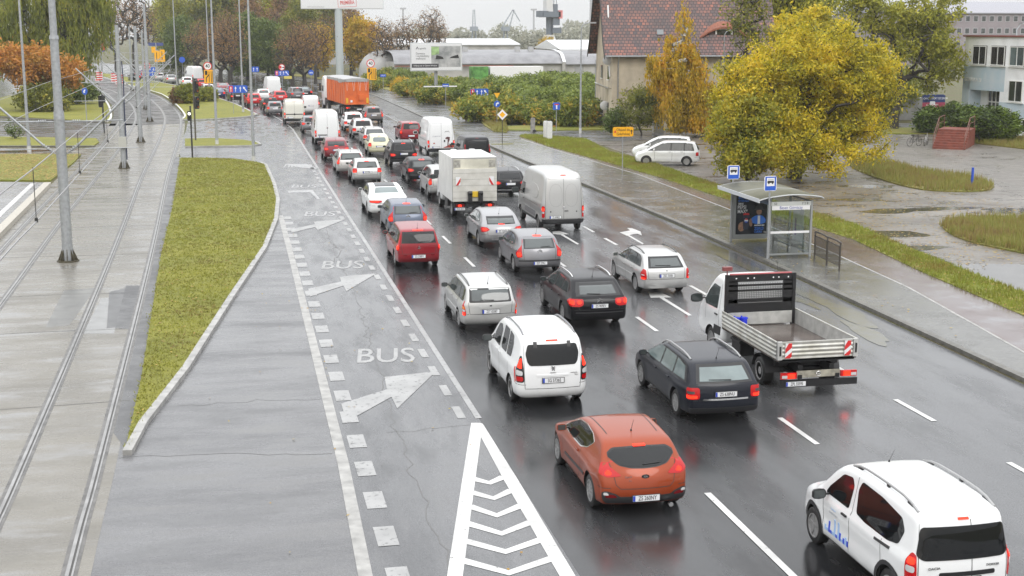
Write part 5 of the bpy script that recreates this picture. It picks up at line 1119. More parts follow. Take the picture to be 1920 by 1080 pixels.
# ---------------- box lorry
def lorry_wheels(root,ys_,hw,r,dual=False,w=.24):
 put_wheels(root,r,0,hw,ys_,w)
def box_lorry():
 p = C(884,404);root = empty('box_lorry',(p[0],p[1],.004),0,'white box lorry with a folded tail lift and red-white warning plates','lorry','vehicles queueing on the main road')
 sh = CARS['van']['sh'];sh = Shape([(.02,.5),(0,.9),(.02,1.9),(.1,2.15),(.4,2.25),(.8,2.22),(1.1,2.0),(1.75,1.4),(2.0,1.25),(2.3,1.0),(2.4,.7),(2.4,.5),(2.35,.38)],2.4,1.98,2.25,-3.1,3.9,belt=1.35,tum=.12,wr=.35,bow=.0,r=.15,hb=.35,tail=.02)
 sh_me = sh.me
 o = link_mesh('cab',sh_me,root);o.material_slots[0].link = 'OBJECT';o.material_slots[0].material = P_white
 Wb,Lb,z0,z1 = 2.2,4.2,.82,2.95;cream = mat('box_panel',(.60,.59,.55),.4,noise=.12,nscale=2,dirt=(.5,.49,.44))
 b = MB().box((0,-.9+Lb/2,(z0+z1)/2),(Wb,Lb,z1-z0));box = b.build('cargo_box',[mat('box_white',(.72,.72,.70),.4,noise=.1,nscale=1.5)],root,sm=0)
 yb = -.9;e = MB()
 for x in (-Wb/2+.03,Wb/2-.03): e.box((x,yb-.012,(z0+z1)/2),(.06,.03,z1-z0))
 e.box((0,yb-.013,z1-.03),(Wb-.12,.028,.06));e.build('box_edge',mat('alu_edge',(.45,.45,.44),.35,metal=.5),box,sm=0)
 MB().box((0,yb-.03,z1-.33),(Wb-.16,.03,.5)).build('upper_panel',mat('upper_panel',(.62,.60,.50),.5,noise=.3,nscale=1.3),box,sm=0)
 tl = MB().box((0,yb-.075,z0+.80),(Wb-.04,.07,1.58)).build('tail_lift',cream,root,sm=0)
 g = MB()
 for k in range(5): g.box((0,yb-.113,z0+.18+.3*k),(Wb-.06,.006,.012))
 g.build('lift_groove',mat('groove_grey',(.3,.3,.28),.5),tl,sm=0)
 for sg in (-1,1):
  pl_ = MB().box((sg*.82,yb-.118,z0+1.0),(.22,.012,.40)).build('warning_plate',M_plate,tl,sm=0)
  s_ = MB();s_.prism([(-.11,-.2),(.0,-.2),(.11,-.02),(.11,.16)] if sg < 0 else [(.11,-.2),(.0,-.2),(-.11,-.02),(-.11,.16)],0,.008,f=lambda x,y,q: (sg*.82+x,yb-.1255-q,z0+1.0+y));s_.build('red_stripe',mat('warn_red',(.6,.03,.03),.4),pl_,sm=0)
  a = MB();a.box((sg*.26,yb-.2,z0+.22),(.2,.2,.52));a.cyl((sg*.26-.1,yb-.25,z0+.42),(sg*.26+.1,yb-.25,z0+.42),.10,.10,12);a.build('lift_arm',M_black,tl,sm=30)
  h = MB().box((sg*.85,yb-.05,z1-.30),(.30,.02,.36));h.build('hinge_plate',mat('hinge_worn',(.35,.34,.3),.5,noise=.5,nscale=9),box,sm=0)
  lm = MB().box((sg*.72,yb-.03,.62),(.42,.06,.13)).build('tail_light',M_ldark,root,sm=0);MB().box((sg*.74,yb-.065,.62),(.16,.02,.10)).build('brake_light',M_lon,lm,sm=0)
 MB().box((0,yb-.16,z0+.36),(.28,.03,.28)).build('yellow_plate',mat('plate_yellow',(.75,.5,.03),.5),tl,sm=0)
 ch = MB();ch.box((-.4,1.6,.62),(.12,5.4,.2));ch.box((.4,1.6,.62),(.12,5.4,.2));ch.box((0,yb+.1,.62),(2.0,.12,.16));ch.box((0,1.2,.72),(1.9,3.4,.12));ch.box((-.85,1.6,.55),(.3,.9,.4));ch.build('chassis',M_black,root,sm=0)
 q = plate(root,(-.74,yb-.05,.46),'ZGR 40V1',lod=1)
 lorry_wheels(root,(0,3.9),1.0,.36)
 mirror(sh,root,1.45,1.45,M_trim,1.7)
 f = MB();f.box((0,2.9,2.6),(1.9,.8,.2));
 rz_ = MB();rz_.cyl((-.45,2.6,z1+.02),(-.45,2.6,z1+.1),.18,.14,12);rz_.build('roof_vent',P_white,root,sm=40);MB().cyl((.5,2.6,z1+.02),(.5,2.6,z1+.1),.18,.14,12).build('roof_vent',P_white,root,sm=40)
box_lorry()
# ---------------- flatbed
def flatbed():
 p = C(1490,716);root = empty('flatbed_lorry',(p[0],p[1],.004),0,'white flatbed lorry with ribbed aluminium sides, black headboard and red-white warning plates','lorry','vehicles queueing on the main road')
 wb = 3.66
 sh = Shape([(.02,.55),(0,.9),(.02,1.9),(.10,2.22),(.35,2.32),(.75,2.30),(1.05,2.1),(1.75,1.42),(2.0,1.28),(2.35,1.0),(2.48,.7),(2.48,.5),(2.42,.38)],2.48,1.98,2.32,-2.78,3.66,belt=1.35,tum=.12,wr=.36,bow=.0,r=.16,hb=.35,tail=.02)
 # the shape's own rear arch is out of the way: its axle sits at y = 0 under the bed
 o = link_mesh('cab',sh.me,root);o.material_slots[0].link = 'OBJECT';o.material_slots[0].material = P_white
 for mode in 'LR':
  sh.patch('side_window',mode,[(.42,1.34),(.40,1.95),(.85,1.98),(1.15,1.75),(1.42,1.42),(1.3,1.32)],G_mid,root,off=.008)
  sh.patch('side_cladding',mode,[(.15,.62),(.62,.62),(.62,.86),(.15,.86)],M_trim,root,off=.012)
  sh.line('door_gap',mode,[(.28,2.05),(.28,.5)],M_seam,root,w=.012);sh.line('door_gap',mode,[(1.3,1.3),(1.32,.9)],M_seam,root,w=.012)
  q = sh.point(mode,.45,1.18,.02);MB().box(q,(.03,.18,.04)).build('door_handle',M_trim,root,sm=0)
  sh.patch('windscreen','T',[(-.72,1.1),(.72,1.1),(.7,1.7),(-.7,1.7)],G_mid,root,off=.008) if mode == 'L' else None
 for sg in (-1,1): sh.patch('headlamp','F',[(sg*.5,.8),(sg*.92,.8),(sg*.98,1.1),(sg*.6,1.02)],M_head,root,off=.01)
 mirror(sh,root,1.42,1.45,M_trim,1.75)
 y0,y1,x = -1.28,2.55,1.06;zb = .98;alu = mat('alu_side',(.50,.50,.47),.4,metal=.35,noise=.22,nscale=3,dirt=(.36,.35,.3));inner = mat('bed_inner',(.42,.42,.40),.45,noise=.25,nscale=4)
 MB().box((0,(y0+y1)/2,zb-.04),(2*x-.02,y1-y0-.02,.08)).build('bed_floor',mat('bed_floor',(.11,.09,.08),.15,noise=.4,nscale=2),root,sm=0)
 def ribbed(name,a,b,out,parent=root):
  """a dropside panel with rolled ribs, from a to b, outward normal out"""
  m_ = MB();prof = [];n = 24
  for k in range(n+1):
   t = k/n;z = zb-.02+.42*t;prof.append((z,.013*math.cos(t*math.pi*8)*(1 if .06 < t < .94 else 0)+.02))
  L_ = Vector(b)-Vector(a);vs = []
  for q in (Vector(a),Vector(b)):
   for z,d in prof: vs.append((q.x+out[0]*d,q.y+out[1]*d,z))
  fs = [(i,i+1,n+2+i,n+1+i) for i in range(n)];m_.add(vs,fs,0)
  c = (Vector(a)+Vector(b))/2;
  m_.box((c.x-out[0]*.004,c.y-out[1]*.004,zb+.19),(abs(L_.x)+.001+abs(out[0])*.02,abs(L_.y)+.001+abs(out[1])*.02,.42),mi=1)
  m_.box((c.x+out[0]*.005,c.y+out[1]*.005,zb+.405),(abs(L_.x)+abs(out[0])*.045,abs(L_.y)+abs(out[1])*.045,.03),mi=0)
  return m_.build(name,[alu,inner],parent,sm=50,fix=False)
 ribbed('side_board',(-x,y0+.05),(-x,y1),(-1,0));ribbed('side_board',(x,y0+.05),(x,y1),(1,0))
 tb = ribbed('tailboard',(-x+.12,y0),(x-.12,y0),(0,-1))
 pst = MB()
 for sg in (-1,1): pst.box((sg*(x-.05),y0-.01,zb+.2),(.12,.08,.46))
 pst.build('corner_post',mat('post_alu',(.55,.55,.53),.35,metal=.4),root,sm=0)
 for sg in (-1,1):
  MB().box((sg*(x-.05),y0-.06,zb+.2),(.035,.03,.24)).build('latch',M_black,root,sm=0)
  w = MB().box((sg*.79,y0-.045,zb+.2),(.17,.01,.38)).build('warning_plate',M_plate,tb,sm=0)
  st = MB();c_ = sg*.79
  st.prism([(-.085,-.06),(.085,.08),(.085,.19),(-.0,.19),(-.085,.05)][:5] if True else [],0,.004,f=lambda X,Y,q: (c_+X,y0-.0505-q,zb+.2+Y))
  st.prism([(-.085,-.19),(-.085,-.17),(.085,-.03),(.085,-.15),(.04,-.19)],0,.004,f=lambda X,Y,q: (c_+X,y0-.0505-q,zb+.2+Y))
  st.build('red_stripe',mat('warn_red',(.6,.03,.03),.4),w,sm=0)
 b = MB();b.box((0,y0+.06,zb-.06),(2.0,.1,.1));b.build('rear_beam',M_black,root,sm=0)
 # headboard
 hy = y1-.28+.25;hb = MB();z0,z1 = zb+.34,2.36;hw = .98
 for sg in (-1,1): hb.box((sg*hw,hy,(zb+z1)/2),(.09,.09,z1-zb+.1))
 for z,h in ((z1-.06,.20),(z0+.2,.40),(z1-.26,.05),(z1-.40,.05)): hb.box((0,hy,z),(2*hw-.09,.05,h))
 for sg in (-1,1): hb.box((sg*.80,hy,(z0+z1)/2+.08),(.27,.05,.62))
 hbo = hb.build('headboard',M_black,root,sm=0)
 ms = MB()
 for k in range(27): ms.box((-.65+.05*k,hy+.01,1.89),(.008,.008,.55))
 for k in range(12): ms.box((0,hy+.0,1.63+.05*k),(1.34,.008,.008))
 ms.box((0,hy-.03,1.62),(1.3,.01,.02));ms.build('mesh_guard',mat('mesh_grey',(.14,.14,.14),.4),hbo,sm=0)
 cb = MB().box((0,hy-.04,z0-.14),(1.88,.02,.34));cb.build('front_board',inner,root,sm=0)
 MB().box((0,hy-.0,z1+.06),(1.8,.07,.03)).build('red_rail',mat('rail_pink',(.45,.12,.13),.4),hbo,sm=0)
 dd = MB()
 for xx in (-.72,-.38,-.2,.36,.52,.8): dd.lathe([(.022,0),(.001,-.012)],10,'y',(xx,hy-.03,z1-.06))
 dd.build('reflector',mat('dot_white',(.8,.8,.8),.3),hbo,sm=0)
 bc = MB();bc.box((-.98,hy,z1+.22),(.26,.12,.11));bc.cyl((-.98,hy,z1),(-.98,hy,z1+.2),.02,.02,8);bc.build('beacon',mat('beacon_dull',(.22,.06,.06),.3),root,sm=30)
 MB().tube([(.55,hy+.1,z1+.02),(.52,hy+.15,z1+.38)],.006,6).build('antenna',M_black,root,sm=0)
 # chassis and rear
 ch = MB();ch.box((-.42,1.2,.68),(.12,4.9,.2));ch.box((.42,1.2,.68),(.12,4.9,.2));ch.box((0,-.6,.7),(1.7,.1,.16));ch.box((0,1.3,.86),(1.9,3.3,.06));ch.box((-.80,1.65,.62),(.40,.62,.42));ch.box((0,y0-.12,.36),(2.05,.1,.17));ch.box((-.5,y0+.3,.52),(.1,.9,.1));ch.box((.5,y0+.3,.52),(.1,.9,.1));ch.cyl((-.9,0,.36),(.9,0,.36),.08,.08,10);ch.build('chassis',M_black,root,sm=0)
 MB().box((-.82,1.65,.78),(.43,.64,.06)).build('tool_box_lid',M_trim,root,sm=0)
 MB().box((0,y0-.10,.58),(1.15,.03,.17)).build('rear_panel',mat('panel_dirty',(.33,.31,.25),.6,noise=.5,nscale=6),root,sm=0)
 for sg in (-1,1):
  l = MB().box((sg*.80,y0-.13,.56),(.42,.07,.15)).build('tail_light',M_lred,root,sm=0)
  MB().box((sg*.74,y0-.17,.56),(.18,.02,.12)).build('brake_light',M_lon,l,sm=0);MB().box((sg*.92,y0-.17,.545),(.14,.02,.07)).build('reversing_light',M_lcl,l,sm=0)
  f = MB();pts = [(sg*.82,.46*math.cos(t)+0,.36+.46*math.sin(t)) for t in np.linspace(.1,math.pi-.1,12)]
  vs = []
  for q in pts: vs += [(q[0]-.2,q[1],q[2]),(q[0]+.2,q[1],q[2])]
  f.add(vs,[(2*i,2*i+1,2*i+3,2*i+2) for i in range(11)]);f.build('mudguard',M_trim,root,sm=60,fix=False)
 plate(root,(-.62,y0-.18,.36),'ZPL 55595')
 bs = MB();bs.tube([(.06*math.cos(t),y0-.125,.58+.06*math.sin(t)) for t in np.linspace(0,2*math.pi,17)],.007,5)
 for t in (math.pi/2,math.pi*7/6,-math.pi/6): bs.cyl((0,y0-.125,.58),(.055*math.cos(t),y0-.125,.58+.055*math.sin(t)),.012,.003,5)
 bs.build('badge',M_chrome,root,sm=40)
 put_wheels(root,.36,0,1.0,(0,),.28);put_wheels(root,.36,0,.97,(wb,),.22)
 # blue canisters lying in the bed
 for i,(cx,lab) in enumerate(((-.80,'blue plastic canister in the bed corner, farther left one'),(-.58,'blue plastic canister in the lorry bed, right of the other'))):
  c = MB();c.prism(chaikin([(-.1,-.13),(.1,-.13),(.1,.13),(-.1,.13)],2),0,.26);c.prism([(-.09,-.12),(.09,-.12),(.09,.02),(-.09,.02)],.26,.29);c.cyl((0,.07,.26),(0,.07,.31),.025,.025,10)
  o = c.build('canister',mat('canister_blue',(.02,.04,.6),.35),sm=40);o.location = (p[0]+cx,p[1]+hy-.25,.985);o.rotation_euler = (0,0,.2*i);tag(o,lab,'canister','blue canisters in the lorry bed')
flatbed()
# ---------------- orange tipper trailer and its tractor
def tipper():
 p = C(666,217);root = empty('articulated_lorry',(p[0],p[1],.004),R(5.5),'articulated lorry with a big orange tipping trailer under a grey tarpaulin','lorry','vehicles queueing on the main road')
 og = mat('trailer_orange',(.72,.15,.02),.45,noise=.12,nscale=.8,dirt=(.55,.10,.02));tp = mat('tarpaulin',(.36,.36,.36),.45,noise=.2,nscale=1)
 W_,z0,z1,L_ = 2.5,1.25,3.85,11.4;yb = -1.3
 t = MB();t.box((0,yb+L_/2,(z0+z1)/2),(W_,L_,z1-z0));tr = t.build('trailer',og,root,sm=0)
 rb = MB()
 for sg in (-1,1):
  for k in range(9): rb.box((sg*(W_/2+.02),yb+.1+k*(L_-.2)/8,(z0+z1)/2),(.05,.09,z1-z0-.1))
  rb.box((sg*(W_/2-.06),yb-.04,(z0+z1)/2),(.12,.08,z1-z0))
 rb.box((0,yb-.05,(z0+z1)/2),(.06,.06,z1-z0));rb.box((0,yb-.03,z0+.06),(W_-.2,.06,.12));rb.box((.45,yb-.10,z0+.75),(.5,.08,.6));rb.build('frame_rib',og,tr,sm=0)
 tv = MB();n = 10
 prof = [(-W_/2-.05,z1-.22),(-W_/2-.05,z1+.05),(-W_/4,z1+.14),(W_/4,z1+.14),(W_/2+.05,z1+.05),(W_/2+.05,z1-.22)]
 for k in range(n+1):
  y = yb-.08+k*(L_+.1)/n;tv.v += [(x,y,z-(.05 if k % 2 else 0)-(.15 if (k in (2,3) and i == 0) else 0)) for i,(x,z) in enumerate(prof)]
 tv.f = [(k*6+i,k*6+i+1,k*6+i+7,k*6+i+6) for k in range(n) for i in range(5)]+[(0,1,2,3,4,5)];tv.m = [0]*len(tv.f);tv.build('tarpaulin',tp,root,sm=0,fix=False)
 st = MB()
 for x0 in (-1.05,-.35,.3,.95):
  for d in (-.12,.12): st.tube([(x0+d,yb-.09,z1-.2),(x0+d*.2,yb-.10,z1-1.15)],.012,4)
 st.build('strap',mat('strap_white',(.7,.7,.68),.5),root,sm=0)
 for sg in (-1,1):
  MB().box((sg*1.08,yb-.09,z0+.42),(.22,.02,.55)).build('marker_board',mat('marker_yellow',(.72,.42,.03),.4),tr,sm=0)
  MB().box((sg*1.0,yb-.05,.92),(.4,.08,.14)).build('tail_light',M_lred,root,sm=0);MB().box((sg*1.08,yb-.10,.92),(.16,.02,.11)).build('brake_light',M_lon,root,sm=0)
 MB().box((-.62,yb-.09,z0+.35),(.22,.02,.22)).build('speed_disc',M_plate,tr,sm=0)
 ch = MB();ch.box((-.5,4,1.05),(.16,11,.3));ch.box((.5,4,1.05),(.16,11,.3));ch.box((0,yb,.75),(2.4,.12,.3));ch.box((0,.6,1.0),(2.3,3.8,.12));ch.build('chassis',M_black,root,sm=0)
 plate(root,(.2,yb-.08,.76),None,lod=2)
 put_wheels(root,.5,0,1.22,(0,1.3,2.6),.32);put_wheels(root,.5,0,1.22,(10.2,13.8),.32)
 cab = Shape([(.02,.9),(0,1.5),(.02,3.2),(.1,3.6),(.5,3.85),(1.5,3.8),(1.9,3.5),(2.15,2.4),(2.25,1.4),(2.25,.8),(2.2,.5),(2.1,.45)],2.25,2.45,3.85,-12.4,13.8,belt=2.0,tum=.03,wr=.5,bow=0,fbow=.1,r=.15,hb=.45,nose=.05)
 o = link_mesh('cab',cab.me,root);o.material_slots[0].link = 'OBJECT';o.material_slots[0].material = P_white
 cab.patch('side_window','L',[(.6,2.0),(.6,2.7),(1.5,2.7),(1.7,2.1)],G_dark,root,off=.01)
 tf = MB();tf.box((0,11.4,1.1),(2.3,2.6,.5));tf.box((-1.0,11.4,.8),(.5,1.3,.5));tf.build('tractor_frame',M_black,root,sm=0)
 for sg in (-1,1): MB().box((sg*1.42,14.1,2.5),(.18,.12,.9)).build('wing_mirror',M_black,root,sm=20)
tipper()
# ================================================================= TREES AND SHRUBS
M_bark = mat('bark_dark',(.045,.038,.03),.8,noise=.5,nscale=6,bump=.6,bscale=14)
M_bark2 = mat('bark_grey',(.10,.09,.08),.8,noise=.4,nscale=5);M_birch = mat('bark_birch',(.45,.43,.38),.7,noise=.6,nscale=5,dirt=(.08,.07,.06))
L_yel = leaf_mat('leaves_yellow',[(.13,.14,.022),(.28,.27,.025),(.50,.42,.025),(.70,.53,.035),(.80,.60,.06)],.35)
L_olive = leaf_mat('leaves_olive',[(.08,.10,.022),(.15,.17,.028),(.24,.24,.035),(.38,.32,.05)],.3)
L_gold = leaf_mat('leaves_gold',[(.22,.19,.025),(.42,.30,.025),(.62,.40,.03),(.66,.30,.04)],.35)
L_poplar = leaf_mat('leaves_poplar',[(.13,.15,.025),(.24,.25,.03),(.38,.37,.04),(.52,.46,.06)],.3)
L_green = leaf_mat('leaves_green',[(.05,.075,.025),(.09,.13,.03),(.14,.19,.04),(.22,.25,.05)],.25)
L_willow = leaf_mat('leaves_willow',[(.11,.13,.03),(.18,.21,.04),(.29,.31,.05),(.45,.38,.05)],.35)
L_orange = leaf_mat('leaves_orange',[(.2,.19,.04),(.42,.22,.04),(.56,.25,.06),(.58,.34,.07)],.35)
L_mix = leaf_mat('leaves_thicket',[(.07,.09,.03),(.14,.19,.04),(.25,.29,.05),(.48,.36,.05),(.52,.22,.04)],.3)
L_thick = leaf_mat('leaves_thicket_green',[(.09,.12,.04),(.18,.235,.05),(.27,.32,.07),(.38,.40,.08)],.3)
L_brown = leaf_mat('leaves_brown',[(.10,.07,.05),(.19,.12,.07),(.33,.19,.08),(.42,.29,.08)],.3)
L_jun = leaf_mat('needles',[(.02,.035,.010),(.05,.08,.014),(.12,.18,.02),(.2,.27,.03)],.1)
L_haze = leaf_mat('leaves_hazed',[(.3,.31,.25),(.36,.36,.29),(.42,.4,.32)],.3)  # distance haze is put into these pale leaf tones
def grow(env,n,base,r0,seed,trunk_top=None,up_bias=.0,seg=1.2,power=.5,rmin=.012,shell=.5):
 """env: list of (centre, radii); a branching skeleton reaching n points inside it"""
 rr = np.random.default_rng(seed);vol = np.array([e[1][0]*e[1][1]*e[1][2] for e in env]);T = []
 for k in rr.choice(len(env),n,p=vol/vol.sum()):
  c,r = env[k];d = rr.normal(size=3);d /= np.linalg.norm(d);T.append(np.array(c)+d*np.array(r)*rr.uniform(0,1)**(1-shell))
 T = np.array(T);base = np.array(base,float)
 nodes = [base];par = [-1]
 tt = np.array(trunk_top if trunk_top is not None else (base[0],base[1],T[:,2].min()+.5),float)
 k = max(2,int(np.linalg.norm(tt-base)/seg))
 for i in range(1,k+1):
  nodes.append(base+(tt-base)*i/k+rr.normal(0,.06,3)*[1,1,0]*np.linalg.norm(tt-base)/8);par.append(len(nodes)-2)
 order = np.argsort(np.linalg.norm(T-tt,axis=1));tips = []
 first = k
 for t in T[order]:
  A = np.array(nodes[first:]);d = t-A;dist = np.linalg.norm(d,axis=1)
  cost = dist+np.maximum(0,A[:,2]-t[2])*1.2+.25*np.linalg.norm(A-tt,axis=1)*0
  j = int(np.argmin(cost))+first;a = nodes[j];m = max(1,int(dist[j-first]/seg));p = j
  for q in range(1,m+1):
   f = q/m;pt = a+(t-a)*f;
   if q < m: pt = pt+rr.normal(0,.10*seg,3)
   pt = pt+np.array([0,0,-up_bias*math.sin(f*math.pi)*dist[j-first]])
   nodes.append(pt);par.append(p);p = len(nodes)-1
  tips.append(p)
 cnt = np.zeros(len(nodes))
 for t in tips: cnt[t] += 1
 for i in range(len(nodes)-1,0,-1): cnt[par[i]] += cnt[i]
 rad = np.maximum(rmin,r0*(cnt/max(1,cnt[0]))**power)
 return np.array(nodes),np.array(par),rad,tips
def wood(nodes,par,rad,name,m,parent=None,n=5,flare=1.3):
 b = MB()
 for i in range(1,len(nodes)):
  p = par[i];d = nodes[i]-nodes[p]
  if np.linalg.norm(d) < 1e-4: continue
  k = n if rad[i] > .03 else 3
  b.cyl(nodes[p],nodes[i],rad[p] if rad[p] < rad[i]*1.8 else rad[i]*1.3,rad[i],k,cap=False)
 b.cyl(tuple(nodes[0]-np.array([0,0,.2])),nodes[1],rad[0]*flare,rad[1],8,cap=False)
 return b.build(name,m,parent,sm=70,fix=False)
def leaf_quads(P,s,rr,squash=1.0,dirs=None):
 n = len(P);a = rr.normal(size=(n,3));a /= np.linalg.norm(a,axis=1)[:,None]
 if dirs is not None: a = dirs
 b = rr.normal(size=(n,3));b -= a*np.sum(a*b,1)[:,None];b /= np.linalg.norm(b,axis=1)[:,None]+1e-9
 s = np.asarray(s)[:,None];V = np.zeros((n,4,3))
 V[:,0] = P-a*s;V[:,1] = P+b*s*.45*squash+a*s*.1;V[:,2] = P+a*s;V[:,3] = P-b*s*.45*squash-a*s*.05
 return V
def crown_pts(nodes,par,rad,tips,per,spread,rr,rcut=.05):
 """leaves sit round the thin ends of the skeleton"""
 idx = np.array([i for i in range(1,len(nodes)) if rad[i] < rcut]);
 if len(idx) == 0: idx = np.array(tips)
 tot = per*len(tips);pick = rr.choice(idx,tot);f = rr.uniform(0,1,tot)[:,None]
 A = nodes[par[pick]];B = nodes[pick]
 cl = rr.normal(0,1,(len(nodes),3))*spread*.5
 return A+(B-A)*f+cl[pick]*.6+rr.normal(0,1,(tot,3))*spread*np.array([1,1,.75])
def tree(name,cat,label,loc,env,n,r0,m,bark=None,per=90,spread=.45,size=(.1,.2),seed=1,group=None,trunk_top=None,seg=1.1,rcut=.05,weep=0.0,shell=.5,power=.5,up_bias=0,leafless=False,squash=1.0,multi=None):
 root = empty(name,(loc[0],loc[1],0),0,label,cat,group)
 rr = np.random.default_rng(seed)
 nodes_,par,rad,tips = grow(env,n,(0,0,0),r0,seed,trunk_top,seg=seg,shell=shell,power=power,up_bias=up_bias)
 wood(nodes_,par,rad,'trunk',bark or M_bark,root)
 if leafless: return root
 P = crown_pts(nodes_,par,rad,tips,per,spread,rr,rcut)
 if weep:
  drop = rr.uniform(0,1,len(P))**1.0*weep;q = rr.integers(0,len(P),len(P)//14);S = P[q]
  k = np.repeat(np.arange(len(S)),14)[:len(P)];L_ = rr.uniform(.35,1,len(S))*weep;t = rr.uniform(0,1,len(k))
  sway = rr.normal(0,.05,(len(S),2))
  P = S[k]+np.c_[sway[k]*t[:,None]*L_[k][:,None],-t*L_[k]]+rr.normal(0,.07,(len(k),3))
  P = P[P[:,2] > .4];d = np.c_[rr.normal(0,.18,(len(P),2)),-np.ones(len(P))];d /= np.linalg.norm(d,axis=1)[:,None]
  V = leaf_quads(P,rr.uniform(*size,len(P)),rr,squash,d)
 else:
  P = P[P[:,2] > .15]
  V = leaf_quads(P,rr.uniform(*size,len(P)),rr,squash)
 quads_mesh('crown',V,m,parent=root)
 return root
E_ = lambda x,y,z,a,b,c: ((x,y,z),(a,b,c))
# the big yellow tree behind the bus shelter
tree('yellow_tree','tree','big spreading yellow tree on the lawn behind the bus shelter',(33.8,77.0),[E_(0,0,5.4,5.4,4.2,3.8),E_(-3.4,-1.5,3.2,2.8,2.6,2.6),E_(3.7,0,5.2,3.0,3,3.0),E_(-2.6,0,6.0,2.6,2.5,2.0),E_(1.2,0,7.8,3.2,3,1.9),E_(-1.5,-2.5,2.4,3.2,2.5,1.9),E_(2.8,-1,2.6,3.2,2.5,1.8),E_(-2.2,-3.2,1.5,2.6,1.8,1.2),E_(.8,-3.4,1.6,2.6,1.6,1.3),E_(4.9,0,6.2,2.4,2.4,2.4)],
     900,.42,L_yel,per=85,spread=.30,size=(.07,.14),seed=11,trunk_top=(.4,0,1.6),seg=.8,rcut=.05,shell=.5,power=.45)
tree('yellow_tree','tree','olive-yellow low tree crown leaning over the lawn left of the big yellow tree',(29.9,75.0),[E_(0,0,3.0,2.5,2.3,2.3),E_(1.2,.5,4.6,2.2,2.2,2.0),E_(-.3,-1,1.8,2.2,2.0,1.2)],230,.14,leaf_mat('leaves_lime_yellow',[(.13,.16,.025),(.24,.25,.03),(.42,.36,.03),(.6,.44,.04)],.35),per=120,spread=.36,size=(.08,.16),seed=12,seg=.6,trunk_top=(.3,0,.9))
tree('yellow_tree','tree','golden treetop showing above the big yellow tree at its upper left',(46.5,104),[E_(0,0,7.8,3.4,3,3.4),E_(1,0,5.5,4,3,3)],260,.2,L_gold if False else L_yel,per=100,spread=.5,size=(.12,.24),seed=14,trunk_top=(0,0,3))
# weeping golden birch by the house
tree('golden_birch','tree','slender golden weeping birch in front of the tiled house',(37.4,109),[E_(0,0,10.0,.9,.8,1.9),E_(0,0,7.6,1.9,1.6,2.2),E_(-.6,0,5.8,2.6,2.0,1.6),E_(.4,0,3.6,3.0,2.2,2.2),E_(1.2,0,2.2,2.0,1.8,1.2)],300,.17,L_gold,M_birch,per=120,spread=.3,size=(.09,.17),seed=15,trunk_top=(0,0,10),weep=1.9,seg=.9,power=.55)
# tall poplars and green trees at the back right
tree('poplar','tree','tall thin-leaved poplar with dark forked trunk beside the white office building',(59.5,113.5),[E_(0,0,8.2,4.2,3,3.4),E_(3,0,10.0,3.2,3,3.6),E_(4,0,6.2,3.0,2.6,3),E_(-3,0,11,2.5,2.5,3)],460,.36,L_poplar,per=42,spread=.34,size=(.11,.22),seed=16,trunk_top=(.5,0,4.5),power=.55,shell=.55)
tree('dark_tree','tree','dark green tree between the big yellow tree and the poplar',(59,130),[E_(0,0,7,3.4,3,4.0),E_(-3,0,9.5,3.0,3,4),E_(-1,0,12,2.4,2.4,2)],260,.4,L_olive,per=60,spread=.6,size=(.13,.26),seed=17,trunk_top=(0,0,3))
tree('tall_tree','tree','tall olive tree rising behind the right half of the tiled roof',(50.5,123),[E_(0,0,12,3.4,3,5.0),E_(-2.5,0,10,2.4,2.4,4.5),E_(3,0,13,3,3,4)],330,.34,L_poplar,per=42,spread=.55,size=(.12,.24),seed=18,trunk_top=(0,0,4),power=.48)
tree('tall_tree','tree','thin half-bare tree standing close against the tiled roof',(42.6,107.5),[E_(0,0,9.5,2.0,1.6,4.0),E_(.6,0,12.5,1.6,1.5,3)],150,.17,L_olive,per=22,spread=.4,size=(.1,.2),seed=19,trunk_top=(0,0,4.5),power=.5)
tree('hedge_tree','tree','low green undergrowth tree behind the poplar trunk',(63,125),[E_(0,0,2.6,4.5,2,2.4),E_(4,2,3.0,3.5,2,2.6)],120,.15,L_olive,per=90,spread=.5,size=(.14,.28),seed=22,trunk_top=(0,0,.5))
tree('dark_tree','tree','dark green tree filling the gap left of the poplar top',(66,150),[E_(0,0,9,5,4,6),E_(-6,0,12,5,4,6)],200,.4,L_poplar,per=60,spread=.8,size=(.16,.3),seed=20,trunk_top=(0,0,3))
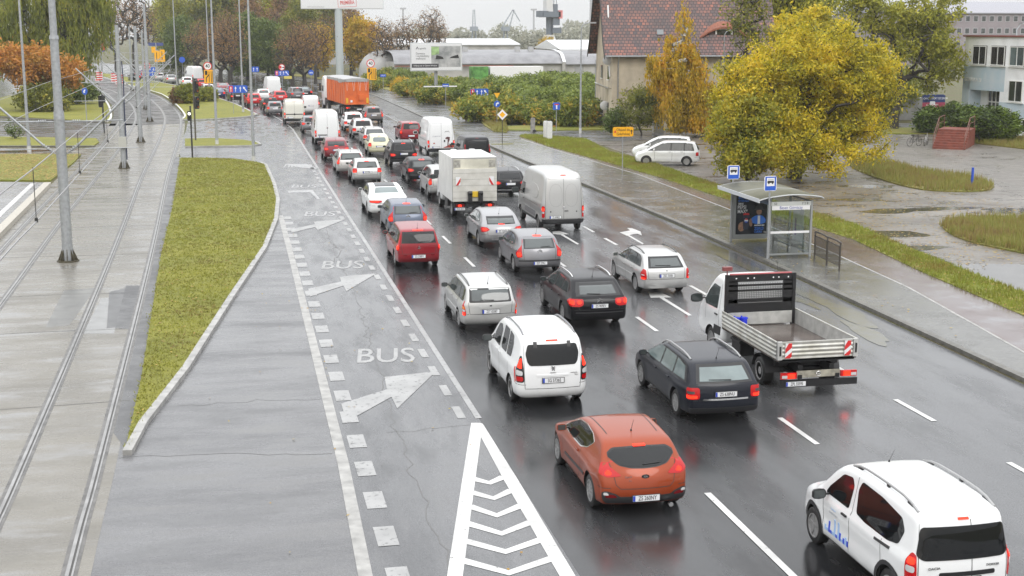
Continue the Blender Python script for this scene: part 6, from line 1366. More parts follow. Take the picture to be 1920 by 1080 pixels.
# shrubs by the house
def shrub(name,label,loc,R_,H,m,n=90,per=70,seed=1,size=(.08,.16),group=None,spread=.28,bark=None,cat='shrub',z=.5):
 return tree(name,cat,label,loc,[E_(0,0,H*z+.1,R_,R_*.85,H*.46)],n,.05+.012*R_,m,bark,per=per,spread=spread,size=size,seed=seed,group=group,trunk_top=(0,0,.25),seg=.45,rcut=.05,shell=.6,power=.5)
shrub('shrub','round olive-brown shrub with bare dark stems by the house corner',(34.6,111.2),2.0,4.0,L_olive,120,45,31,z=.62)
shrub('shrub','low green shrub at the foot of the gable wall',(32.9,113.2),1.1,2.2,L_green,60,60,32)
shrub('shrub','low dark shrub under the golden birch beside the house',(40.3,110.5),1.6,1.6,L_olive,60,60,33)
def juniper(label,loc,parts,seed):
 root = empty('juniper',(loc[0],loc[1],0),0,label,'shrub','junipers by the office stairs');rr = np.random.default_rng(seed)
 env = [E_(*p) for p in parts];nn,pp,rd,tp = grow(env,150,(0,0,0),.16,seed,trunk_top=(0,0,.3),seg=.6,shell=.7)
 wood(nn,pp,rd,'trunk',M_bark,root);P = crown_pts(nn,pp,rd,tp,150,.26,rr,.07);P = P[P[:,2] > .05]
 d = np.c_[rr.normal(0,1,(len(P),2)),rr.uniform(.1,.5,len(P))];d /= np.linalg.norm(d,axis=1)[:,None]
 quads_mesh('crown',leaf_quads(P,rr.uniform(.10,.20,len(P)),rr,.8,d),L_jun,parent=root)
jl = at(1750,252);jr = at(1862,270)
juniper('dark flat-topped juniper left of the red stairs',(jl[0]+1.2,jl[1]+1.0),[(0,0,1.5,2.0,1.5,.8),(1.7,0,1.9,1.7,1.5,.6),(-1.2,0,.9,1.2,1.2,.7)],35)
juniper('dark flat-topped juniper right of the red stairs under the office windows',(jr[0],jr[1]+1.0),[(0,0,1.5,2.4,1.5,1.4),(-1.3,0,2.0,1.8,1.4,.8),(1.2,0,1.2,1.8,1.3,1.0)],36)
# willow and orange tree on the left green
wl = at(118,196);
tree('weeping_willow','tree','huge weeping willow with trailing yellow-green strands behind the tram wires',(wl[0]-1.0,178),[E_(0,0,13,6,4.5,5.5),E_(-5.5,0,9,3.6,3,3.2),E_(5.0,0,13,3.0,3,4),E_(0,0,8,6,4,3.5)],420,.5,L_willow,per=125,spread=.42,size=(.16,.34),seed=41,trunk_top=(0,0,4),weep=4.6,seg=1.3,squash=.55)
ot = at(95,196)
tree('orange_tree','tree','orange and rust leaved low tree in front of the weeping willow',(ot[0]+.3,160),[E_(0,0,4.8,4.2,3.0,2.4),E_(-3.2,0,5.6,2.4,2,1.8),E_(3.2,0,4.4,2.2,2,2.0)],230,.2,L_orange,per=85,spread=.42,size=(.13,.25),seed=42,trunk_top=(0,0,1.8))
b1 = at(75,212)
shrub('shrub','dark green shrub under the orange tree beside the far lawn kerb',(b1[0],b1[1]+2),3.0,3.0,L_olive,120,80,43,size=(.12,.24),spread=.4)
b2 = at(130,200);shrub('shrub','green-brown shrub under the willow strands near the tram kerb',(b2[0]+.5,b2[1]+4),2.4,2.6,L_green,90,70,44,size=(.12,.24),spread=.4)
b3 = at(28,262);shrub('shrub','small nearly bare shrub on the grass verge far left',(b3[0],b3[1]),.8,1.7,L_green,50,14,45,size=(.06,.1),spread=.15)
# clipped yellow-green shrubs on the island between tracks and road
for k,(px,py,rx,h,lab) in enumerate(((322+14,196,.95,1.9,'rusty round shrub on the island, left half of the big pair'),(352,196,1.6,2.3,'large yellow-green round shrub on the island beside the track kerb'),(385,192,1.4,1.8,'smaller bright yellow-green shrub right of the large one on the island'))):
 c = at(px,py);shrub('round_shrub',lab,(c[0],c[1]+.8),rx,h,(L_brown,leaf_mat('leaves_lime',[(.10,.11,.02),(.2,.22,.02),(.36,.34,.03)],.25),leaf_mat('leaves_lime',[],.2))[k],110,110,46+k,size=(.10,.2),spread=.22,group='round shrubs on the island')
# rows of trees behind the road: a few grown individually, each copied with its own turn and size
bt = []
protos = [
 (dict(name='bare_tree',env=[E_(0,0,5.6,3.4,3.2,3.2),E_(0,0,8,3,3,3)],n=330,r0=.36,m=L_brown,per=9,spread=.5,size=(.1,.2),seed=51,trunk_top=(0,0,1.8),bark=M_bark,power=.42),'bare dark'),
 (dict(name='bare_tree',env=[E_(0,0,9,4.0,3.6,5.0)],n=300,r0=.34,m=L_brown,per=7,spread=.5,size=(.1,.22),seed=52,trunk_top=(0,0,3.5),bark=M_bark,power=.42),'tall bare'),
 (dict(name='autumn_tree',env=[E_(0,0,10,4.4,4,6),E_(1.5,0,6,3.5,3,3.5)],n=230,r0=.34,m=L_olive,per=70,spread=.8,size=(.2,.36),seed=53,trunk_top=(0,0,3.5)),'olive leaved'),
 (dict(name='autumn_tree',env=[E_(0,0,9,3.6,3.4,6)],n=220,r0=.3,m=L_poplar,per=50,spread=.8,size=(.18,.32),seed=54,trunk_top=(0,0,3)),'yellow-green leaved'),
 (dict(name='autumn_tree',env=[E_(0,0,8,3.2,3,6)],n=200,r0=.28,m=L_brown,per=55,spread=.7,size=(.16,.3),seed=55,trunk_top=(0,0,3)),'rusty brown leaved'),
 (dict(name='autumn_tree',env=[E_(0,0,4,2.2,2.2,3)],n=150,r0=.15,m=L_gold,per=55,spread=.5,size=(.12,.25),seed=56,trunk_top=(0,0,1.4)),'small golden'),
 (dict(name='dark_tree',env=[E_(0,0,8,4.4,4,6),E_(2,0,4,4,3,3)],n=240,r0=.34,m=L_green,per=90,spread=.9,size=(.2,.38),seed=57,trunk_top=(0,0,2.5)),'dark green'),
]
spots = [  # px, ground distance y, prototype, scale, wording
 (1,330,2,1.1,'at the far left edge behind the bright street'),(-12,300,3,1.0,'cut by the left picture edge behind the willow'),(228,330,1,1.25,'just right of the willow beyond the tram curve'),(262,320,1,1.35,'behind the first tram masts'),(285,380,1,1.1,'far behind the tram masts to their right'),
 (318,400,3,1.2,'far behind the bend, left of the lamp post'),(345,345,3,1.25,'behind the white vans on the bend'),(372,350,4,1.0,'behind the forty sign'),(388,265,0,1.05,'directly behind the white van on the bend'),(420,245,0,1.05,'on the lawn right of the forty sign, with a thick leaning trunk'),(437,228,0,1.0,'on the lawn behind the blue lane sign'),
 (405,330,2,1.2,'behind the two trees on the lawn'),(440,330,2,1.3,'behind the tall lamp posts'),(475,320,4,1.25,'behind the lamp posts to the right'),(500,330,3,1.2,'above the far white van'),(525,335,3,1.3,'left of the billboard post by two trees'),(548,320,4,1.35,'left of the big billboard post'),(470,262,6,.8,'low behind the blue sign row'),(508,258,6,.8,'low behind the no-overtaking sign'),(350,300,6,.8,'low behind the bend'),
 (553,222,0,.9,'on the verge right of the dark grey people carrier'),(575,224,0,.95,'on the verge beside the round blue sign'),(596,232,1,.8,'left of the lorry cab'),(572,290,2,.9,'behind the verge trees'),(601,262,5,1.3,'behind the lorry cab, yellow'),(588,330,4,1.2,'behind the billboard, left of its post'),(618,330,2,1.1,'hidden partly by the billboard post'),
 (612,300,1,.95,'half hidden by the billboard post'),(662,272,1,.95,'right of the billboard post'),(668,300,4,.95,'behind the one right of the billboard post'),(682,268,5,1.6,'behind the yellow lane sign on the right'),
 (722,250,1,.85,'in front of the white round tank, forked'),(735,262,1,.75,'beside the forked one in front of the tank'),(768,262,1,.8,'slim, left of the small billboard'),(812,300,1,.95,'rising behind the small billboard'),(822,310,1,.8,'rising behind the small billboard, thinner'),(1024,330,5,.95,'between the warehouse roofs and the crane legs')]
made = {}
for i,(px,Y,k,s,where) in enumerate(spots):
 a = (px-960)/FPX;X = Y*math.tan(YAW+math.atan(a));sp,word = protos[k]
 lab = f"{word} tree {where}"
 if k not in made:
  o = tree(sp['name'],'tree',lab,(X,Y),sp['env'],sp['n'],sp['r0'],sp['m'],sp.get('bark'),per=sp['per'],spread=sp['spread'],size=sp['size'],seed=sp['seed'],trunk_top=sp['trunk_top'],power=sp.get('power',.5),group='trees lining the road')
  made[k] = o
 else:
  o = copy_tree(made[k]);o.location = (X,Y,0);o['label'] = lab
 o.scale = (s,s,s*random.uniform(.92,1.12));o.rotation_euler = (0,0,random.uniform(0,6.28))
# the two lanky bare trees with curved stems left of the small billboard already above; now the thicket
sp_ = [('shrub',L_mix,1.9,2.6),('shrub',L_thick,2.2,2.9),('shrub',L_gold,1.5,2.3),('shrub',L_mix,2.2,2.4),('shrub',L_thick,2.6,3.3),('shrub',L_mix,2.3,2.2)]
SP = []
names_ = ['rusty and green','dense green','golden','mottled yellow-green','big green','orange tinted']
cells = []
rs = random.Random(5)
def inside(px,py): return True
grid = [(700,165,150),(716,157,0),(735,158,0),(752,168,2),(765,176,0),(775,160,5),(790,180,0),(800,165,2),(812,190,0),(700,150,3),(725,148,3),(755,150,1),(785,150,1),(815,172,5),(835,186,5),(850,160,3),
 (868,160,4),(890,165,1),(905,200,3),(915,185,2),(925,205,0),(900,222,3),(940,200,1),(950,225,3),(930,170,4),(955,180,4),(975,200,4),(985,222,3),(975,165,5),(1000,172,4),(1005,205,1),(1010,228,3),(1025,180,4),(1035,205,1),(1045,230,3),(1060,175,4),(1065,205,4),(1072,232,3),(1085,175,1),(1092,205,1),(1100,228,3),(1108,185,4),(1112,215,1),(872,190,1),(1120,170,1),(1040,160,5),(880,145,3),(905,150,4),(950,155,0),(1000,150,4),(1060,152,4),(1100,155,4),(1125,200,1),(990,185,1),(1018,160,1),(1078,190,4),(920,150,1)]
protoS = {}
row_ = lambda py: 'front row' if py > 200 else 'middle row' if py > 172 else 'back row'
ords = ['first','second','third','fourth','fifth','sixth','seventh','eighth','ninth','tenth','eleventh','twelfth','thirteenth','fourteenth','fifteenth','sixteenth','seventeenth','eighteenth','nineteenth','twentieth','21st','22nd','23rd','24th','25th','26th','27th','28th','29th','30th','31st','32nd','33rd','34th','35th','36th']
for i,(px,py,k) in enumerate(grid):
 k = k if k < 6 else 3;X,Y = at(px,py+6);nm,lm,R_,H = sp_[k]
 rk = sum(1 for g in grid if row_(g[1]) == row_(py) and (g[0],g[1]) < (px,py))
 lab = f"{names_[k]} shrub, {ords[rk]} from the left in the {row_(py)} of the thicket"
 if k not in protoS:
  o = shrub('shrub',lab,(X,Y),R_,H,lm,110,60,61+k,size=(.11,.24),spread=.34,group='shrubs of the roadside thicket');protoS[k] = o
 else: o = copy_tree(protoS[k]);o.location = (X,Y,0);o['label'] = lab
 s = rs.uniform(.8,1.1)*(1.0 if py > 190 else .92 if py > 170 else .66 if px > 850 else .8);o.scale = (s*1.1,s*1.1,s*rs.uniform(.85,1.1));o.rotation_euler = (0,0,rs.uniform(0,6.28))
# weeds under the thicket and a far wood
rr = np.random.default_rng(71)
pts = scatter([(28,128),(24,185),(27,186),(40,260),(80,250),(60,160),(33,128)],9000,72)
P = np.c_[np.array(pts),rr.uniform(.05,1.1,len(pts))]
tag(quads_mesh('undergrowth',leaf_quads(P,rr.uniform(.12,.3,len(P)),rr),L_mix),kind='stuff')
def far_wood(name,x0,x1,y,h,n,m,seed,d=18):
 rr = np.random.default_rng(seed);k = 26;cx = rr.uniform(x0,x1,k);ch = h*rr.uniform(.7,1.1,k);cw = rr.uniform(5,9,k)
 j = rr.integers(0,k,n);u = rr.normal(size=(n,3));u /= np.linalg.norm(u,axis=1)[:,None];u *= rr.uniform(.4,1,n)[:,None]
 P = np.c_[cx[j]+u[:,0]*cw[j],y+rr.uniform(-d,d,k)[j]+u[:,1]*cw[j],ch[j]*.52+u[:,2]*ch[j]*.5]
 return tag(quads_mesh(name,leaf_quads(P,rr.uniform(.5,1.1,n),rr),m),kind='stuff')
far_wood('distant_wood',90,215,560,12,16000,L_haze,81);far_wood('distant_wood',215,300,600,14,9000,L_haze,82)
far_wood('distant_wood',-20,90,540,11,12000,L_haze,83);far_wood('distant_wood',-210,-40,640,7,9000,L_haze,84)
# ================================================================= BUILDINGS AND FAR THINGS
def frame(o,ang):      # local frame helper: u along the wall, v inwards (away from the camera)
 c,s = math.cos(ang),math.sin(ang)
 return lambda u,v,z=0: (o[0]+u*c-v*s,o[1]+u*s+v*c,z)
M_glw = mat('window_glass',(.03,.035,.03),.05,spec=.9,noise=.5,nscale=.9);M_frw = mat('window_white',(.75,.75,.72),.4)
def window(root,loc,w,h,n=2,name='window',bars=True,fr=.07,dep=.10,cross=None,gm=None):
 """a framed window lying in the local x-z plane, facing local -y"""
 x,y,z = loc;b = MB()
 for xx in (x,x+w): b.box((xx,y,z+h/2),(fr,dep,h+fr))
 for zz in (z,z+h): b.box((x+w/2,y,zz),(w-fr,dep,fr))
 for k in range(1,n): b.box((x+w*k/n,y,z+h/2),(fr*.8,dep*.8,h-fr))
 if cross: b.box((x+w/2,y-.003,z+h*cross),(w-fr,dep*.7,fr*.7))
 o = b.build(name,M_frw,root,sm=0);MB().box((x+w/2,y+.02,z+h/2),(w-fr,.02,h-fr)).build('pane',gm or M_glw,o,sm=0)
 return o
# ---- tiled house
def tile_mat():
 m = bpy.data.materials.new('roof_tiles');m.use_nodes = True;N,K = nodes(m);b = N['Principled BSDF'];t = N.new('ShaderNodeTexCoord').outputs['UV']
 br = N.new('ShaderNodeTexBrick');K(t,br.inputs['Vector']);br.inputs['Scale'].default_value = 1;br.inputs['Brick Width'].default_value = .34;br.inputs['Row Height'].default_value = .32;br.inputs['Mortar Size'].default_value = .035
 br.inputs['Color1'].default_value = (.38,.125,.075,1);br.inputs['Color2'].default_value = (.06,.055,.065,1);br.inputs['Mortar'].default_value = (.03,.02,.02,1);br.inputs['Bias'].default_value = .0;br.inputs['Mortar Smooth'].default_value = .4
 n = tex(N,K,'Noise',.45,t,Detail=4);n2 = tex(N,K,'Noise',3,t,Detail=5)
 c = mixc(N,K,ramp(N,K,n.outputs['Fac'],[(.35,.15),(.62,.95)]).outputs[0],br.outputs['Color'],(.08,.06,.06));c = mixc(N,K,ramp(N,K,n2.outputs['Fac'],[(.5,0.0),(.8,.4)]).outputs[0],c,(.36,.15,.10))
 c = mixc(N,K,ramp(N,K,br.outputs['Fac'],[(0.0,0.0),(.6,1.0)]).outputs[0],c,(.03,.02,.02))
 K(c,b.inputs['Base Color']);b.inputs['Roughness'].default_value = .4
 bp = N.new('ShaderNodeBump');bp.inputs['Strength'].default_value = .8;bp.inputs['Distance'].default_value = .04;bp.invert = True;K(br.outputs['Fac'],bp.inputs['Height']);K(bp.outputs[0],b.inputs['Normal'])
 return m
def house():
 A = at(1146,244);ang = R(-7.5);root = empty('tiled_house',(A[0],A[1],0),ang,'old beige rendered house with a steep red and black tiled roof','house')
 W_,D_,eh = 14.6,10.5,6.9
 rend = mat('render_beige',(.46,.40,.30),.8,noise=.28,nscale=.8,dirt=(.34,.29,.22));
 b = MB();b.box((W_/2,D_/2,eh/2),(W_,D_,eh));rh = eh+9.2
 b.add([(0,0,eh),(0,D_,eh),(0,D_/2,rh),(W_,0,eh),(W_,D_,eh),(W_,D_/2,rh)],[(0,1,2),(3,5,4),(0,2,5,3),(1,4,5,2)])
 b.build('wall',rend,root,sm=0)
 def slope(sd):
  y0,y1 = (-.65,D_/2) if sd < 0 else (D_+.65,D_/2);z0 = eh-.2;x0,x1 = -.75,W_+.6;nx,ny = 40,24;vs = [];uv = []
  for j in range(ny+1):
   f = j/ny;q_ = -.65+f*(D_/2+.65);zz_ = eh+1.25-1.1*(.6-q_) if q_ < .6 else eh+1.25+(rh-eh)/(D_/2)*(q_-.6)
   for i in range(nx+1):
    vs.append((x0+(x1-x0)*i/nx,y0+(y1-y0)*f,zz_+.01*math.sin(i*1.3+j)))
  me = bpy.data.meshes.new('roof');me.from_pydata(vs,[],[(j*(nx+1)+i,j*(nx+1)+i+1,(j+1)*(nx+1)+i+1,(j+1)*(nx+1)+i) for j in range(ny) for i in range(nx)])
  ul = me.uv_layers.new(name='UVMap');lenS = math.hypot(y1-y0,rh-z0)
  for lp in me.loops:
   v = me.vertices[lp.vertex_index].co;ul.data[lp.index].uv = (v.x,(v.z-z0)/(rh-z0)*lenS)
  me.materials.append(TM);me.materials.append(M_trimw)
  o = link_mesh('roof',me,root);md = o.modifiers.new('s','SOLIDIFY');md.thickness = .12;md.offset = -1 if sd < 0 else 1;return o
 TM = tile_mat();M_trimw = mat('verge_board',(.035,.03,.028),.6)
 slope(-1);slope(1)
 vb = MB()      # verge board and soffit on the gable
 vb.prism([(-.68,eh-.5),(-.68,eh-.15),(.6,eh+1.25),(D_/2,rh+.3),(D_-.6,eh+1.25),(D_+.68,eh-.15),(D_+.68,eh-.5),(D_-.6,eh+.75),(D_/2,rh-.3),(.6,eh+.75)],0,.06,f=lambda y,z,q: (-.80-q+.03,y,z));vb.build('verge_board',M_trimw,root,sm=0)
 sf = MB();sf.box((W_/2,-.34,eh-.24),(W_,.62,.04));sf.build('soffit',mat('soffit',(.09,.075,.06),.7),root,sm=0)
 gt = MB();gt.cyl((-.7,-.72,eh-.24),(W_,-.72,eh-.24),.07,.07,8);gt.tube([(.55,-.70,eh-.26),(.55,-.10,eh-.8),(.55,-.08,.1)],.05,8);gt.tube([(-.02,D_+.1,eh-.8),(-.06,D_+.1,.1)],.05,8);gt.build('gutter',M_steel,root,sm=50)
 cr_ = MB();cr_.box((W_/2+.6,-.02,3.55),(W_-1.2,.06,.09));cr_.box((-.02,D_/2,3.75),(.06,D_-.6,.08));cr_.build('cornice',mat('cornice',(.22,.19,.14),.7),root,sm=0)
 for x,z,w,h in ((5.0,3.95,1.3,1.75),(10.5,3.95,1.3,1.75),(5.4,.9,1.3,1.8),(9.0,.9,1.3,1.8),(12.6,3.95,1.1,1.75)):
  r_ = MB().box((x+w/2,.03,z+h/2),(w+.1,.12,h+.1)).build('window_recess',mat('recess',(.05,.045,.04),.7),root,sm=0)
  window(root,(x,-.04,z),w,h,2,cross=.68)
 fb = np.random.default_rng(3);P = np.c_[fb.uniform(4.9,6.4,700),fb.uniform(-.4,-.05,700),fb.uniform(3.35,4.15,700)];quads_mesh('flower_box',leaf_quads(P,fb.uniform(.05,.1,700),fb),L_green,parent=root)
 # gable: tall light pipe, balcony canopy, dish, small windows
 g = MB();g.tube([(-.12,.9,5.9),(-.14,1.2,8.5),(-.14,2.2,11.2)],.08,8);g.tube([(-.12,.9,5.9),(-.10,.7,4.8)],.07,8);g.build('flue_pipe',mat('pipe_white',(.7,.7,.7),.4),root,sm=60)
 MB().box((-.55,3.0,3.95),(1.1,1.8,.06),M=Matrix.Rotation(R(24),4,'Y')).build('canopy',mat('canopy_white',(.6,.62,.63),.3),root,sm=0)
 for x,y,z in ((-.35,.8,6.3),(-.3,2.6,2.1)):
  d = MB();d.lathe([(.02,-.06),(.25,-.04),(.42,.03),(.44,.05),(.40,.045),(.02,.0)],18,'y',(x,y-.3,z));d.cyl((x,y-.25,z),(0,y,z-.1),.02,.02,6);d.build('satellite_dish',mat('dish_grey',(.5,.5,.5),.5),root,sm=50)
 for y,z in ((1.6,4.5),(6,4.5),(1.8,1.2),(5.5,1.2),(7.5,1.2)):
  MB().box((0,y+.45,z+.6),(.12,.9,1.2)).build('window',M_glw,root,sm=0)
  MB().box((-.05,y+.45,z-.03),(.18,1.0,.06)).build('sill',M_frw,root,sm=0)
 # roof lights, dormer, chimney
 sl = (rh-eh)/(D_/2)
 for x,y in ((4.5,.9),(10.0,3.4)):
  z = eh+1.25+(rh-eh)/(D_/2)*(y-.6);MB().box((x,y,z+.10),(.6,.5,.12),M=Matrix.Rotation(math.atan(sl),4,'X')).build('roof_light',mat('roof_light',(.2,.22,.23),.15),root,sm=0)
 d = MB();x = 10.4;zb = eh+1.5
 d.box((x,.9,zb+.35),(1.6,.1,.7));d.build('dormer_front',M_frw,root,sm=0);MB().box((x,.84,zb+.35),(1.3,.05,.5)).build('dormer_window',M_glw,root,sm=0)
 dr = MB();dr.prism(chaikin([(x-2.3,zb-.1),(x-1.2,zb+.65),(x,zb+.95),(x+1.2,zb+.65),(x+2.3,zb-.1),(x+2.3,zb-.2),(x+1.15,zb+.5),(x,zb+.78),(x-1.15,zb+.5),(x-2.3,zb-.2)],2),0,3.0,f=lambda a,z,q: (a,.6+q,z+q*.55));dr.build('dormer_roof',mat('dormer_tile',(.26,.09,.05),.5,noise=.4,nscale=5),root,sm=0)
 ck = MB();ck.box((12.9,3.2,rh-2.0),(.9,.9,5.0));ck.build('chimney',mat('chimney_brick',(.22,.09,.06),.7,noise=.4,nscale=6),root,sm=0)
 kb = at(1232,248)
house()
MBx = MB().box((0,0,.6),(.9,.5,1.2));o = MBx.build('utility_cabinet',mat('cabinet',(.42,.40,.35),.6,noise=.2),sm=0);c = at(1233,249);o.location = (c[0],c[1],0);tag(o,'grey utility cabinet under the birch beside the house','cabinet')
# ---- white and blue office
def office():
 A = at(1800,241);B = at(1935,258);ang = math.atan2(B[1]-A[1],B[0]-A[0]);root = empty('office_building',(A[0],A[1],0),ang,'two-storey white and faded blue office building with a recessed entrance','building')
 Wl = math.dist(A,B)*1.9;s = math.dist(A,B)/135.0     # metres per picture pixel along the wall
 wh = mat('office_white',(.88,.89,.9),.7,noise=.08,nscale=.7,dirt=(.74,.75,.75));bl = mat('office_blue',(.42,.52,.58),.7,noise=.2,nscale=1.2,dirt=(.56,.62,.66))
 H = 8.4;D_ = 12;uE0,uE1 = s*14,s*72
 b = MB();b.box((Wl/2,D_/2+1.2,H/2),(Wl,D_,H));b.box((Wl/2,.6,6.55),(Wl,1.2,3.7));b.box(((uE1+Wl)/2,.6,2.35),(Wl-uE1,1.2,4.7));b.box((uE0/2,.6,2.35),(uE0,1.2,4.7));b.build('wall',wh,root,sm=0)
 MB().box((uE0/2,-.006,2.35),(uE0,.012,4.7)).build('blue_panel',bl,root,sm=0)
 MB().box(((uE1+Wl)/2,-.008,2.0),(Wl-uE1,.012,1.5)).build('blue_panel',bl,root,sm=0)
 MB().box((s*40,-.006,4.7),(s*79,.012,2.1)).build('blue_panel',bl,root,sm=0)
 MB().box((uE0-.006+s*.0,.6,3.0),(.02,1.2,3.2)).build('entrance_cheek',bl,root,sm=0)
 MB().box((Wl/2,.3,H+.06),(Wl+.3,1.0,.14)).build('roof_edge',mat('edge_brown',(.2,.06,.05),.5),root,sm=0)
 for k in range(6):
  u = s*(17+35*k);r_ = MB().box((u+s*13,.03,6.75),(s*27,.12,1.75)).build('window_recess',mat('recess',(.05,.045,.04),.7),root,sm=0);window(root,(u,-.04,5.95),s*25,1.6,2,gm=M_glw if k != 2 else G_pale);MB().box((u+s*13,-.08,5.85),(s*30,.22,.06)).build('sill',M_frw,root,sm=0)
  if k >= 2:
   window(root,(u+s*2,-.04,2.9),s*24,1.75,2);MB().box((u+s*14,-.08,2.8),(s*28,.22,.06)).build('sill',M_frw,root,sm=0)
   window(root,(u+s*30,-.04,.35),s*18,1.1,1)
 door = MB()
 for k in range(6): door.box((uE0+s*16+s*7.4*k,1.15,2.7),(.09,.08,2.6))
 for z in (1.4,2.6,4.0): door.box((uE0+s*34.5,1.15,z),(s*37,.07,.10))
 dd = door.build('door',M_frw,root,sm=0);MB().box((uE0+s*34.5,1.19,2.7),(s*37,.02,2.6)).build('pane',M_glw,dd,sm=0)
 text('lettering','GDAŃSKA 20',(s*20,-.03,4.55),(math.pi/2,0,0),.5,M_frw,root,.01,sx=.9)
 ac = MB().box((s*92,-.35,1.95),(.9,.5,.65));ac.build('air_conditioner',mat('ac_white',(.6,.6,.58),.5),root,sm=0)
 la = MB();la.tube([(s*60,2,H),(s*62,1.8,H+.6),(s*74,1.5,H+1.1)],.05,6);la.box((s*78,1.4,H+1.15),(.7,.25,.1));la.build('roof_lamp',M_steel,root,sm=40)
 # red steps with handrails down to the lot
 red = mat('steps_red',(.20,.055,.035),.6,noise=.35,nscale=3);f = frame(A,ang)
 P0,P1 = at(1753,279),at(1812,262);st = empty('entrance_stairs',(P0[0]+3.2,P0[1]+3.9,0),math.atan2(-(P1[0]-P0[0]),P1[1]-P0[1]) if False else R(-38),'red painted entrance stairs with brown handrails between two junipers','stairs')
 m_ = MB();n = 8
 for k in range(n): m_.box((.9-0,-3.0-.32*(n-1-k)+.16,.17*(k+1)/2),(2.4,.34,.17*(k+1)))
 m_.box((.9,-1.4,.68),(2.4,3.1,1.36));m_.build('steps',red,st,sm=0)
 for sd in (-.25,2.05):
  h = MB();a,b2 = (sd,-5.3,.05),(sd,-2.9,1.4);h.tube([(a[0],a[1],1.0),(b2[0],b2[1],2.3),(b2[0],-.1,2.3)],.03,6);h.tube([(a[0],a[1],.55),(b2[0],b2[1],1.85),(b2[0],-.1,1.85)],.02,6)
  for q in ((a[0],a[1],.0),(b2[0],b2[1],1.36),(sd,-.2,1.36)): h.cyl(q,(q[0],q[1],q[2]+.98),.03,.03,6)
  h.build('handrail',mat('rail_brown',(.16,.07,.05),.5),st,sm=40)
 # sign boards in front
 c = at(1762,214);
office()
def panel_sign(name,label,x,y,z0,z1,w,face,m,back=None,cat='sign',posts=(0,),rz=0.0,r=.03,group=None,hb=0,t=.03):
 """a board on posts; face(root, board) adds marks. local x right, facing -y (towards the camera)"""
 root = empty(name,(x,y,0),rz,label,cat,group)
 for px in posts: MB().cyl((px,.03,0),(px,.03,z1-.05),r,r,8).build('post',M_steel,root,sm=50)
 bd = MB().prism(chaikin([(-w/2,z0),(w/2,z0),(w/2,z1),(-w/2,z1)],1,True,.08),0,t,f=lambda a,b,q: (a,-q,b)).build('board',m,root,sm=0)
 if face: face(bd)
 return root
def glyph(parent,poly,m,y=-.034,name='symbol',t=.004): return MB().prism(poly,0,t,f=lambda a,b,q: (a,y-q,b)).build(name,m,parent,sm=0)
S_blue = mat('sign_blue',(.02,.10,.52),.35);S_white = mat('sign_white',(.75,.75,.75),.35);S_red = mat('sign_red',(.6,.03,.03),.35);S_yel = mat('sign_yellow',(.85,.42,.01),.35);S_blk = mat('sign_black',(.015,.015,.015),.4);S_back = mat('sign_back',(.3,.31,.32),.5)
def txt(parent,s,x,z,h,m,sx=1.0,y=-.036,bold=.0): return text('lettering',s,(x,y,z),(math.pi/2,0,0),h,m,parent,.002,sx=sx,bold=bold)
def disc(r,n=28,cx=0,cz=0): return [(cx+r*math.cos(2*math.pi*k/n),cz+r*math.sin(2*math.pi*k/n)) for k in range(n)]
def arrow(cx,z0,z1,w=.10): 
 m = (z1-z0)*.4;return [(cx-w*.3,z0),(cx+w*.3,z0),(cx+w*.3,z1-m),(cx+w,z1-m),(cx,z1),(cx-w,z1-m),(cx-w*.3,z1-m)]
def sgn(px,py): return at(px,py)
# ---- yellow detour board
p = sgn(1167,325);x,y = p
def f1(b):
 zc = (zat(x,y,238)+zat(x,y,256))/2;txt(b,'Objazd do',-.0,zc+.12,.24,S_blk,.9);txt(b,'Gdańskiej',.0,zc-.14,.24,S_blk,.9)
 glyph(b,[(-.62,zc-.05),(-.44,zc-.05),(-.53,zc+.12)],S_red);glyph(b,arrow(.55,zc-.16,zc+.14,.09),S_blk)
panel_sign('detour_sign','yellow detour board on a slim post in the lawn left of the yellow tree',x,y,zat(x,y,256),zat(x,y,238),1.35,f1,S_yel,t=.03)
# ---- priority diamond
x,y = sgn(942,273);zc = zat(x,y,215)
root = empty('priority_sign',(x,y,0),0,'white-edged yellow priority diamond on a dark post in the cobbled pavement','sign');MB().cyl((0,.03,0),(0,.03,zc),.03,.03,8).build('post',M_dark,root,sm=50)
b = MB().prism([(-.42,zc),(0,zc-.42),(.42,zc),(0,zc+.42)],0,.03,f=lambda a,b_,q: (a,-q,b_)).build('board',S_white,root,sm=0);glyph(b,[(-.24,zc),(0,zc-.24),(.24,zc),(0,zc+.24)],S_yel)
sheet('grass',[(x-.9,y-.35),(x+.9,y-.35),(x+.9,y+.35),(x-.9,y+.35)],.128,M_scrub)
# ---- yield (seen from behind: orange face) and turn right
x,y = sgn(932,236);zc = zat(x,y,195);z2 = zat(x,y,179)
root = empty('turn_sign',(x,y,0),0,'round blue turn-right sign under an orange triangle beside the black bin','sign');MB().cyl((0,.03,0),(0,.03,z2),.03,.03,8).build('post',M_steel,root,sm=50)
b = MB().prism(disc(.31,cz=zc),0,.03,f=lambda a,b_,q: (a,-q,b_)).build('board',S_blue,root,sm=0);glyph(b,[(-.12,zc-.2),(-.03,zc-.2),(-.03,zc),(.03,zc+.04),(.03,zc-.06),(.2,zc+.08),(.03,zc+.22),(.03,zc+.12),(-.08,zc+.1),(-.12,zc+.04)],S_white)
b = MB().prism([(-.30,z2+.24),(.30,z2+.24),(0,z2-.28)],0,.03,f=lambda a,b_,q: (a,-q,b_)).build('yield_board',S_yel,root,sm=0)
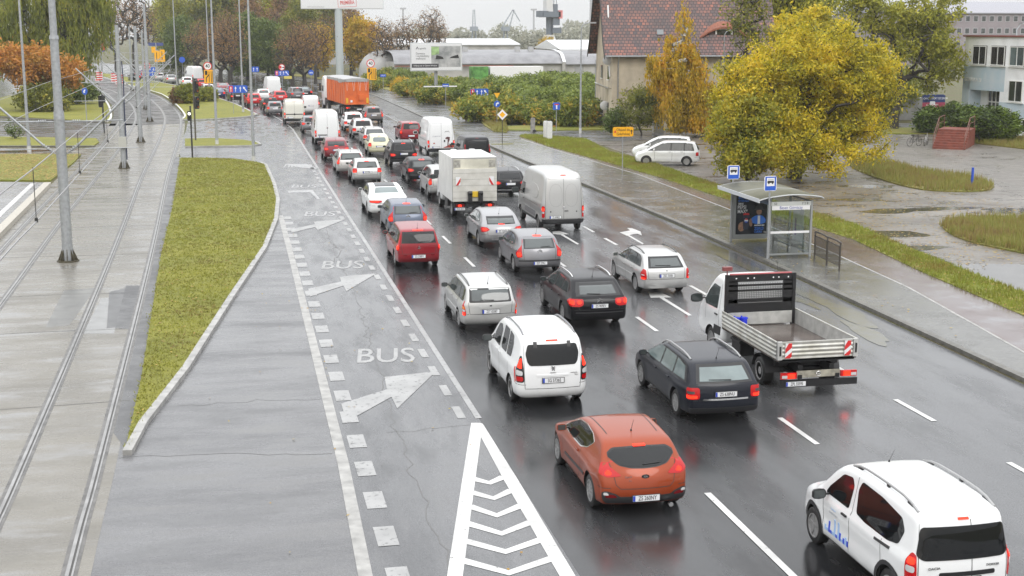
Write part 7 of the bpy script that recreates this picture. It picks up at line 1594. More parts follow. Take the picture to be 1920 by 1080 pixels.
# ---- dead end
x,y = sgn(1043,248);zc = zat(x,y,199)
def f2(b): glyph(b,[(-.05,zc-.26),(.07,zc-.26),(.07,zc+.1),(-.05,zc+.1)],S_white);glyph(b,[(-.18,zc+.1),(.2,zc+.1),(.2,zc+.2),(-.18,zc+.2)],S_red)
panel_sign('dead_end_sign','blue dead-end sign on a thin post in front of the green thicket',x,y,zc-.32,zc+.32,.64,f2,S_blue)
# ---- blue lane boards
def lanes(b,w,zc,h,n,first=None,last=None):
 for k in range(n):
  cx = -w/2+w*(k+.5)/n
  if k == 0 and first == 'no': glyph(b,[(cx-w*.4/n,zc-h*.42),(cx+w*.4/n,zc-h*.42),(cx+w*.4/n,zc+h*.42),(cx-w*.4/n,zc+h*.42)],S_red,name='red_field');glyph(b,arrow(cx,zc-h*.36,zc+h*.36,w*.2/n),S_white,y=-.040)
  elif k == n-1 and last: glyph(b,[(cx+.22,zc-h*.32),(cx+.12,zc-h*.36),(cx-.12,zc+h*.05),(cx-.2,zc),(cx-.22,zc+h*.34),(cx+.02,zc+h*.2),(cx-.04,zc+h*.12)],S_white)
  else: glyph(b,arrow(cx,zc-h*.36,zc+h*.36,w*.22/n),S_white)
x,y = sgn(899,224);zc = zat(x,y,173)
panel_sign('lane_board','wide blue lane board with four arrows left of the orange triangle',x,y,zc-.36,zc+.36,1.85,lambda b: lanes(b,1.85,zc,.72,4,'no',1),S_blue,posts=(-.6,.6))
x,y = sgn(448,215);x2 = zat(x,y,167);zc2 = x2
panel_sign('lane_board','wide blue lane board behind the lamp posts on the grass island',x,y,zc2-.40,zc2+.40,2.0,lambda b: lanes(b,2.0,zc2,.8,4,'no',1),S_blue,posts=(-.55,))
x,y = sgn(278,172);y0_ = y;zc3 = zat(x,y,137)
panel_sign('lane_board','blue lane board under the no-overtaking disc near the tram bend',x-.0,y,zc3-.4,zc3+.4,1.9,lambda b: lanes(b,1.9,zc3,.8,4,'no',None),S_blue,posts=(-.9,.9))
zc3b = zat(x,y,123)
def roundsign(name,label,x,y,zc,r,ring,inner,fn,cat='sign',post=True):
 root = empty(name,(x,y,0),0,label,cat)
 if post: MB().cyl((0,.03,0),(0,.03,zc),.035,.035,8).build('post',M_steel,root,sm=50)
 b = MB().prism(disc(r,cz=zc),0,.03,f=lambda a,b_,q: (a,-q,b_)).build('board',ring,root,sm=0)
 if inner: glyph(b,disc(r*.80,cz=zc),inner,name='face')
 if fn: fn(b,zc)
 return root
def cars_sym(b,z): glyph(b,chaikin([(-.34,z-.18),(-.02,z-.18),(-.02,z+.2),(-.34,z+.2)],1),S_red,-.042);glyph(b,chaikin([(.04,z-.1),(.36,z-.1),(.36,z+.05),(.04,z+.05)],1),S_blk,-.042)
roundsign('no_overtaking_sign','red-ringed no-overtaking disc above the far blue lane board by the tram bend',x,y-.1,zc3b,.50,S_red,S_white,cars_sym)
def forty(lab,px,py,pyc,pyb0,pyb1,wpx):
 x,y = at(px,py);zc = zat(x,y,pyc);mpp = math.hypot(x,y)/FPX
 root = roundsign('speed_sign',lab,x,y,zc,7.6*mpp,S_red,S_white,lambda b,z: txt(b,'40',0,z,9*mpp,S_blk,.85,y=-.042,bold=.01))
 z0,z1 = zat(x,y,pyb0),zat(x,y,pyb1);w = wpx*mpp
 b = MB().prism([(-w/2,z0),(w/2,z0),(w/2,z1),(-w/2,z1)],0,.03,f=lambda a,b_,q: (a+.1*w,-q-.02,b_)).build('lane_closed_board',S_yel,root,sm=0);h = z1-z0;y_ = -.06
 k = w*.1
 glyph(b,[(-w*.40+k,z0+h*.62),(-w*.15+k,z0+h*.62),(-w*.15+k,z0+h*.94),(-w*.40+k,z0+h*.94)],S_blk,y_)
 glyph(b,[(-w*.32+k,z0+h*.06),(-w*.25+k,z0+h*.06),(-w*.25+k,z0+h*.36),(-.0*w+k,z0+h*.58),(0+k,z0+h*.68),(-w*.03+k,z0+h*.66),(-w*.32+k,z0+h*.42)],S_blk,y_)
 for cx in (.02,.24,.40): glyph(b,[((cx-.03)*w+k,z0+h*.06),((cx+.03)*w+k,z0+h*.06),((cx+.03)*w+k,z0+h*.9),((cx-.03)*w+k,z0+h*.9)],S_blk,y_)
forty('forty disc over a yellow lane-closed board on the grass island beside a lamp post',392,190,124,156,131,17)
forty('forty disc over a yellow lane-closed board right of the orange trailer',696,178,119,150,127,17)
x,y = at(530,178);zc = zat(x,y,126);
roundsign('no_overtaking_sign','red-ringed no-overtaking disc in front of the bare trees above a blue lane board',x,y-.1,zc,.44,S_red,S_white,cars_sym)
z4 = zat(x,y,137);panel_sign('lane_board','blue lane board with a turning arrow in front of the bare verge trees',x,y,z4-.40,z4+.34,1.95,lambda b: lanes(b,1.9,z4,.74,4,'no',1),S_blue)
z5 = zat(x,y,145);panel_sign('detour_sign','small yellow board hanging under the blue lane board by the bare trees',x+.8,y-.05,z5-.22,z5+.18,1.1,None,mat('sign_pale_yellow',(.6,.5,.12),.4),r=.02)
x,y = at(584,168);z6 = zat(x,y,136)
roundsign('cycle_sign','round blue cycle path sign on the verge left of the lorry cab',x,y,z6,.42,S_blue,None,lambda b,z: [glyph(b,disc(.1,cx=-.13,cz=z-.05),S_white),glyph(b,disc(.1,cx=.15,cz=z-.05),S_white),glyph(b,[(-.13,z),(.12,z+.12),(.15,z+.1),(-.1,z-.04)],S_white)])
x,y = at(343,148);z7 = zat(x,y,112);roundsign('cycle_sign','round blue sign far off left of the trees behind the white vans',x,y,z7,.55,S_blue,None,None)
x,y = at(480,165);z8 = zat(x,y,130);panel_sign('direction_board','small blue board with two white arrows right of the tall lamp posts',x,y,z8-.42,z8+.42,1.1,lambda b: lanes(b,1.1,z8,.84,2),S_blue)
x,y = at(286,160);z9 = zat(x,y,131);panel_sign('direction_board','small blue board with two white arrows by the tram masts',x,y,z9-.45,z9+.45,1.1,lambda b: lanes(b,1.1,z9,.84,2),S_blue)
x,y = at(719,184);z10 = zat(x,y,142)
panel_sign('taxi_sign','small blue TAXI board on a thin post at the edge of the thicket',x,y,z10-.17,z10+.2,.78,lambda b: txt(b,'TAXI',0,z10+.01,.28,S_white,.95),S_blue)
x,y = at(836,205);z11 = zat(x,y,160);panel_sign('lane_board','tiny blue and red board beside the small billboard post',x,y,z11-.18,z11+.18,.75,lambda b: glyph(b,[(-.3,z11-.1),(.3,z11-.1),(.3,z11),(-.3,z11)],S_white),S_blue)
MB().box((0,0,0),(4,.05,.14)).build('white_rail',S_white,sm=0).location = (*at(826,200),zat(*at(826,200),162));tag(bpy.data.objects['white_rail'],'thin white horizontal bar in the thicket behind the small billboard post','barrier')
for px,py,top,lab,col in ((577,178,90,'',0),): pass
# orange lane boards hanging by the far masts
for k,(px,w_,y0,y1) in enumerate(((291,7,88,99),(297,9,95,116),(307,9,93,116))):
 x,y = at(px,158);mpp = math.hypot(x,y)/FPX;za,zb = zat(x,y,y1),zat(x,y,y0)
 panel_sign('lane_closed_board',['small orange diamond-like board highest by the far tram masts','orange lane board beside the far tram mast, left one of the pair','orange lane board beside the far tram mast, right one of the pair'][k],x,y,za,zb,w_*mpp,(lambda b,za=za,zb=zb: glyph(b,[(-.1,za+.3),(.0,za+.3),(.0,zb-.3),(-.1,zb-.3)],S_blk)) if k else None,S_yel,r=.05)
# red and white barrier boards far left of the road
for k,(px,py) in enumerate(((186,150),(216,152),(224,156))):
 x,y = at(px,py+4);b = MB().box((0,0,1.0),(1.3,.05,1.6)).build('barrier_board',S_white,sm=0);b.location = (x,y,0);tag(b,['red and white barrier board nearest the willow strands','slanting striped barrier board behind the diagonal mast arm, farther one','slanting striped barrier board behind the diagonal mast arm, nearer one'][k],'barrier','striped barrier boards')
 for j in range(4): glyph(b,[(-.6,.3+.4*j),(.6,.55+.4*j-.25),(.6,.55+.4*j),(-.6,.5+.4*j)],S_red,-.027,name='stripe')
x,y = at(198,140);
pr = panel_sign('price_tower','red and blue filling-station price board far off by the willow edge',*at(192,148),zat(*at(192,148),97),zat(*at(192,148),66),14*math.hypot(*at(192,148))/FPX,None,mat('price_blue',(.06,.08,.3),.4),r=.15)
bd = [c for c in pr.children if c.name.startswith('board')][0];zz0,zz1 = zat(*at(192,148),94),zat(*at(192,148),77);hh = zz1-zz0
glyph(bd,[(-.75,zz0+hh*.55),(.75,zz0+hh*.55),(.75,zz1),(-.75,zz1)],S_red,name='red_field');glyph(bd,[(-.1,zz0),(.75,zz0),(.75,zz0+hh*.5),(-.1,zz0+hh*.5)],mat('price_red',(.8,.08,.08),.4),name='red_field')
# blue gantry board far off
x,y = at(295,141);panel_sign('gantry_board','long dark blue direction board far behind the tram masts',x,y,zat(x,y,86),zat(x,y,80),26*math.hypot(x,y)/FPX,None,mat('gantry_blue',(.05,.07,.22),.5),r=.12)
# blue arrow sign facing left on the island left of the tracks
x,y = at(164,256);z12 = zat(x,y,171);zc = z12
root = roundsign('keep_right_sign','round blue arrow sign on a leaning grey post left of the tracks',x,y,zc,.30,S_blue,None,lambda b,z: glyph(b,[(.1,z+.15),(-.05,z+.12),(-.1,z),(-.16,z+.02),(-.08,z-.18),(.08,z-.06),(0,z-.02),(.1,z+.06)],S_white));root.rotation_euler = (0,0,R(-35))
# office sign boards
c = at(1762,226);mpp = math.hypot(*c)/FPX
def f3(b):
 z0,z1 = zat(*c,204),zat(*c,179);h = z1-z0;w = 56*mpp
 glyph(b,[(-w/2,z0+h*.02),(w/2,z0+h*.02),(w/2,z0+h*.40),(-w/2,z0+h*.40)],mat('sign_maroon',(.30,.03,.07),.4),name='red_field')
 glyph(b,disc(h*.2,cx=-w*.42,cz=z0+h*.70),S_white);txt(b,'BULK CARGO - PORT SZCZECIN',w*.06,z0+h*.70,h*.2,S_white,.85,y=-.04);txt(b,'CHEM-PORT',w*.05,z0+h*.2,h*.2,S_white,.9,y=-.04)
panel_sign('company_sign','dark blue and maroon company board on posts in front of the office',c[0],c[1]+2,zat(*c,204),zat(*c,179),56*mpp,f3,mat('sign_navy',(.012,.03,.12),.4),posts=(-1.1,1.1),r=.06)
c = at(1746,232);mpp = math.hypot(*c)/FPX
panel_sign('speed_sign','white board with a red ring sign in front of the company board',*c,zat(*c,210),zat(*c,190),10*mpp,lambda b: [glyph(b,disc(.2,cz=zat(*c,200)),S_red),glyph(b,disc(.15,cz=zat(*c,200)),S_white,-.04)],S_white,r=.03)
x,y = at(1822,351);o = MB().cyl((0,0,0),(0,0,1.15),.075,.075,12).build('blue_post',mat('post_blue',(.02,.07,.45),.4),sm=40);o.location = (x,y,0);tag(o,'short bright blue post in the weeds of the lot','post')
# bicycles by the stairs
def bicycle(x,y,rz,col,label):
 root = empty('bicycle',(x,y,0),rz,label,'bicycle','bicycles by the stairs')
 for yy in (-.52,.52):
  w = MB();w.tube([(0,yy+.33*math.cos(t),.34+.33*math.sin(t)) for t in np.linspace(0,2*math.pi,21)],.018,6)
  for k in range(8): t = k*math.pi/8;w.cyl((0,yy+.32*math.cos(t),.34+.32*math.sin(t)),(0,yy-.32*math.cos(t),.34-.32*math.sin(t)),.003,.003,3)
  w.build('wheel',M_tyre,root,sm=60)
 f = MB()
 for a,b in (((0,-.52,.34),(0,-.05,.30)),((0,-.05,.30),(0,-.2,.82)),((0,-.2,.78),(0,.36,.84)),((0,-.05,.3),(0,.38,.76)),((0,.35,.98),(0,.52,.34)),((0,-.52,.34),(0,-.2,.76))): f.cyl(a,b,.02,.02,6)
 f.build('frame',col,root,sm=60);MB().tube([(-.28,.22,1.02),(-.2,.34,1.02),(.2,.34,1.02),(.28,.22,1.02)],.014,6).build('handlebar',M_black,root,sm=60)
 MB().box((0,-.22,.87),(.13,.26,.06)).build('saddle',M_black,root,sm=0)
x,y = at(1714,274);bicycle(x,y,R(-70),mat('frame_black',(.03,.03,.03),.3),'black bicycle leaning at the left of the red stairs, left one');bicycle(x+1.1,y+.2,R(-40),mat('frame_white',(.6,.6,.6),.3),'white-framed bicycle nearest the red stairs')
# big far hall behind the office
def slab(name,label,cat,px0,px1,pyt,pyb,dist,depth,m,mroof=None,win=None,roofh=0,side='flat'):
 """a long far building facing the camera between two picture columns at a given distance"""
 X0,X1 = dist*math.tan(YAW+math.atan((px0-960)/FPX)),dist*math.tan(YAW+math.atan((px1-960)/FPX));w = X1-X0;zt = zat((X0+X1)/2,dist,pyt)
 root = empty(name,(X0,dist,0),0,label,cat);MB().box((w/2,depth/2,zt/2),(w,depth,zt)).build('wall',m,root,sm=0)
 if roofh:
  b = MB();b.add([(-.4,-.5,zt),(w+.4,-.5,zt),(w+.4,depth*.5,zt+roofh),(-.4,depth*.5,zt+roofh),(-.4,depth+.5,zt),(w+.4,depth+.5,zt),(-.4,-.5,zt-.25),(w+.4,-.5,zt-.25)],[(0,1,2,3),(3,2,5,4),(0,3,4),(1,5,2),(6,7,1,0)]);b.build('roof',mroof,root,sm=0)
 if win:
  for u,z,ww,hh in win(w,zt): 
   f = MB().box((u+ww/2,-.04,z+hh/2),(ww+.3,.06,hh+.3)).build('window',mat('frame_pale',(.4,.4,.42),.5),root,sm=0);MB().box((u+ww/2,-.09,z+hh/2),(ww,.03,hh)).build('pane',M_glw,f,sm=0)
 return root
slab('granary','huge purple-grey building with rows of small square windows behind the office','building',1640,2060,24,200,330,30,mat('granary_brick',(.27,.235,.25),.8,noise=.15,nscale=.4),mat('granary_roof',(.28,.28,.31),.6),lambda w,z: [(w*.08+i*2.35,z-2.2-3.2*j,1.1,1.3) for i in range(20) for j in range(3)],3.2)
wallw = mat('hall_wall',(.44,.43,.41),.7,noise=.25,nscale=.5);roofw = mat('roof_white',(.66,.67,.68),.5);roofg = mat('roof_felt',(.22,.22,.23),.55,noise=.25,nscale=.6)
slab('warehouse','long white-roofed warehouse behind the small billboard','building',715,972,83,95,330,26,wallw,roofw,lambda w,z: [(w*.24,z-2.2,1.6,1.2)],1.3)
slab('warehouse','white-roofed hall to the right behind the curved grey roof','building',1050,1160,92,99,300,26,wallw,roofw,None,2.0)
slab('warehouse','plain white low warehouse left of the round tank','building',588,690,74,110,360,24,mat('hall_pale',(.5,.5,.5),.7),roofw,None,1.2)
def curved():
 d = 235;f = lambda px: d*math.tan(YAW+math.atan((px-960)/FPX));X0,X1,X2 = f(742),f(1053),f(1210)
 for k,(a,b,lab) in enumerate(((X0,X1,'long warehouse with a curved grey felt roof behind the thicket'),(X1+.3,X2,'grey-roofed warehouse section right of the white parapet'))):
  root = empty('warehouse',(a,d,0),0,lab,'building');w = b-a;eh = zat(a,d,118);th = zat(a,d,97+(1 if k else 0))
  MB().box((w/2,11,eh/2),(w,22,eh)).build('wall',wallw,root,sm=0)
  prof = [(-.6,eh-.3),(-.4,eh+.0),(1.5,eh+(th-eh)*.62),(4,eh+(th-eh)*.85),(9,th),(22,th)];P = cr(prof,5);m_ = MB()
  m_.v = [(x,y_,z) for y_,z in P for x in (-.1,w)];m_.f = [(2*i,2*i+1,2*i+3,2*i+2) for i in range(len(P)-1)];m_.m = [0]*len(m_.f);m_.build('roof',roofg,root,sm=60,fix=False)
  if k == 0:
   q = MB();
   q.v = [(w+x,y_-.1,z+.25) for y_,z in P for x in (-.1,.5)]+[(w+.2,-.7,0)];q.f = [(2*i,2*i+1,2*i+3,2*i+2) for i in range(len(P)-1)];q.m = [0]*len(q.f);q.build('parapet',roofw,root,sm=60,fix=False)
   MB().box((w+.15,-.2,eh/2),(.6,.9,eh)).build('pilaster',mat('pilaster',(.36,.35,.33),.7),root,sm=0)
   for px in (884,983,1008): 
    u = f(px)-a;MB().box((u,6,th+.3),(.9,.9,.9)).build('roof_vent',mat('vent_grey',(.4,.4,.4),.5),root,sm=0)
   MB().box((f(1035)-a-w*.0,-.05,eh-2.0),(1.8,.1,1.0)).build('window',M_glw,root,sm=0)
   MB().box((w*.35,-.6,eh-.55),(w*.7,.12,.12)).build('red_pipe',mat('pipe_red',(.35,.12,.1),.5),root,sm=0)
  else: MB().box((w*.18,-.04,eh*.5),(1.6,.06,2.8)).build('door',mat('door_pale',(.33,.33,.33),.6),root,sm=0)
curved()
d = 205;f_ = lambda px: d*math.tan(YAW+math.atan((px-960)/FPX));root = empty('articulated_lorry',(f_(920),d,0),0,'white trailer with a bright green front parked before the curved-roof warehouse','lorry')
w = f_(1018)-f_(920);MB().box((w/2,1.3,zat(f_(960),d,130)/2+.6),(w,2.5,zat(f_(960),d,121)-1.1)).build('trailer',S_white,root,sm=0);MB().box((-1.6,1.3,1.9),(2.6,2.4,3.0)).build('cab',mat('cab_green',(.10,.28,.06),.4,noise=.7,nscale=1.2),root,sm=0);MB().box((w/2,1.3,.45),(w*.9,2.2,.5)).build('chassis',M_black,root,sm=0)
# round white tank
x,y = 250*math.tan(YAW+math.atan((722-960)/FPX)),252
rt = MB();rt.lathe([(4.4,0),(4.4,1.5),(4.15,2.8),(3.5,3.8),(2.6,4.6),(1.4,5.1),(.05,5.25)],28,'z');o = rt.build('storage_tank',mat('tank_white',(.42,.42,.41),.7,noise=.1,nscale=.6),sm=60);o.location = (x,y,0);tag(o,'domed white storage tank behind the bare forked tree','tank')
# harbour cranes
def lattice(b,p,q,w,n=6,r=.12):
 p,q = Vector(p),Vector(q);d = (q-p).normalized();u = Vector((1,0,0));v = d.cross(u).normalized();c = [u*w/2+v*w/2,-u*w/2+v*w/2,-u*w/2-v*w/2,u*w/2-v*w/2]
 for k in c: b.cyl(p+k,q+k*.5,r,r,4)
 for i in range(n):
  a,z = p+(q-p)*i/n,p+(q-p)*(i+1)/n
  for k in range(4): b.cyl(a+c[k]*(1-.5*i/n),z+c[(k+1) % 4]*(1-.5*(i+1)/n),r*.6,r*.6,4)
def crane1():
 d = 420;X = d*math.tan(YAW+math.atan((1031-960)/FPX));s = math.hypot(X,d)/FPX;root = empty('harbour_crane',(X,d,0),0,'big grey harbour crane with a red-backed cab rising above the roofs','crane')
 g = mat('crane_grey',(.13,.15,.18),.6);wm = mat('crane_white',(.6,.6,.6),.5);Zp = lambda py: zat(X,d,py)
 for sx_ in (-1,1):
  b = MB();b.cyl((sx_*15*s,-2,0),(sx_*5*s,0,Zp(66)),2.2*s,2.2*s,6);b.cyl((sx_*15*s,6,0),(sx_*5*s,4,Zp(66)),2.2*s,2.2*s,6);b.cyl((sx_*7*s,-2,0),(sx_*6*s,0,Zp(68)),1.2*s,1.2*s,6);b.build('leg',wm,root,sm=40)
 MB().box((0,2,Zp(67)),(13*s,5,3*s)).build('portal',wm,root,sm=0)
 b = MB();b.cyl((1*s,2,Zp(66)),(1*s,2,Zp(31)),6.5*s,7*s,14);b.box((12*s,2,Zp(57)),(16*s,5,10*s));b.box((10*s,2,Zp(40)),(12*s,6,14*s));b.box((-13*s,2,Zp(26)),(16*s,6,11*s));b.box((1*s,2,Zp(27)),(32*s,7,10*s));b.build('slewing_tower',g,root,sm=40)
 MB().prism([(-9*s,0),(4*s,0),(1.5*s,40*s),(-9*s,40*s)],0,5,f=lambda a,z,q: (a,q-1,Zp(31)+z)).build('counter_frame',wm,root,sm=0)
 b = MB();b.box((8*s,2,Zp(16)),(8*s,6,16*s));lattice(b,(6*s,2,Zp(22)),(9*s,2,Zp(-25)),4*s,8,.3*s);b.cyl((14*s,2,Zp(30)),(13*s,2,Zp(-20)),.5*s,.5*s,5);b.build('jib',g,root,sm=0)
 MB().box((17*s,1.5,Zp(27)),(7*s,6,15*s)).build('counterweight',mat('crane_red',(.6,.2,.2),.5),root,sm=0)
crane1()
def crane2(px,label,tilt,d=520,top=18,base=80):
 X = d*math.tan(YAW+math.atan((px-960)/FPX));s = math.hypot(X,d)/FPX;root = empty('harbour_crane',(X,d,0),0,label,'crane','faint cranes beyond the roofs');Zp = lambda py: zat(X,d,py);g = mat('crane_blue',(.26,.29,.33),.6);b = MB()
 b.cyl((-7*s,0,0),(-2*s,0,Zp(56)),1.5*s,1.5*s,5);b.cyl((7*s,0,0),(2*s,0,Zp(56)),1.5*s,1.5*s,5);b.box((0,0,Zp(54)),(12*s,4,8*s));b.build('portal',g,root,sm=0)
 j = MB()
 if tilt: lattice(j,(-8*s,0,Zp(54)),(14*s,0,Zp(top)),2.5*s,8,.35*s);lattice(j,(6*s,0,Zp(58)),(16*s,0,Zp(top)),2*s,6,.3*s);lattice(j,(14*s,0,Zp(top)),(27*s,0,Zp(40)),2*s,5,.3*s)
 else: lattice(j,(0,0,Zp(60)),(0,0,Zp(top)),6*s,9,.4*s)
 j.build('jib',g,root,sm=0)
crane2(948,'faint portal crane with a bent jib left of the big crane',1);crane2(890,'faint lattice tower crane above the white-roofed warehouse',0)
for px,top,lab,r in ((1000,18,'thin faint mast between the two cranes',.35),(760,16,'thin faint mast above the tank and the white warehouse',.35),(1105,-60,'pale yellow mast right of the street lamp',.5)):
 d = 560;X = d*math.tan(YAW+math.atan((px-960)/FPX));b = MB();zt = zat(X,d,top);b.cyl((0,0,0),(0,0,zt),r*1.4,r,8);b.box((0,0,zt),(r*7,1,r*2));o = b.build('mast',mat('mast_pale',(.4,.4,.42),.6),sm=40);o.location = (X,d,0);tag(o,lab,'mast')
# ---- billboards
def billboard(name,label,px,dist,pyb,px0,px1,py0,py1,tilt,pr,face):
 X = dist*math.tan(YAW+math.atan((px-960)/FPX));mpp = math.hypot(X,dist)/FPX;root = empty(name,(X,dist,0),-YAW*.6+tilt,label,'billboard');z0,z1 = zat(X,dist,py1),zat(X,dist,py0);w = (px1-px0)*mpp*1.02;cx = ((px0+px1)/2-px)*mpp
 MB().cyl((0,.5,0),(0,.5,z1-.4),pr,pr*.94,20).build('post',mat('post_pale',(.42,.46,.47),.5) if pr > .4 else M_steel,root,sm=50)
 fr = MB().box((cx,.1,(z0+z1)/2),(w,.5,z1-z0)).build('frame',mat('board_frame',(.55,.57,.58),.4),root,sm=0)
 pn = MB().box((cx,-.17,(z0+z1)/2),(w-.24,.05,z1-z0-.24)).build('panel',mat('board_paper',(.68,.69,.70),.5),root,sm=0);face(pn,cx,z0,z1,w);return root
def fb1(b,cx,z0,z1,w):
 y = -.2;h = z1-z0;glyph(b,[(cx-.1*w,z0+.14*h),(cx+.47*w,z0+.14*h),(cx+.47*w,z0+.88*h),(cx-.1*w,z0+.88*h)],mat('photo_grey',(.16,.17,.17),.6,noise=.9,nscale=1.2,dirt=(.5,.5,.5)),y,'picture')
 glyph(b,[(cx-.1*w,z0+.55*h),(cx+.05*w,z0+.6*h),(cx+.05*w,z0+.86*h),(cx-.1*w,z0+.86*h)],mat('photo_green',(.3,.45,.2),.6,noise=.5,nscale=2),y-.006,'picture')
 glyph(b,[(cx-.02*w,z0+.42*h),(cx+.14*w,z0+.42*h),(cx+.12*w,z0+.5*h),(cx,z0+.56*h)],S_blk,y-.006,'picture');glyph(b,[(cx+.25*w,z0+.45*h),(cx+.44*w,z0+.45*h),(cx+.42*w,z0+.58*h),(cx+.28*w,z0+.5*h)],S_blk,y-.006,'picture')
 glyph(b,[(cx-.48*w,z0+.12*h),(cx+.04*w,z0+.12*h),(cx+.04*w,z0+.26*h),(cx-.48*w,z0+.26*h)],mat('board_dark',(.05,.05,.055),.5),y-.008,'banner')
 g = mat('board_ink',(.12,.12,.13),.5)
 for s,z,hh in (('agnella',.80,.09),('Dywany',.62,.10),('i wykładziny',.53,.10),('wełniane',.44,.10)): text('lettering',s,(cx-(.40 if s != 'agnella' else .33)*w,y-.012,z0+z*h),(math.pi/2,0,0),hh*h,g,b,.003,align='LEFT')
 glyph(b,[(cx-.40*w,z0+.77*h),(cx-.385*w,z0+.77*h),(cx-.37*w,z0+.83*h),(cx-.355*w,z0+.77*h),(cx-.34*w,z0+.77*h),(cx-.365*w,z0+.86*h),(cx-.375*w,z0+.86*h)],g,y-.01)
 text('lettering','Odkryj nas w Galerii Wnętrz',(cx-.22*w,y-.02,z0+.19*h),(math.pi/2,0,0),.07*h,S_white,b,.003)
billboard('small_billboard','wide white billboard with a grey interior photo on a steel post in the thicket',820,164,195,773,867,80,133,.12,.22,fb1)
def fb2(b,cx,z0,z1,w):
 y = -.2;c = cx-.0*w;r_ = mat('stamp_red',(.6,.08,.08),.5);zc = z0+1.05
 text('lettering','PREMIERA',(c+.06*w,y-.01,zc+.1),(math.pi/2,-R(4),0),.95,r_,b,.004,sx=.62,bold=.02)
 for q in ([(c-.05*w,zc-.75),(c+.17*w,zc-.6),(c+.17*w,zc-.54),(c-.05*w,zc-.69)],[(c-.05*w,zc-.75),(c-.046*w,zc-.75),(c-.05*w,zc+.7),(c-.054*w,zc+.7)],[(c+.17*w,zc-.6),(c+.174*w,zc-.6),(c+.17*w,zc+.9),(c+.166*w,zc+.9)]): glyph(b,q,r_,y-.01,'stamp_edge')
 text('lettering','teatr.opera.szczecin.pl',(cx-.32*w,y-.01,z0+.42),(math.pi/2,0,0),.34,mat('board_ink2',(.35,.35,.36),.5),b,.003)
billboard('large_billboard','huge white billboard on a single thick pale column, its top cut off by the picture',641,252,150,575,722,-45,17,0,.72,fb2)
# ================================================================= STREET FURNITURE
def lamp_post(px,py,label,top=None,h=11.5,r=.11,lean=0,arm=(1.6,0),base=None):
 x,y = at(px,py);root = empty('lamp_post',(x,y,0),0,label,'lamp post','lamp posts along the road');h = zat(x,y,top) if top is not None else max(h,zat(x,y,-35))
 b = MB();b.cyl((0,0,.02),(0,0,.9),r*1.15,r*1.1,12);b.cyl((0,0,.9),(0,0,h),r,r*.55,12);b.build('pole',M_steel,root,sm=50)
 MB().cyl((0,0,0),(0,0,.45),r*1.3,r*1.25,12).build('base_sleeve',mat('sleeve_pale',(.5,.5,.48),.5),root,sm=50)
 a = MB();P = cr([(0,0,h-.02),(.05*arm[0],0,h+.35),(.4*arm[0],.4*arm[1],h+.62),(arm[0],arm[1],h+.7)],5);a.tube(P,r*.5,8);a.build('bracket',M_steel,root,sm=60)
 d = math.atan2(arm[1],arm[0]);MB().prism(chaikin([(-.1,-.12),(.6,-.15),(.6,.15),(-.1,.12)],2),0,.12,f=lambda u,v,q: (arm[0]+u*math.cos(d)-v*math.sin(d),arm[1]+u*math.sin(d)+v*math.cos(d),h+.64+q)).build('lamp_head',mat('lamp_grey',(.3,.3,.3),.4),root,sm=30)
 return root
lamp_post(476,305,'grey lamp post at the tip of the long grass island',h=11.5,arm=(2,0));lamp_post(407,273,'grey lamp post standing in the small oval island',h=11.5,arm=(2,0));lamp_post(456,212,'grey lamp post on the far island behind the blue lane board',h=11.5,arm=(2,0))
lamp_post(332,168,'thin grey lamp post left of the far white van on the bend',h=12,arm=(2,0));lamp_post(394,183,'thin grey lamp post right behind the forty disc',h=12,arm=(2,0));lamp_post(55,285,'grey lamp post on the left verge in front of the orange tree',h=11.5,r=.12,arm=(-2,0))
lamp_post(1088,250,'lamp post with a curved neck left of the house gable',top=58,r=.10,arm=(.75,0));lamp_post(1353,250,'lamp post with a round head in front of the tiled roof',top=72,r=.07,arm=(.6,0))
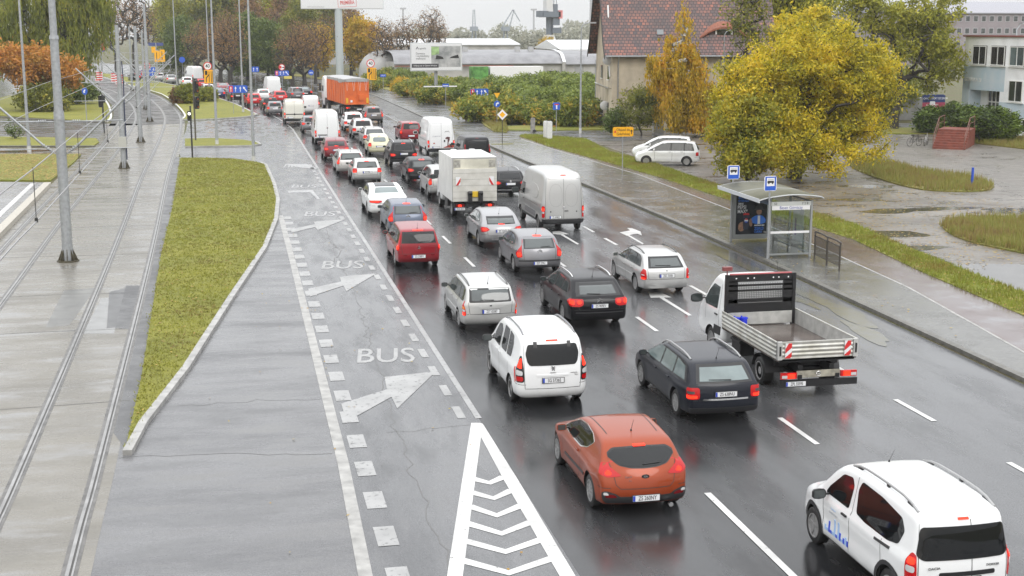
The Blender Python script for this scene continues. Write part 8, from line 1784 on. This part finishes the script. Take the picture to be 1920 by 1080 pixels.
# tram masts with brackets
def mast(px,py,h,label,r=.2,arms=True,box=False,coll=(3.2,5.4),cable=False,k=0):
 x,y = at(px,py);root = empty('tram_mast',(x,y,0),0,label,'mast','tram masts between the tracks');r = r
 b = MB();b.cyl((0,0,.0),(0,0,h*.50),r,r*.94,16);b.cyl((0,0,h*.50),(0,0,h*.76),r*.83,r*.78,16);b.cyl((0,0,h*.76),(0,0,h),r*.66,r*.6,16);b.build('pole',M_steel,root,sm=50)
 c = MB();c.cyl((0,0,h*.485),(0,0,h*.515),r*1.02,r*.92,16);c.cyl((0,0,h*.752),(0,0,h*.765),r*.88,r*.8,16);c.build('collar',M_steel,root,sm=50)
 f = MB();f.cyl((0,0,.0),(0,0,.05),r*2.1,r*2.1,12)
 for i in range(8):
  t = i*math.pi/4;f.prism([(r*.9,.05),(r*1.9,.05),(r*1.0,.5),(r*.9,.5)],-.012,.012,f=lambda a,z,q,t=t: (a*math.cos(t)-q*math.sin(t),a*math.sin(t)+q*math.cos(t),z))
 f.build('foot',mat('foot_rusty',(.07,.06,.035),.7,noise=.4,nscale=6),root,sm=0)
 if box: MB().box((-.0,-r-.1,1.75),(.5,.3,.72)).build('junction_box',mat('box_grey',(.42,.42,.38),.5),root,sm=0)
 if cable: MB().tube([(r+.02,-.05,7),(r+.06,-.05,5.6),(r+.03,-.06,4),(r+.03,-.06,.6)],.035,6).build('cable',mat('cable_blue',(.02,.03,.08),.5),root,sm=60)
 if arms:
  for sd in (-1,1):
   a = MB();z0,zt,zs = coll[0],coll[1],coll[1]+.05;L_ = 2.7
   a.tube([(sd*r,0,z0),(sd*(r+.45),0,z0+.35)],.03,6);a.tube([(sd*(r+.45),0,z0+.35),(sd*L_,0,z0+2.35)],.045,8)
   for q in range(5): a.cyl((sd*(r+.1+.08*q),0,z0+.09+.06*q),(sd*(r+.13+.08*q),0,z0+.115+.06*q),.075,.075,8)
   for q in range(4): a.cyl((sd*(r+.3+.08*q),0,zt+.02),(sd*(r+.33+.08*q),0,zt+.02),.06,.06,8)
   a.tube([(sd*r,0,zt),(sd*2.4,0,zt+.03)],.028,6);a.tube([(sd*.9,0,4.45),(sd*2.9,0,4.45)],.02,5);a.build('bracket_arm',M_steel,root,sm=50)
 return root
mast(128,490,11.5,'thick grey tram mast nearest the camera with two slanting arms',.205,coll=(3.35+.9,5.5));mast(233,316,9.3,'grey tram mast carrying a pale junction box and dark cable',.19,box=True,cable=True,coll=(4.2,5.6));mast(264,267,9.3,'grey tram mast with a rusty foot, third from the camera',.19,coll=(4.2,5.6));mast(281,228,11.5,'grey tram mast at the start of the cobbled track bed',.19,coll=(4.2,5.6));mast(273,205,9.0,'slim dark-footed tram mast behind the fourth one',.15,coll=(4.2,5.6));mast(248,170,9.5,'far tram mast on the bend left of the other masts',.17,coll=(4.2,5.6))
# overhead wires
for nm,pth,z,w_,lab in (('contact_wire',[((a[0]+b_[0])/2,(a[1]+b_[1])/2) for a,b_ in zip(R3,R4)],5.35,.012,'lower contact wire over the right-hand track'),('contact_wire',[((a[0]+b_[0])/2,(a[1]+b_[1])/2) for a,b_ in zip(R1,R2)],5.35,.012,'lower contact wire over the left-hand track'),('carrier_wire',[((a[0]+b_[0])/2,(a[1]+b_[1])/2) for a,b_ in zip(R3,R4)],6.35,.010,'upper carrying wire over the right-hand track'),('carrier_wire',[((a[0]+b_[0])/2,(a[1]+b_[1])/2) for a,b_ in zip(R1,R2)],6.35,.010,'upper carrying wire over the left-hand track')):
 P = [(p[0],p[1],z+(.28*((p[1]/36) % 1-.5)**2 if z > 6 else 0)) for p in pth if 4 < p[1] < 280]
 tag(MB().tube(P,w_*1.25,4).build(nm,mat('wire_grey',(.28,.28,.28),.5),sm=0),lab,'wire','overhead tram wires')
dp = []
for side,(A_,B_) in enumerate(((R3,R4),(R1,R2))):
 ctr = [((a[0]+b_[0])/2,(a[1]+b_[1])/2) for a,b_ in zip(A_,B_)]
 for y in (18,27,36,46,66,80,102,122):
  q = min(ctr,key=lambda c: abs(c[1]-y));y2 = y;x_ = np.interp(y,[c[0+1] for c in ctr],[c[0] for c in ctr]);b = MB();b.cyl((0,0,5.35),(0,0,6.4),.010,.010,4);b.cyl((0,0,5.33),(0,0,5.42),.035,.035,6);o = b.build('dropper',M_dark,sm=0);o.location = (x_,y,0)
  tag(o,f"{['nearest', 'second', 'third', 'fourth', 'fifth', 'sixth', 'seventh', 'farthest'][(18, 27, 36, 46, 66, 80, 102, 122).index(y)]} hanger wire, counted from the camera, over the {'right' if side == 0 else 'left'}-hand track",'hanger',f"hangers over the {'right' if side == 0 else 'left'}-hand track")
# traffic lights
def signal(px,py,label,heads,h=None,r=.06,postm=None):
 x,y = at(px,py);root = empty('traffic_light',(x,y,0),0,label,'traffic light','traffic lights by the crossing');MB().cyl((0,0,0),(0,0,h),r,r,10).build('post',postm or M_dark,root,sm=50)
 for dx,zc,n,lit,rot in heads:
  b = MB().prism(chaikin([(-.15,-.16*n-.02),(.15,-.16*n-.02),(.15,.16*n+.02),(-.15,.16*n+.02)],1,True,.1),0,.25,f=lambda a,z,q: (dx+a*math.cos(rot)+q*math.sin(rot),-q*math.cos(rot)+a*math.sin(rot)-.05,zc+z)).build('signal_head',M_black,root,sm=0)
  for k in range(n):
   z = zc+.32*(k-(n-1)/2);vz = MB();c = Vector((dx+.27*math.sin(rot),-.05-.27*math.cos(rot),z));d = Vector((math.sin(rot),-math.cos(rot),0));s_ = Vector((math.cos(rot),math.sin(rot),0))
   vs = []
   for t in np.linspace(-.2,math.pi+.2,10): q = c+s_*(.12*math.cos(t))+Vector((0,0,.12*math.sin(t)));vs += [q,q+d*(.2*max(.2,math.sin(max(0,t)) if t < math.pi else .2))]
   vz.add(vs,[(2*i,2*i+1,2*i+3,2*i+2) for i in range(9)]);vz.build('visor',M_black,b,sm=0,fix=False)
   col = {'a': mat('lens_amber',(.35,.10,.02),.3),'w': mat('lens_white',(.9,.9,.8),.3,emit=(1,1,.85),es=3),'g': mat('lens_dark',(.03,.04,.03),.2)}[lit[k] if k < len(lit) else 'g']
   MB().lathe([(.095,0),(.001,-.02)],14,'y',tuple(c)).build('lens',col,b,sm=0)
signal(361,296,'traffic light nearest the camera with a lit white tram bar',[(-.08,3.0,2,'gw',0)],3.7)
signal(367,265,'taller traffic light with stacked dark heads just behind the nearer one',[(.16,3.15,3,'aga',.6),(.16,4.45,3,'aga',.6)],5.2,.07,mat('post_brown',(.10,.09,.07),.5))
signal(196,250,'dark traffic signal left of the tracks seen from its back',[(-.25,2.8,3,'ggg',2.6)],3.4,.05)
signal(258-64,238,'small twin signal head beside the left track kerb',[(0.0,2.6,2,'gg',.9)],3.1,.04)
# concrete posts and plates by the side road
for px,py,h,w,lab in ((999,249,1.25,.36,'short concrete bollard with a black base on the lawn corner'),(1023,262,1.5,.34,'grey concrete post behind the white slab'),(1030,264,1.55,.42,'white painted slab leaning beside the concrete post')):
 x,y = at(px,py);b = MB();b.box((0,0,h/2),(w,.3,h));b.box((0,0,h+.03),(w*.8,.26,.07));o = b.build('concrete_post',mat('conc_post',(.27,.26,.24),.7,noise=.35,nscale=4) if 'white' not in lab else mat('post_white',(.62,.62,.62),.6,noise=.1),sm=0);o.location = (x,y,0);tag(o,lab,'post')
 if 'black base' in lab: q = MB();q.lathe([(.18,0),(.16,.16),(.001,.22)],12,'z',(.12,-.2,.1));q.build('black_base',M_black,o,sm=50)
x,y = at(926,227);rb = empty('wheelie_bin',(x-.9,y,0),R(8),'large black wheeled rubbish container with a wet pale lid behind the turn-right sign','bin')
MB().prism([(-1.0,.2),(1.0,.2),(1.1,1.15),(-1.1,1.15)],0,1.0,f=lambda a,z,q: (a,q,z)).build('body',M_black,rb,sm=0);MB().prism([(-1.15,1.15),(1.15,1.15),(1.1,1.30),(-1.1,1.30)],-.05,1.05,f=lambda a,z,q: (a,q,z)).build('lid',mat('lid_wet',(.3,.3,.31),.2),rb,sm=0)
r_ = MB()
for k in range(7): r_.box((-.85+.28*k,-.03,.68),(.06,.06,.85))
r_.build('rib',M_black,rb,sm=0)
for sx_ in (-.8,.8): MB().cyl((sx_,.1,.1),(sx_+.08,.1,.1),.1,.1,10).build('wheel',M_tyre,rb,sm=0)
# ---- bus shelter
def shelter():
 fl = at(1370,452,.12);fr_ = at(1440,483,.12);ang = math.atan2(fr_[1]-fl[1],fr_[0]-fl[0]);L_ = math.dist(fl,fr_)
 root = empty('bus_shelter',(fl[0],fl[1],.12),ang,'glass bus shelter with a curved green-stained roof and a soft drink poster','bus shelter')
 # local: x along the kerb from far end to near end, +y towards the lawn (away from the road)
 c_,s_ = math.cos(ang),math.sin(ang);back = 1 if (-s_*1 > 0) else -1     # +y local must point to larger world x
 gy = lambda v: v*back;D_ = 1.75;H = 2.25;al = mat('shelter_alu',(.33,.34,.34),.4,metal=.4)
 gl = bpy.data.materials.new('shelter_glass');gl.use_nodes = True;N,K = nodes(gl);tr_ = N.new('ShaderNodeBsdfTransparent');gs = N.new('ShaderNodeBsdfGlossy');gs.inputs['Roughness'].default_value = .03;mxn = N.new('ShaderNodeMixShader');mxn.inputs[0].default_value = .16;tr_.inputs[0].default_value = (.86,.9,.9,1);K(tr_.outputs[0],mxn.inputs[1]);K(gs.outputs[0],mxn.inputs[2]);K(mxn.outputs[0],N['Material Output'].inputs[0])
 for x in (0,L_): 
  for v in (0,D_): MB().box((x,gy(v),H/2),(.08,.08,H)).build('post',al,root,sm=0)
 MB().box((L_/2,gy(D_),H/2),(.07,.07,H)).build('post',al,root,sm=0)
 fm = MB();
 for z in (.12,2.2): fm.box((L_/2,gy(D_),z),(L_,.06,.06))
 for x in (0,L_):
  for z in (.12,2.2): fm.box((x,gy(D_/2),z),(.06,D_,.06))
 fm.build('rail',al,root,sm=0)
 MB().box((L_/2,gy(D_),1.15),(L_-.1,.012,2.0)).build('back_pane',gl,root,sm=0)
 MB().box((L_,gy(D_/2),1.15),(.012,D_-.1,2.0)).build('side_pane',gl,root,sm=0)
 # poster case at the far end, facing the camera (towards +x local)
 pc = MB().box((0,gy(D_/2),1.15),(.12,D_-.12,2.0)).build('poster_case',al,root,sm=0);pst = MB().box((.066,gy(D_/2),1.15),(.012,D_-.36,1.72)).build('poster',mat('poster_black',(.012,.014,.02),.15),pc,sm=0)
 w = (D_-.36);pb = mat('poster_blue',(.04,.18,.65),.3);ps = mat('poster_skin',(.35,.2,.13),.4,noise=.5,nscale=9);pw = mat('poster_white',(.75,.76,.78),.3)
 px_ = .0735;rot = (math.pi/2,0,math.pi/2)
 u0 = lambda u: gy(D_/2)+u*w*1.0 if True else 0
 S = 1     # text reads left to right for a viewer in front of the poster: left = smaller local y
 def T(s,u,z,h,m,sx=.8): text('lettering',s,(px_,gy(D_/2)+u*w,z),rot,h,m,pst,.002,sx=sx,align='LEFT',bold=.003)
 T('62%',-.44,1.88,.26,pb);T('WYBRAŁO',-.44,1.72,.11,pb,.9);T('SMAK',-.44,1.60,.12,pw);T('PEPSI',-.46,1.45,.22,pw,.8);T('MAX*',-.46,1.27,.22,pw,.8);T('ZERO',.10,.52,.18,pb,.9);T('CUKRU',.10,.38,.13,pb,.8);T('MAKSYMALNY SMAK',.10,.66,.07,pw,.7)
 def Pg(pts,m,x=.0735,nm='picture'): return MB().prism(pts,0,.003,f=lambda a,z,q: (x+q,gy(D_/2)+a*w,z)).build(nm,m,pst,sm=0)
 Pg([(.10,1.32),(.14,1.5),(.24,1.56),(.34,1.5),(.38,1.32)],S_blk);Pg(disc(.0,3) if False else chaikin([(.16,1.12),(.32,1.12),(.33,1.36),(.15,1.36)],2),ps);Pg([(.06,1.33),(.42,1.33),(.36,1.38),(.12,1.38)],mat('hat_black',(.03,.03,.035),.4),.078)
 Pg(chaikin([(-.04,.95),(.14,1.1),(.34,1.1),(.47,.92),(.44,.72),(.04,.72)],1),pb);Pg([(.2,.72),(.28,.72),(.28,1.08),(.2,1.08)],pw,.078)
 Pg(chaikin([(-.42,.42),(-.22,.42),(-.18,.86),(-.42,.8)],2),ps);Pg(chaikin([(-.06,.62),(.04,.62),(.02,.98),(-.08,.94)],2),ps)
 Pg([(-.26,.5),(-.10,.5),(-.06,1.12),(-.28,1.12)],mat('can_black',(.03,.035,.06),.2),.080);Pg([(-.27,1.12),(-.07,1.12),(-.09,1.2),(-.25,1.2)],S_red,.080);Pg([(-.17+.06*math.cos(t),.88+.10*math.sin(t)) for t in np.linspace(0,6.28,17)[:-1]],pw,.084);Pg([(-.17+.055*math.cos(t),.89+.09*math.sin(t)) for t in np.linspace(.2,2.9,9)],S_red,.088);Pg([(-.17+.055*math.cos(t),.87+.09*math.sin(t)) for t in np.linspace(3.3,6.0,9)],S_blue,.088)
 # name strip and end cards on the near pane
 MB().box((L_+.03,gy(D_/2),1.98),(.02,D_-.16,.17)).build('name_board',S_white,root,sm=0);text('lettering','Basen Górniczy',(L_+.043,gy(D_/2),1.98),rot,.17,mat('name_blue',(.03,.06,.3),.4),root,.002,sx=.9)
 MB().box((L_+.03,gy(D_/2),2.14),(.03,D_-.1,.16)).build('header_board',mat('header_pale',(.5,.52,.5),.4),root,sm=0);text('lettering','52',(L_+.05,gy(.22),2.14),rot,.13,S_blk,root,.002);text('lettering','7 2 8',(L_+.05,gy(D_-.3),2.14),rot,.13,S_blk,root,.002)
 MB().box((L_+.012,gy(D_/2),1.0),(.006,D_-.12,.09)).build('white_band',S_white,root,sm=0)
 MB().box((L_*.72,gy(D_-.02),1.15),(.02+L_*.25,.01,1.7)).build('timetable',mat('timetable_pale',(.5,.55,.54),.4,noise=.2,nscale=4),root,sm=0)
 MB().box((L_*.66,gy(D_-.03),1.0),(.14,.01,.7)).build('graffiti',mat('graffiti_violet',(.15,.1,.3),.5),root,sm=0)
 bn = MB();bn.box((L_*.55,gy(D_-.4),.48),(L_*.75,.36,.05));bn.box((L_*.3,gy(D_-.3),.24),(.06,.3,.46));bn.box((L_*.8,gy(D_-.3),.24),(.06,.3,.46));bn.build('bench',mat('bench_grey',(.25,.24,.22),.6),root,sm=0)
 # vaulted roof
 P = cr([(-.55,2.30),(-.1,2.41),(D_*.5,2.5),(D_+.15,2.42),(D_+.4,2.33)],5);m_ = MB();n = len(P)
 for x in (-.25,L_+.22): m_.v += [(x,gy(v),z) for v,z in P]
 m_.f = [(i,i+1,n+i+1,n+i) for i in range(n-1)];m_.m = [0]*(n-1);o = m_.build('roof',mat('roof_moss',(.085,.082,.05),.45,noise=.45,nscale=2.5,dirt=(.07,.07,.035)),root,sm=60,fix=False);md = o.modifiers.new('s','SOLIDIFY');md.thickness = .03
 for x in (-.26,L_/2,L_+.23): MB().tube([(x,gy(v),z+.01) for v,z in P],.03,6).build('roof_rib',al,root,sm=60)
 fs = MB();fs.prism([(-.28,2.22),(L_+.25,2.22),(L_+.25,2.38),(-.28,2.38)],0,.05,f=lambda a,z,q: (a,gy(-.52-q*.6-(z-2.22)*.15),z));fs.build('fascia',mat('fascia_white',(.62,.64,.66),.3),root,sm=0)
 hb = MB();hb.box((L_/2,gy(-.02),2.18),(L_-.1,.06,.16));hb.build('info_strip',mat('strip_blue',(.05,.11,.2),.4),root,sm=0)
shelter()
def stop_sign(px,py,pt,pb_,label):
 x,y = at(px,py,.12);z0,z1 = zat(x,y,pb_),zat(x,y,pt);mpp = math.hypot(x,y)/FPX;w = 24*mpp
 root = empty('bus_stop_sign',(x,y,0),0,label,'sign','bus stop signs at the shelter');MB().cyl((0,.03,.12),(0,.03,z1-.05),.03,.03,10).build('post',M_steel,root,sm=50)
 b = MB().prism(chaikin([(-w/2,z0),(w/2,z0),(w/2,z1),(-w/2,z1)],1,True,.1),0,.03,f=lambda a,z,q: (a,-q,z)).build('board',S_white,root,sm=0);h = z1-z0
 glyph(b,[(-w*.44,z0+h*.04),(w*.44,z0+h*.04),(w*.44,z0+h*.96),(-w*.44,z0+h*.96)],S_blue,-.032,'face');glyph(b,[(-w*.32,z0+h*.33),(w*.32,z0+h*.33),(w*.32,z0+h*.88),(-w*.32,z0+h*.88)],S_white,-.037,'field')
 zc = z0+h*.60;glyph(b,[(-w*.27,zc-.03),(w*.27,zc-.03),(w*.25,zc+.05),(-w*.25,zc+.05)],S_blk,-.042);glyph(b,[(-w*.22,zc+.09),(w*.22,zc+.09),(w*.22,zc+.10),(-w*.22,zc+.10)],S_blk,-.042)
 for u in (-.15,.15): glyph(b,disc(.03,10,u*w,zc-.05),S_blk,-.042)
stop_sign(1371,449,310,336,'blue and white stop sign rising over the far end of the bus shelter');stop_sign(1439,486,330,358,'blue and white stop sign rising over the near end of the bus shelter')
# railings beside the shelter
a = at(1527,485,.12);b_ = at(1574,508,.12);root = empty('railing',(a[0],a[1],.12),math.atan2(b_[1]-a[1],b_[0]-a[0]),'low brown-grey pedestrian railing of two panels beside the bus shelter','railing');L_ = math.dist(a,b_);gm_ = mat('railing_brown',(.06,.052,.04),.5)
for k in range(2):
 x0,x1 = k*L_/2,(k+1)*L_/2-.02;f = MB();f.tube(cr([(x0,0,0),(x0,0,.95),(x0+.08,0,1.08),(x1-.08,0,1.08),(x1,0,.95),(x1,0,0)],4),.036,8);f.cyl((x0,0,.18),(x1,0,.18),.018,.018,6);f.cyl((x0,0,.92),(x1,0,.92),.018,.018,6)
 for i in range(1,12): f.cyl((x0+(x1-x0)*i/12,0,.18),(x0+(x1-x0)*i/12,0,.92),.014,.014,5)
 f.build('panel',gm_,root,sm=50)
# fence and wall bits behind the trees right, manhole covers, small litter
for px,py,r in ((690,800,.0),)[:0]:
 x,y = at(px,py);o = MB().lathe([(r,.0),(r,.009),(.001,.0095)],24,'z',(x,y,.004)).build('manhole_cover',mat('iron_cover',(.06,.058,.055),.5,noise=.3,nscale=10),sm=0);tag(o,kind='structure')
fx = at(1715,236);b = MB();b.box((0,0,1.1),(14,.2,2.2));o = b.build('concrete_fence',mat('fence_grey',(.25,.25,.24),.8,noise=.3,nscale=1),sm=0);o.location = (fx[0]-2,fx[1]+8,0);tag(o,'grey concrete fence behind the poplar trunk','fence')
# ================================================================= HAZE
m = bpy.data.materials.new('haze');m.use_nodes = True;N,K = nodes(m);N.remove(N['Principled BSDF'])
pv = N.new('ShaderNodeVolumePrincipled');pv.inputs['Color'].default_value = (.93,.95,.97,1);pv.inputs['Density'].default_value = .00022
pv.inputs['Anisotropy'].default_value = .2
K(pv.outputs[0],N['Material Output'].inputs['Volume'])
tag(MB().box((0,520,34),(1500,1240,70)).build('haze',m,sm=0),kind='stuff')
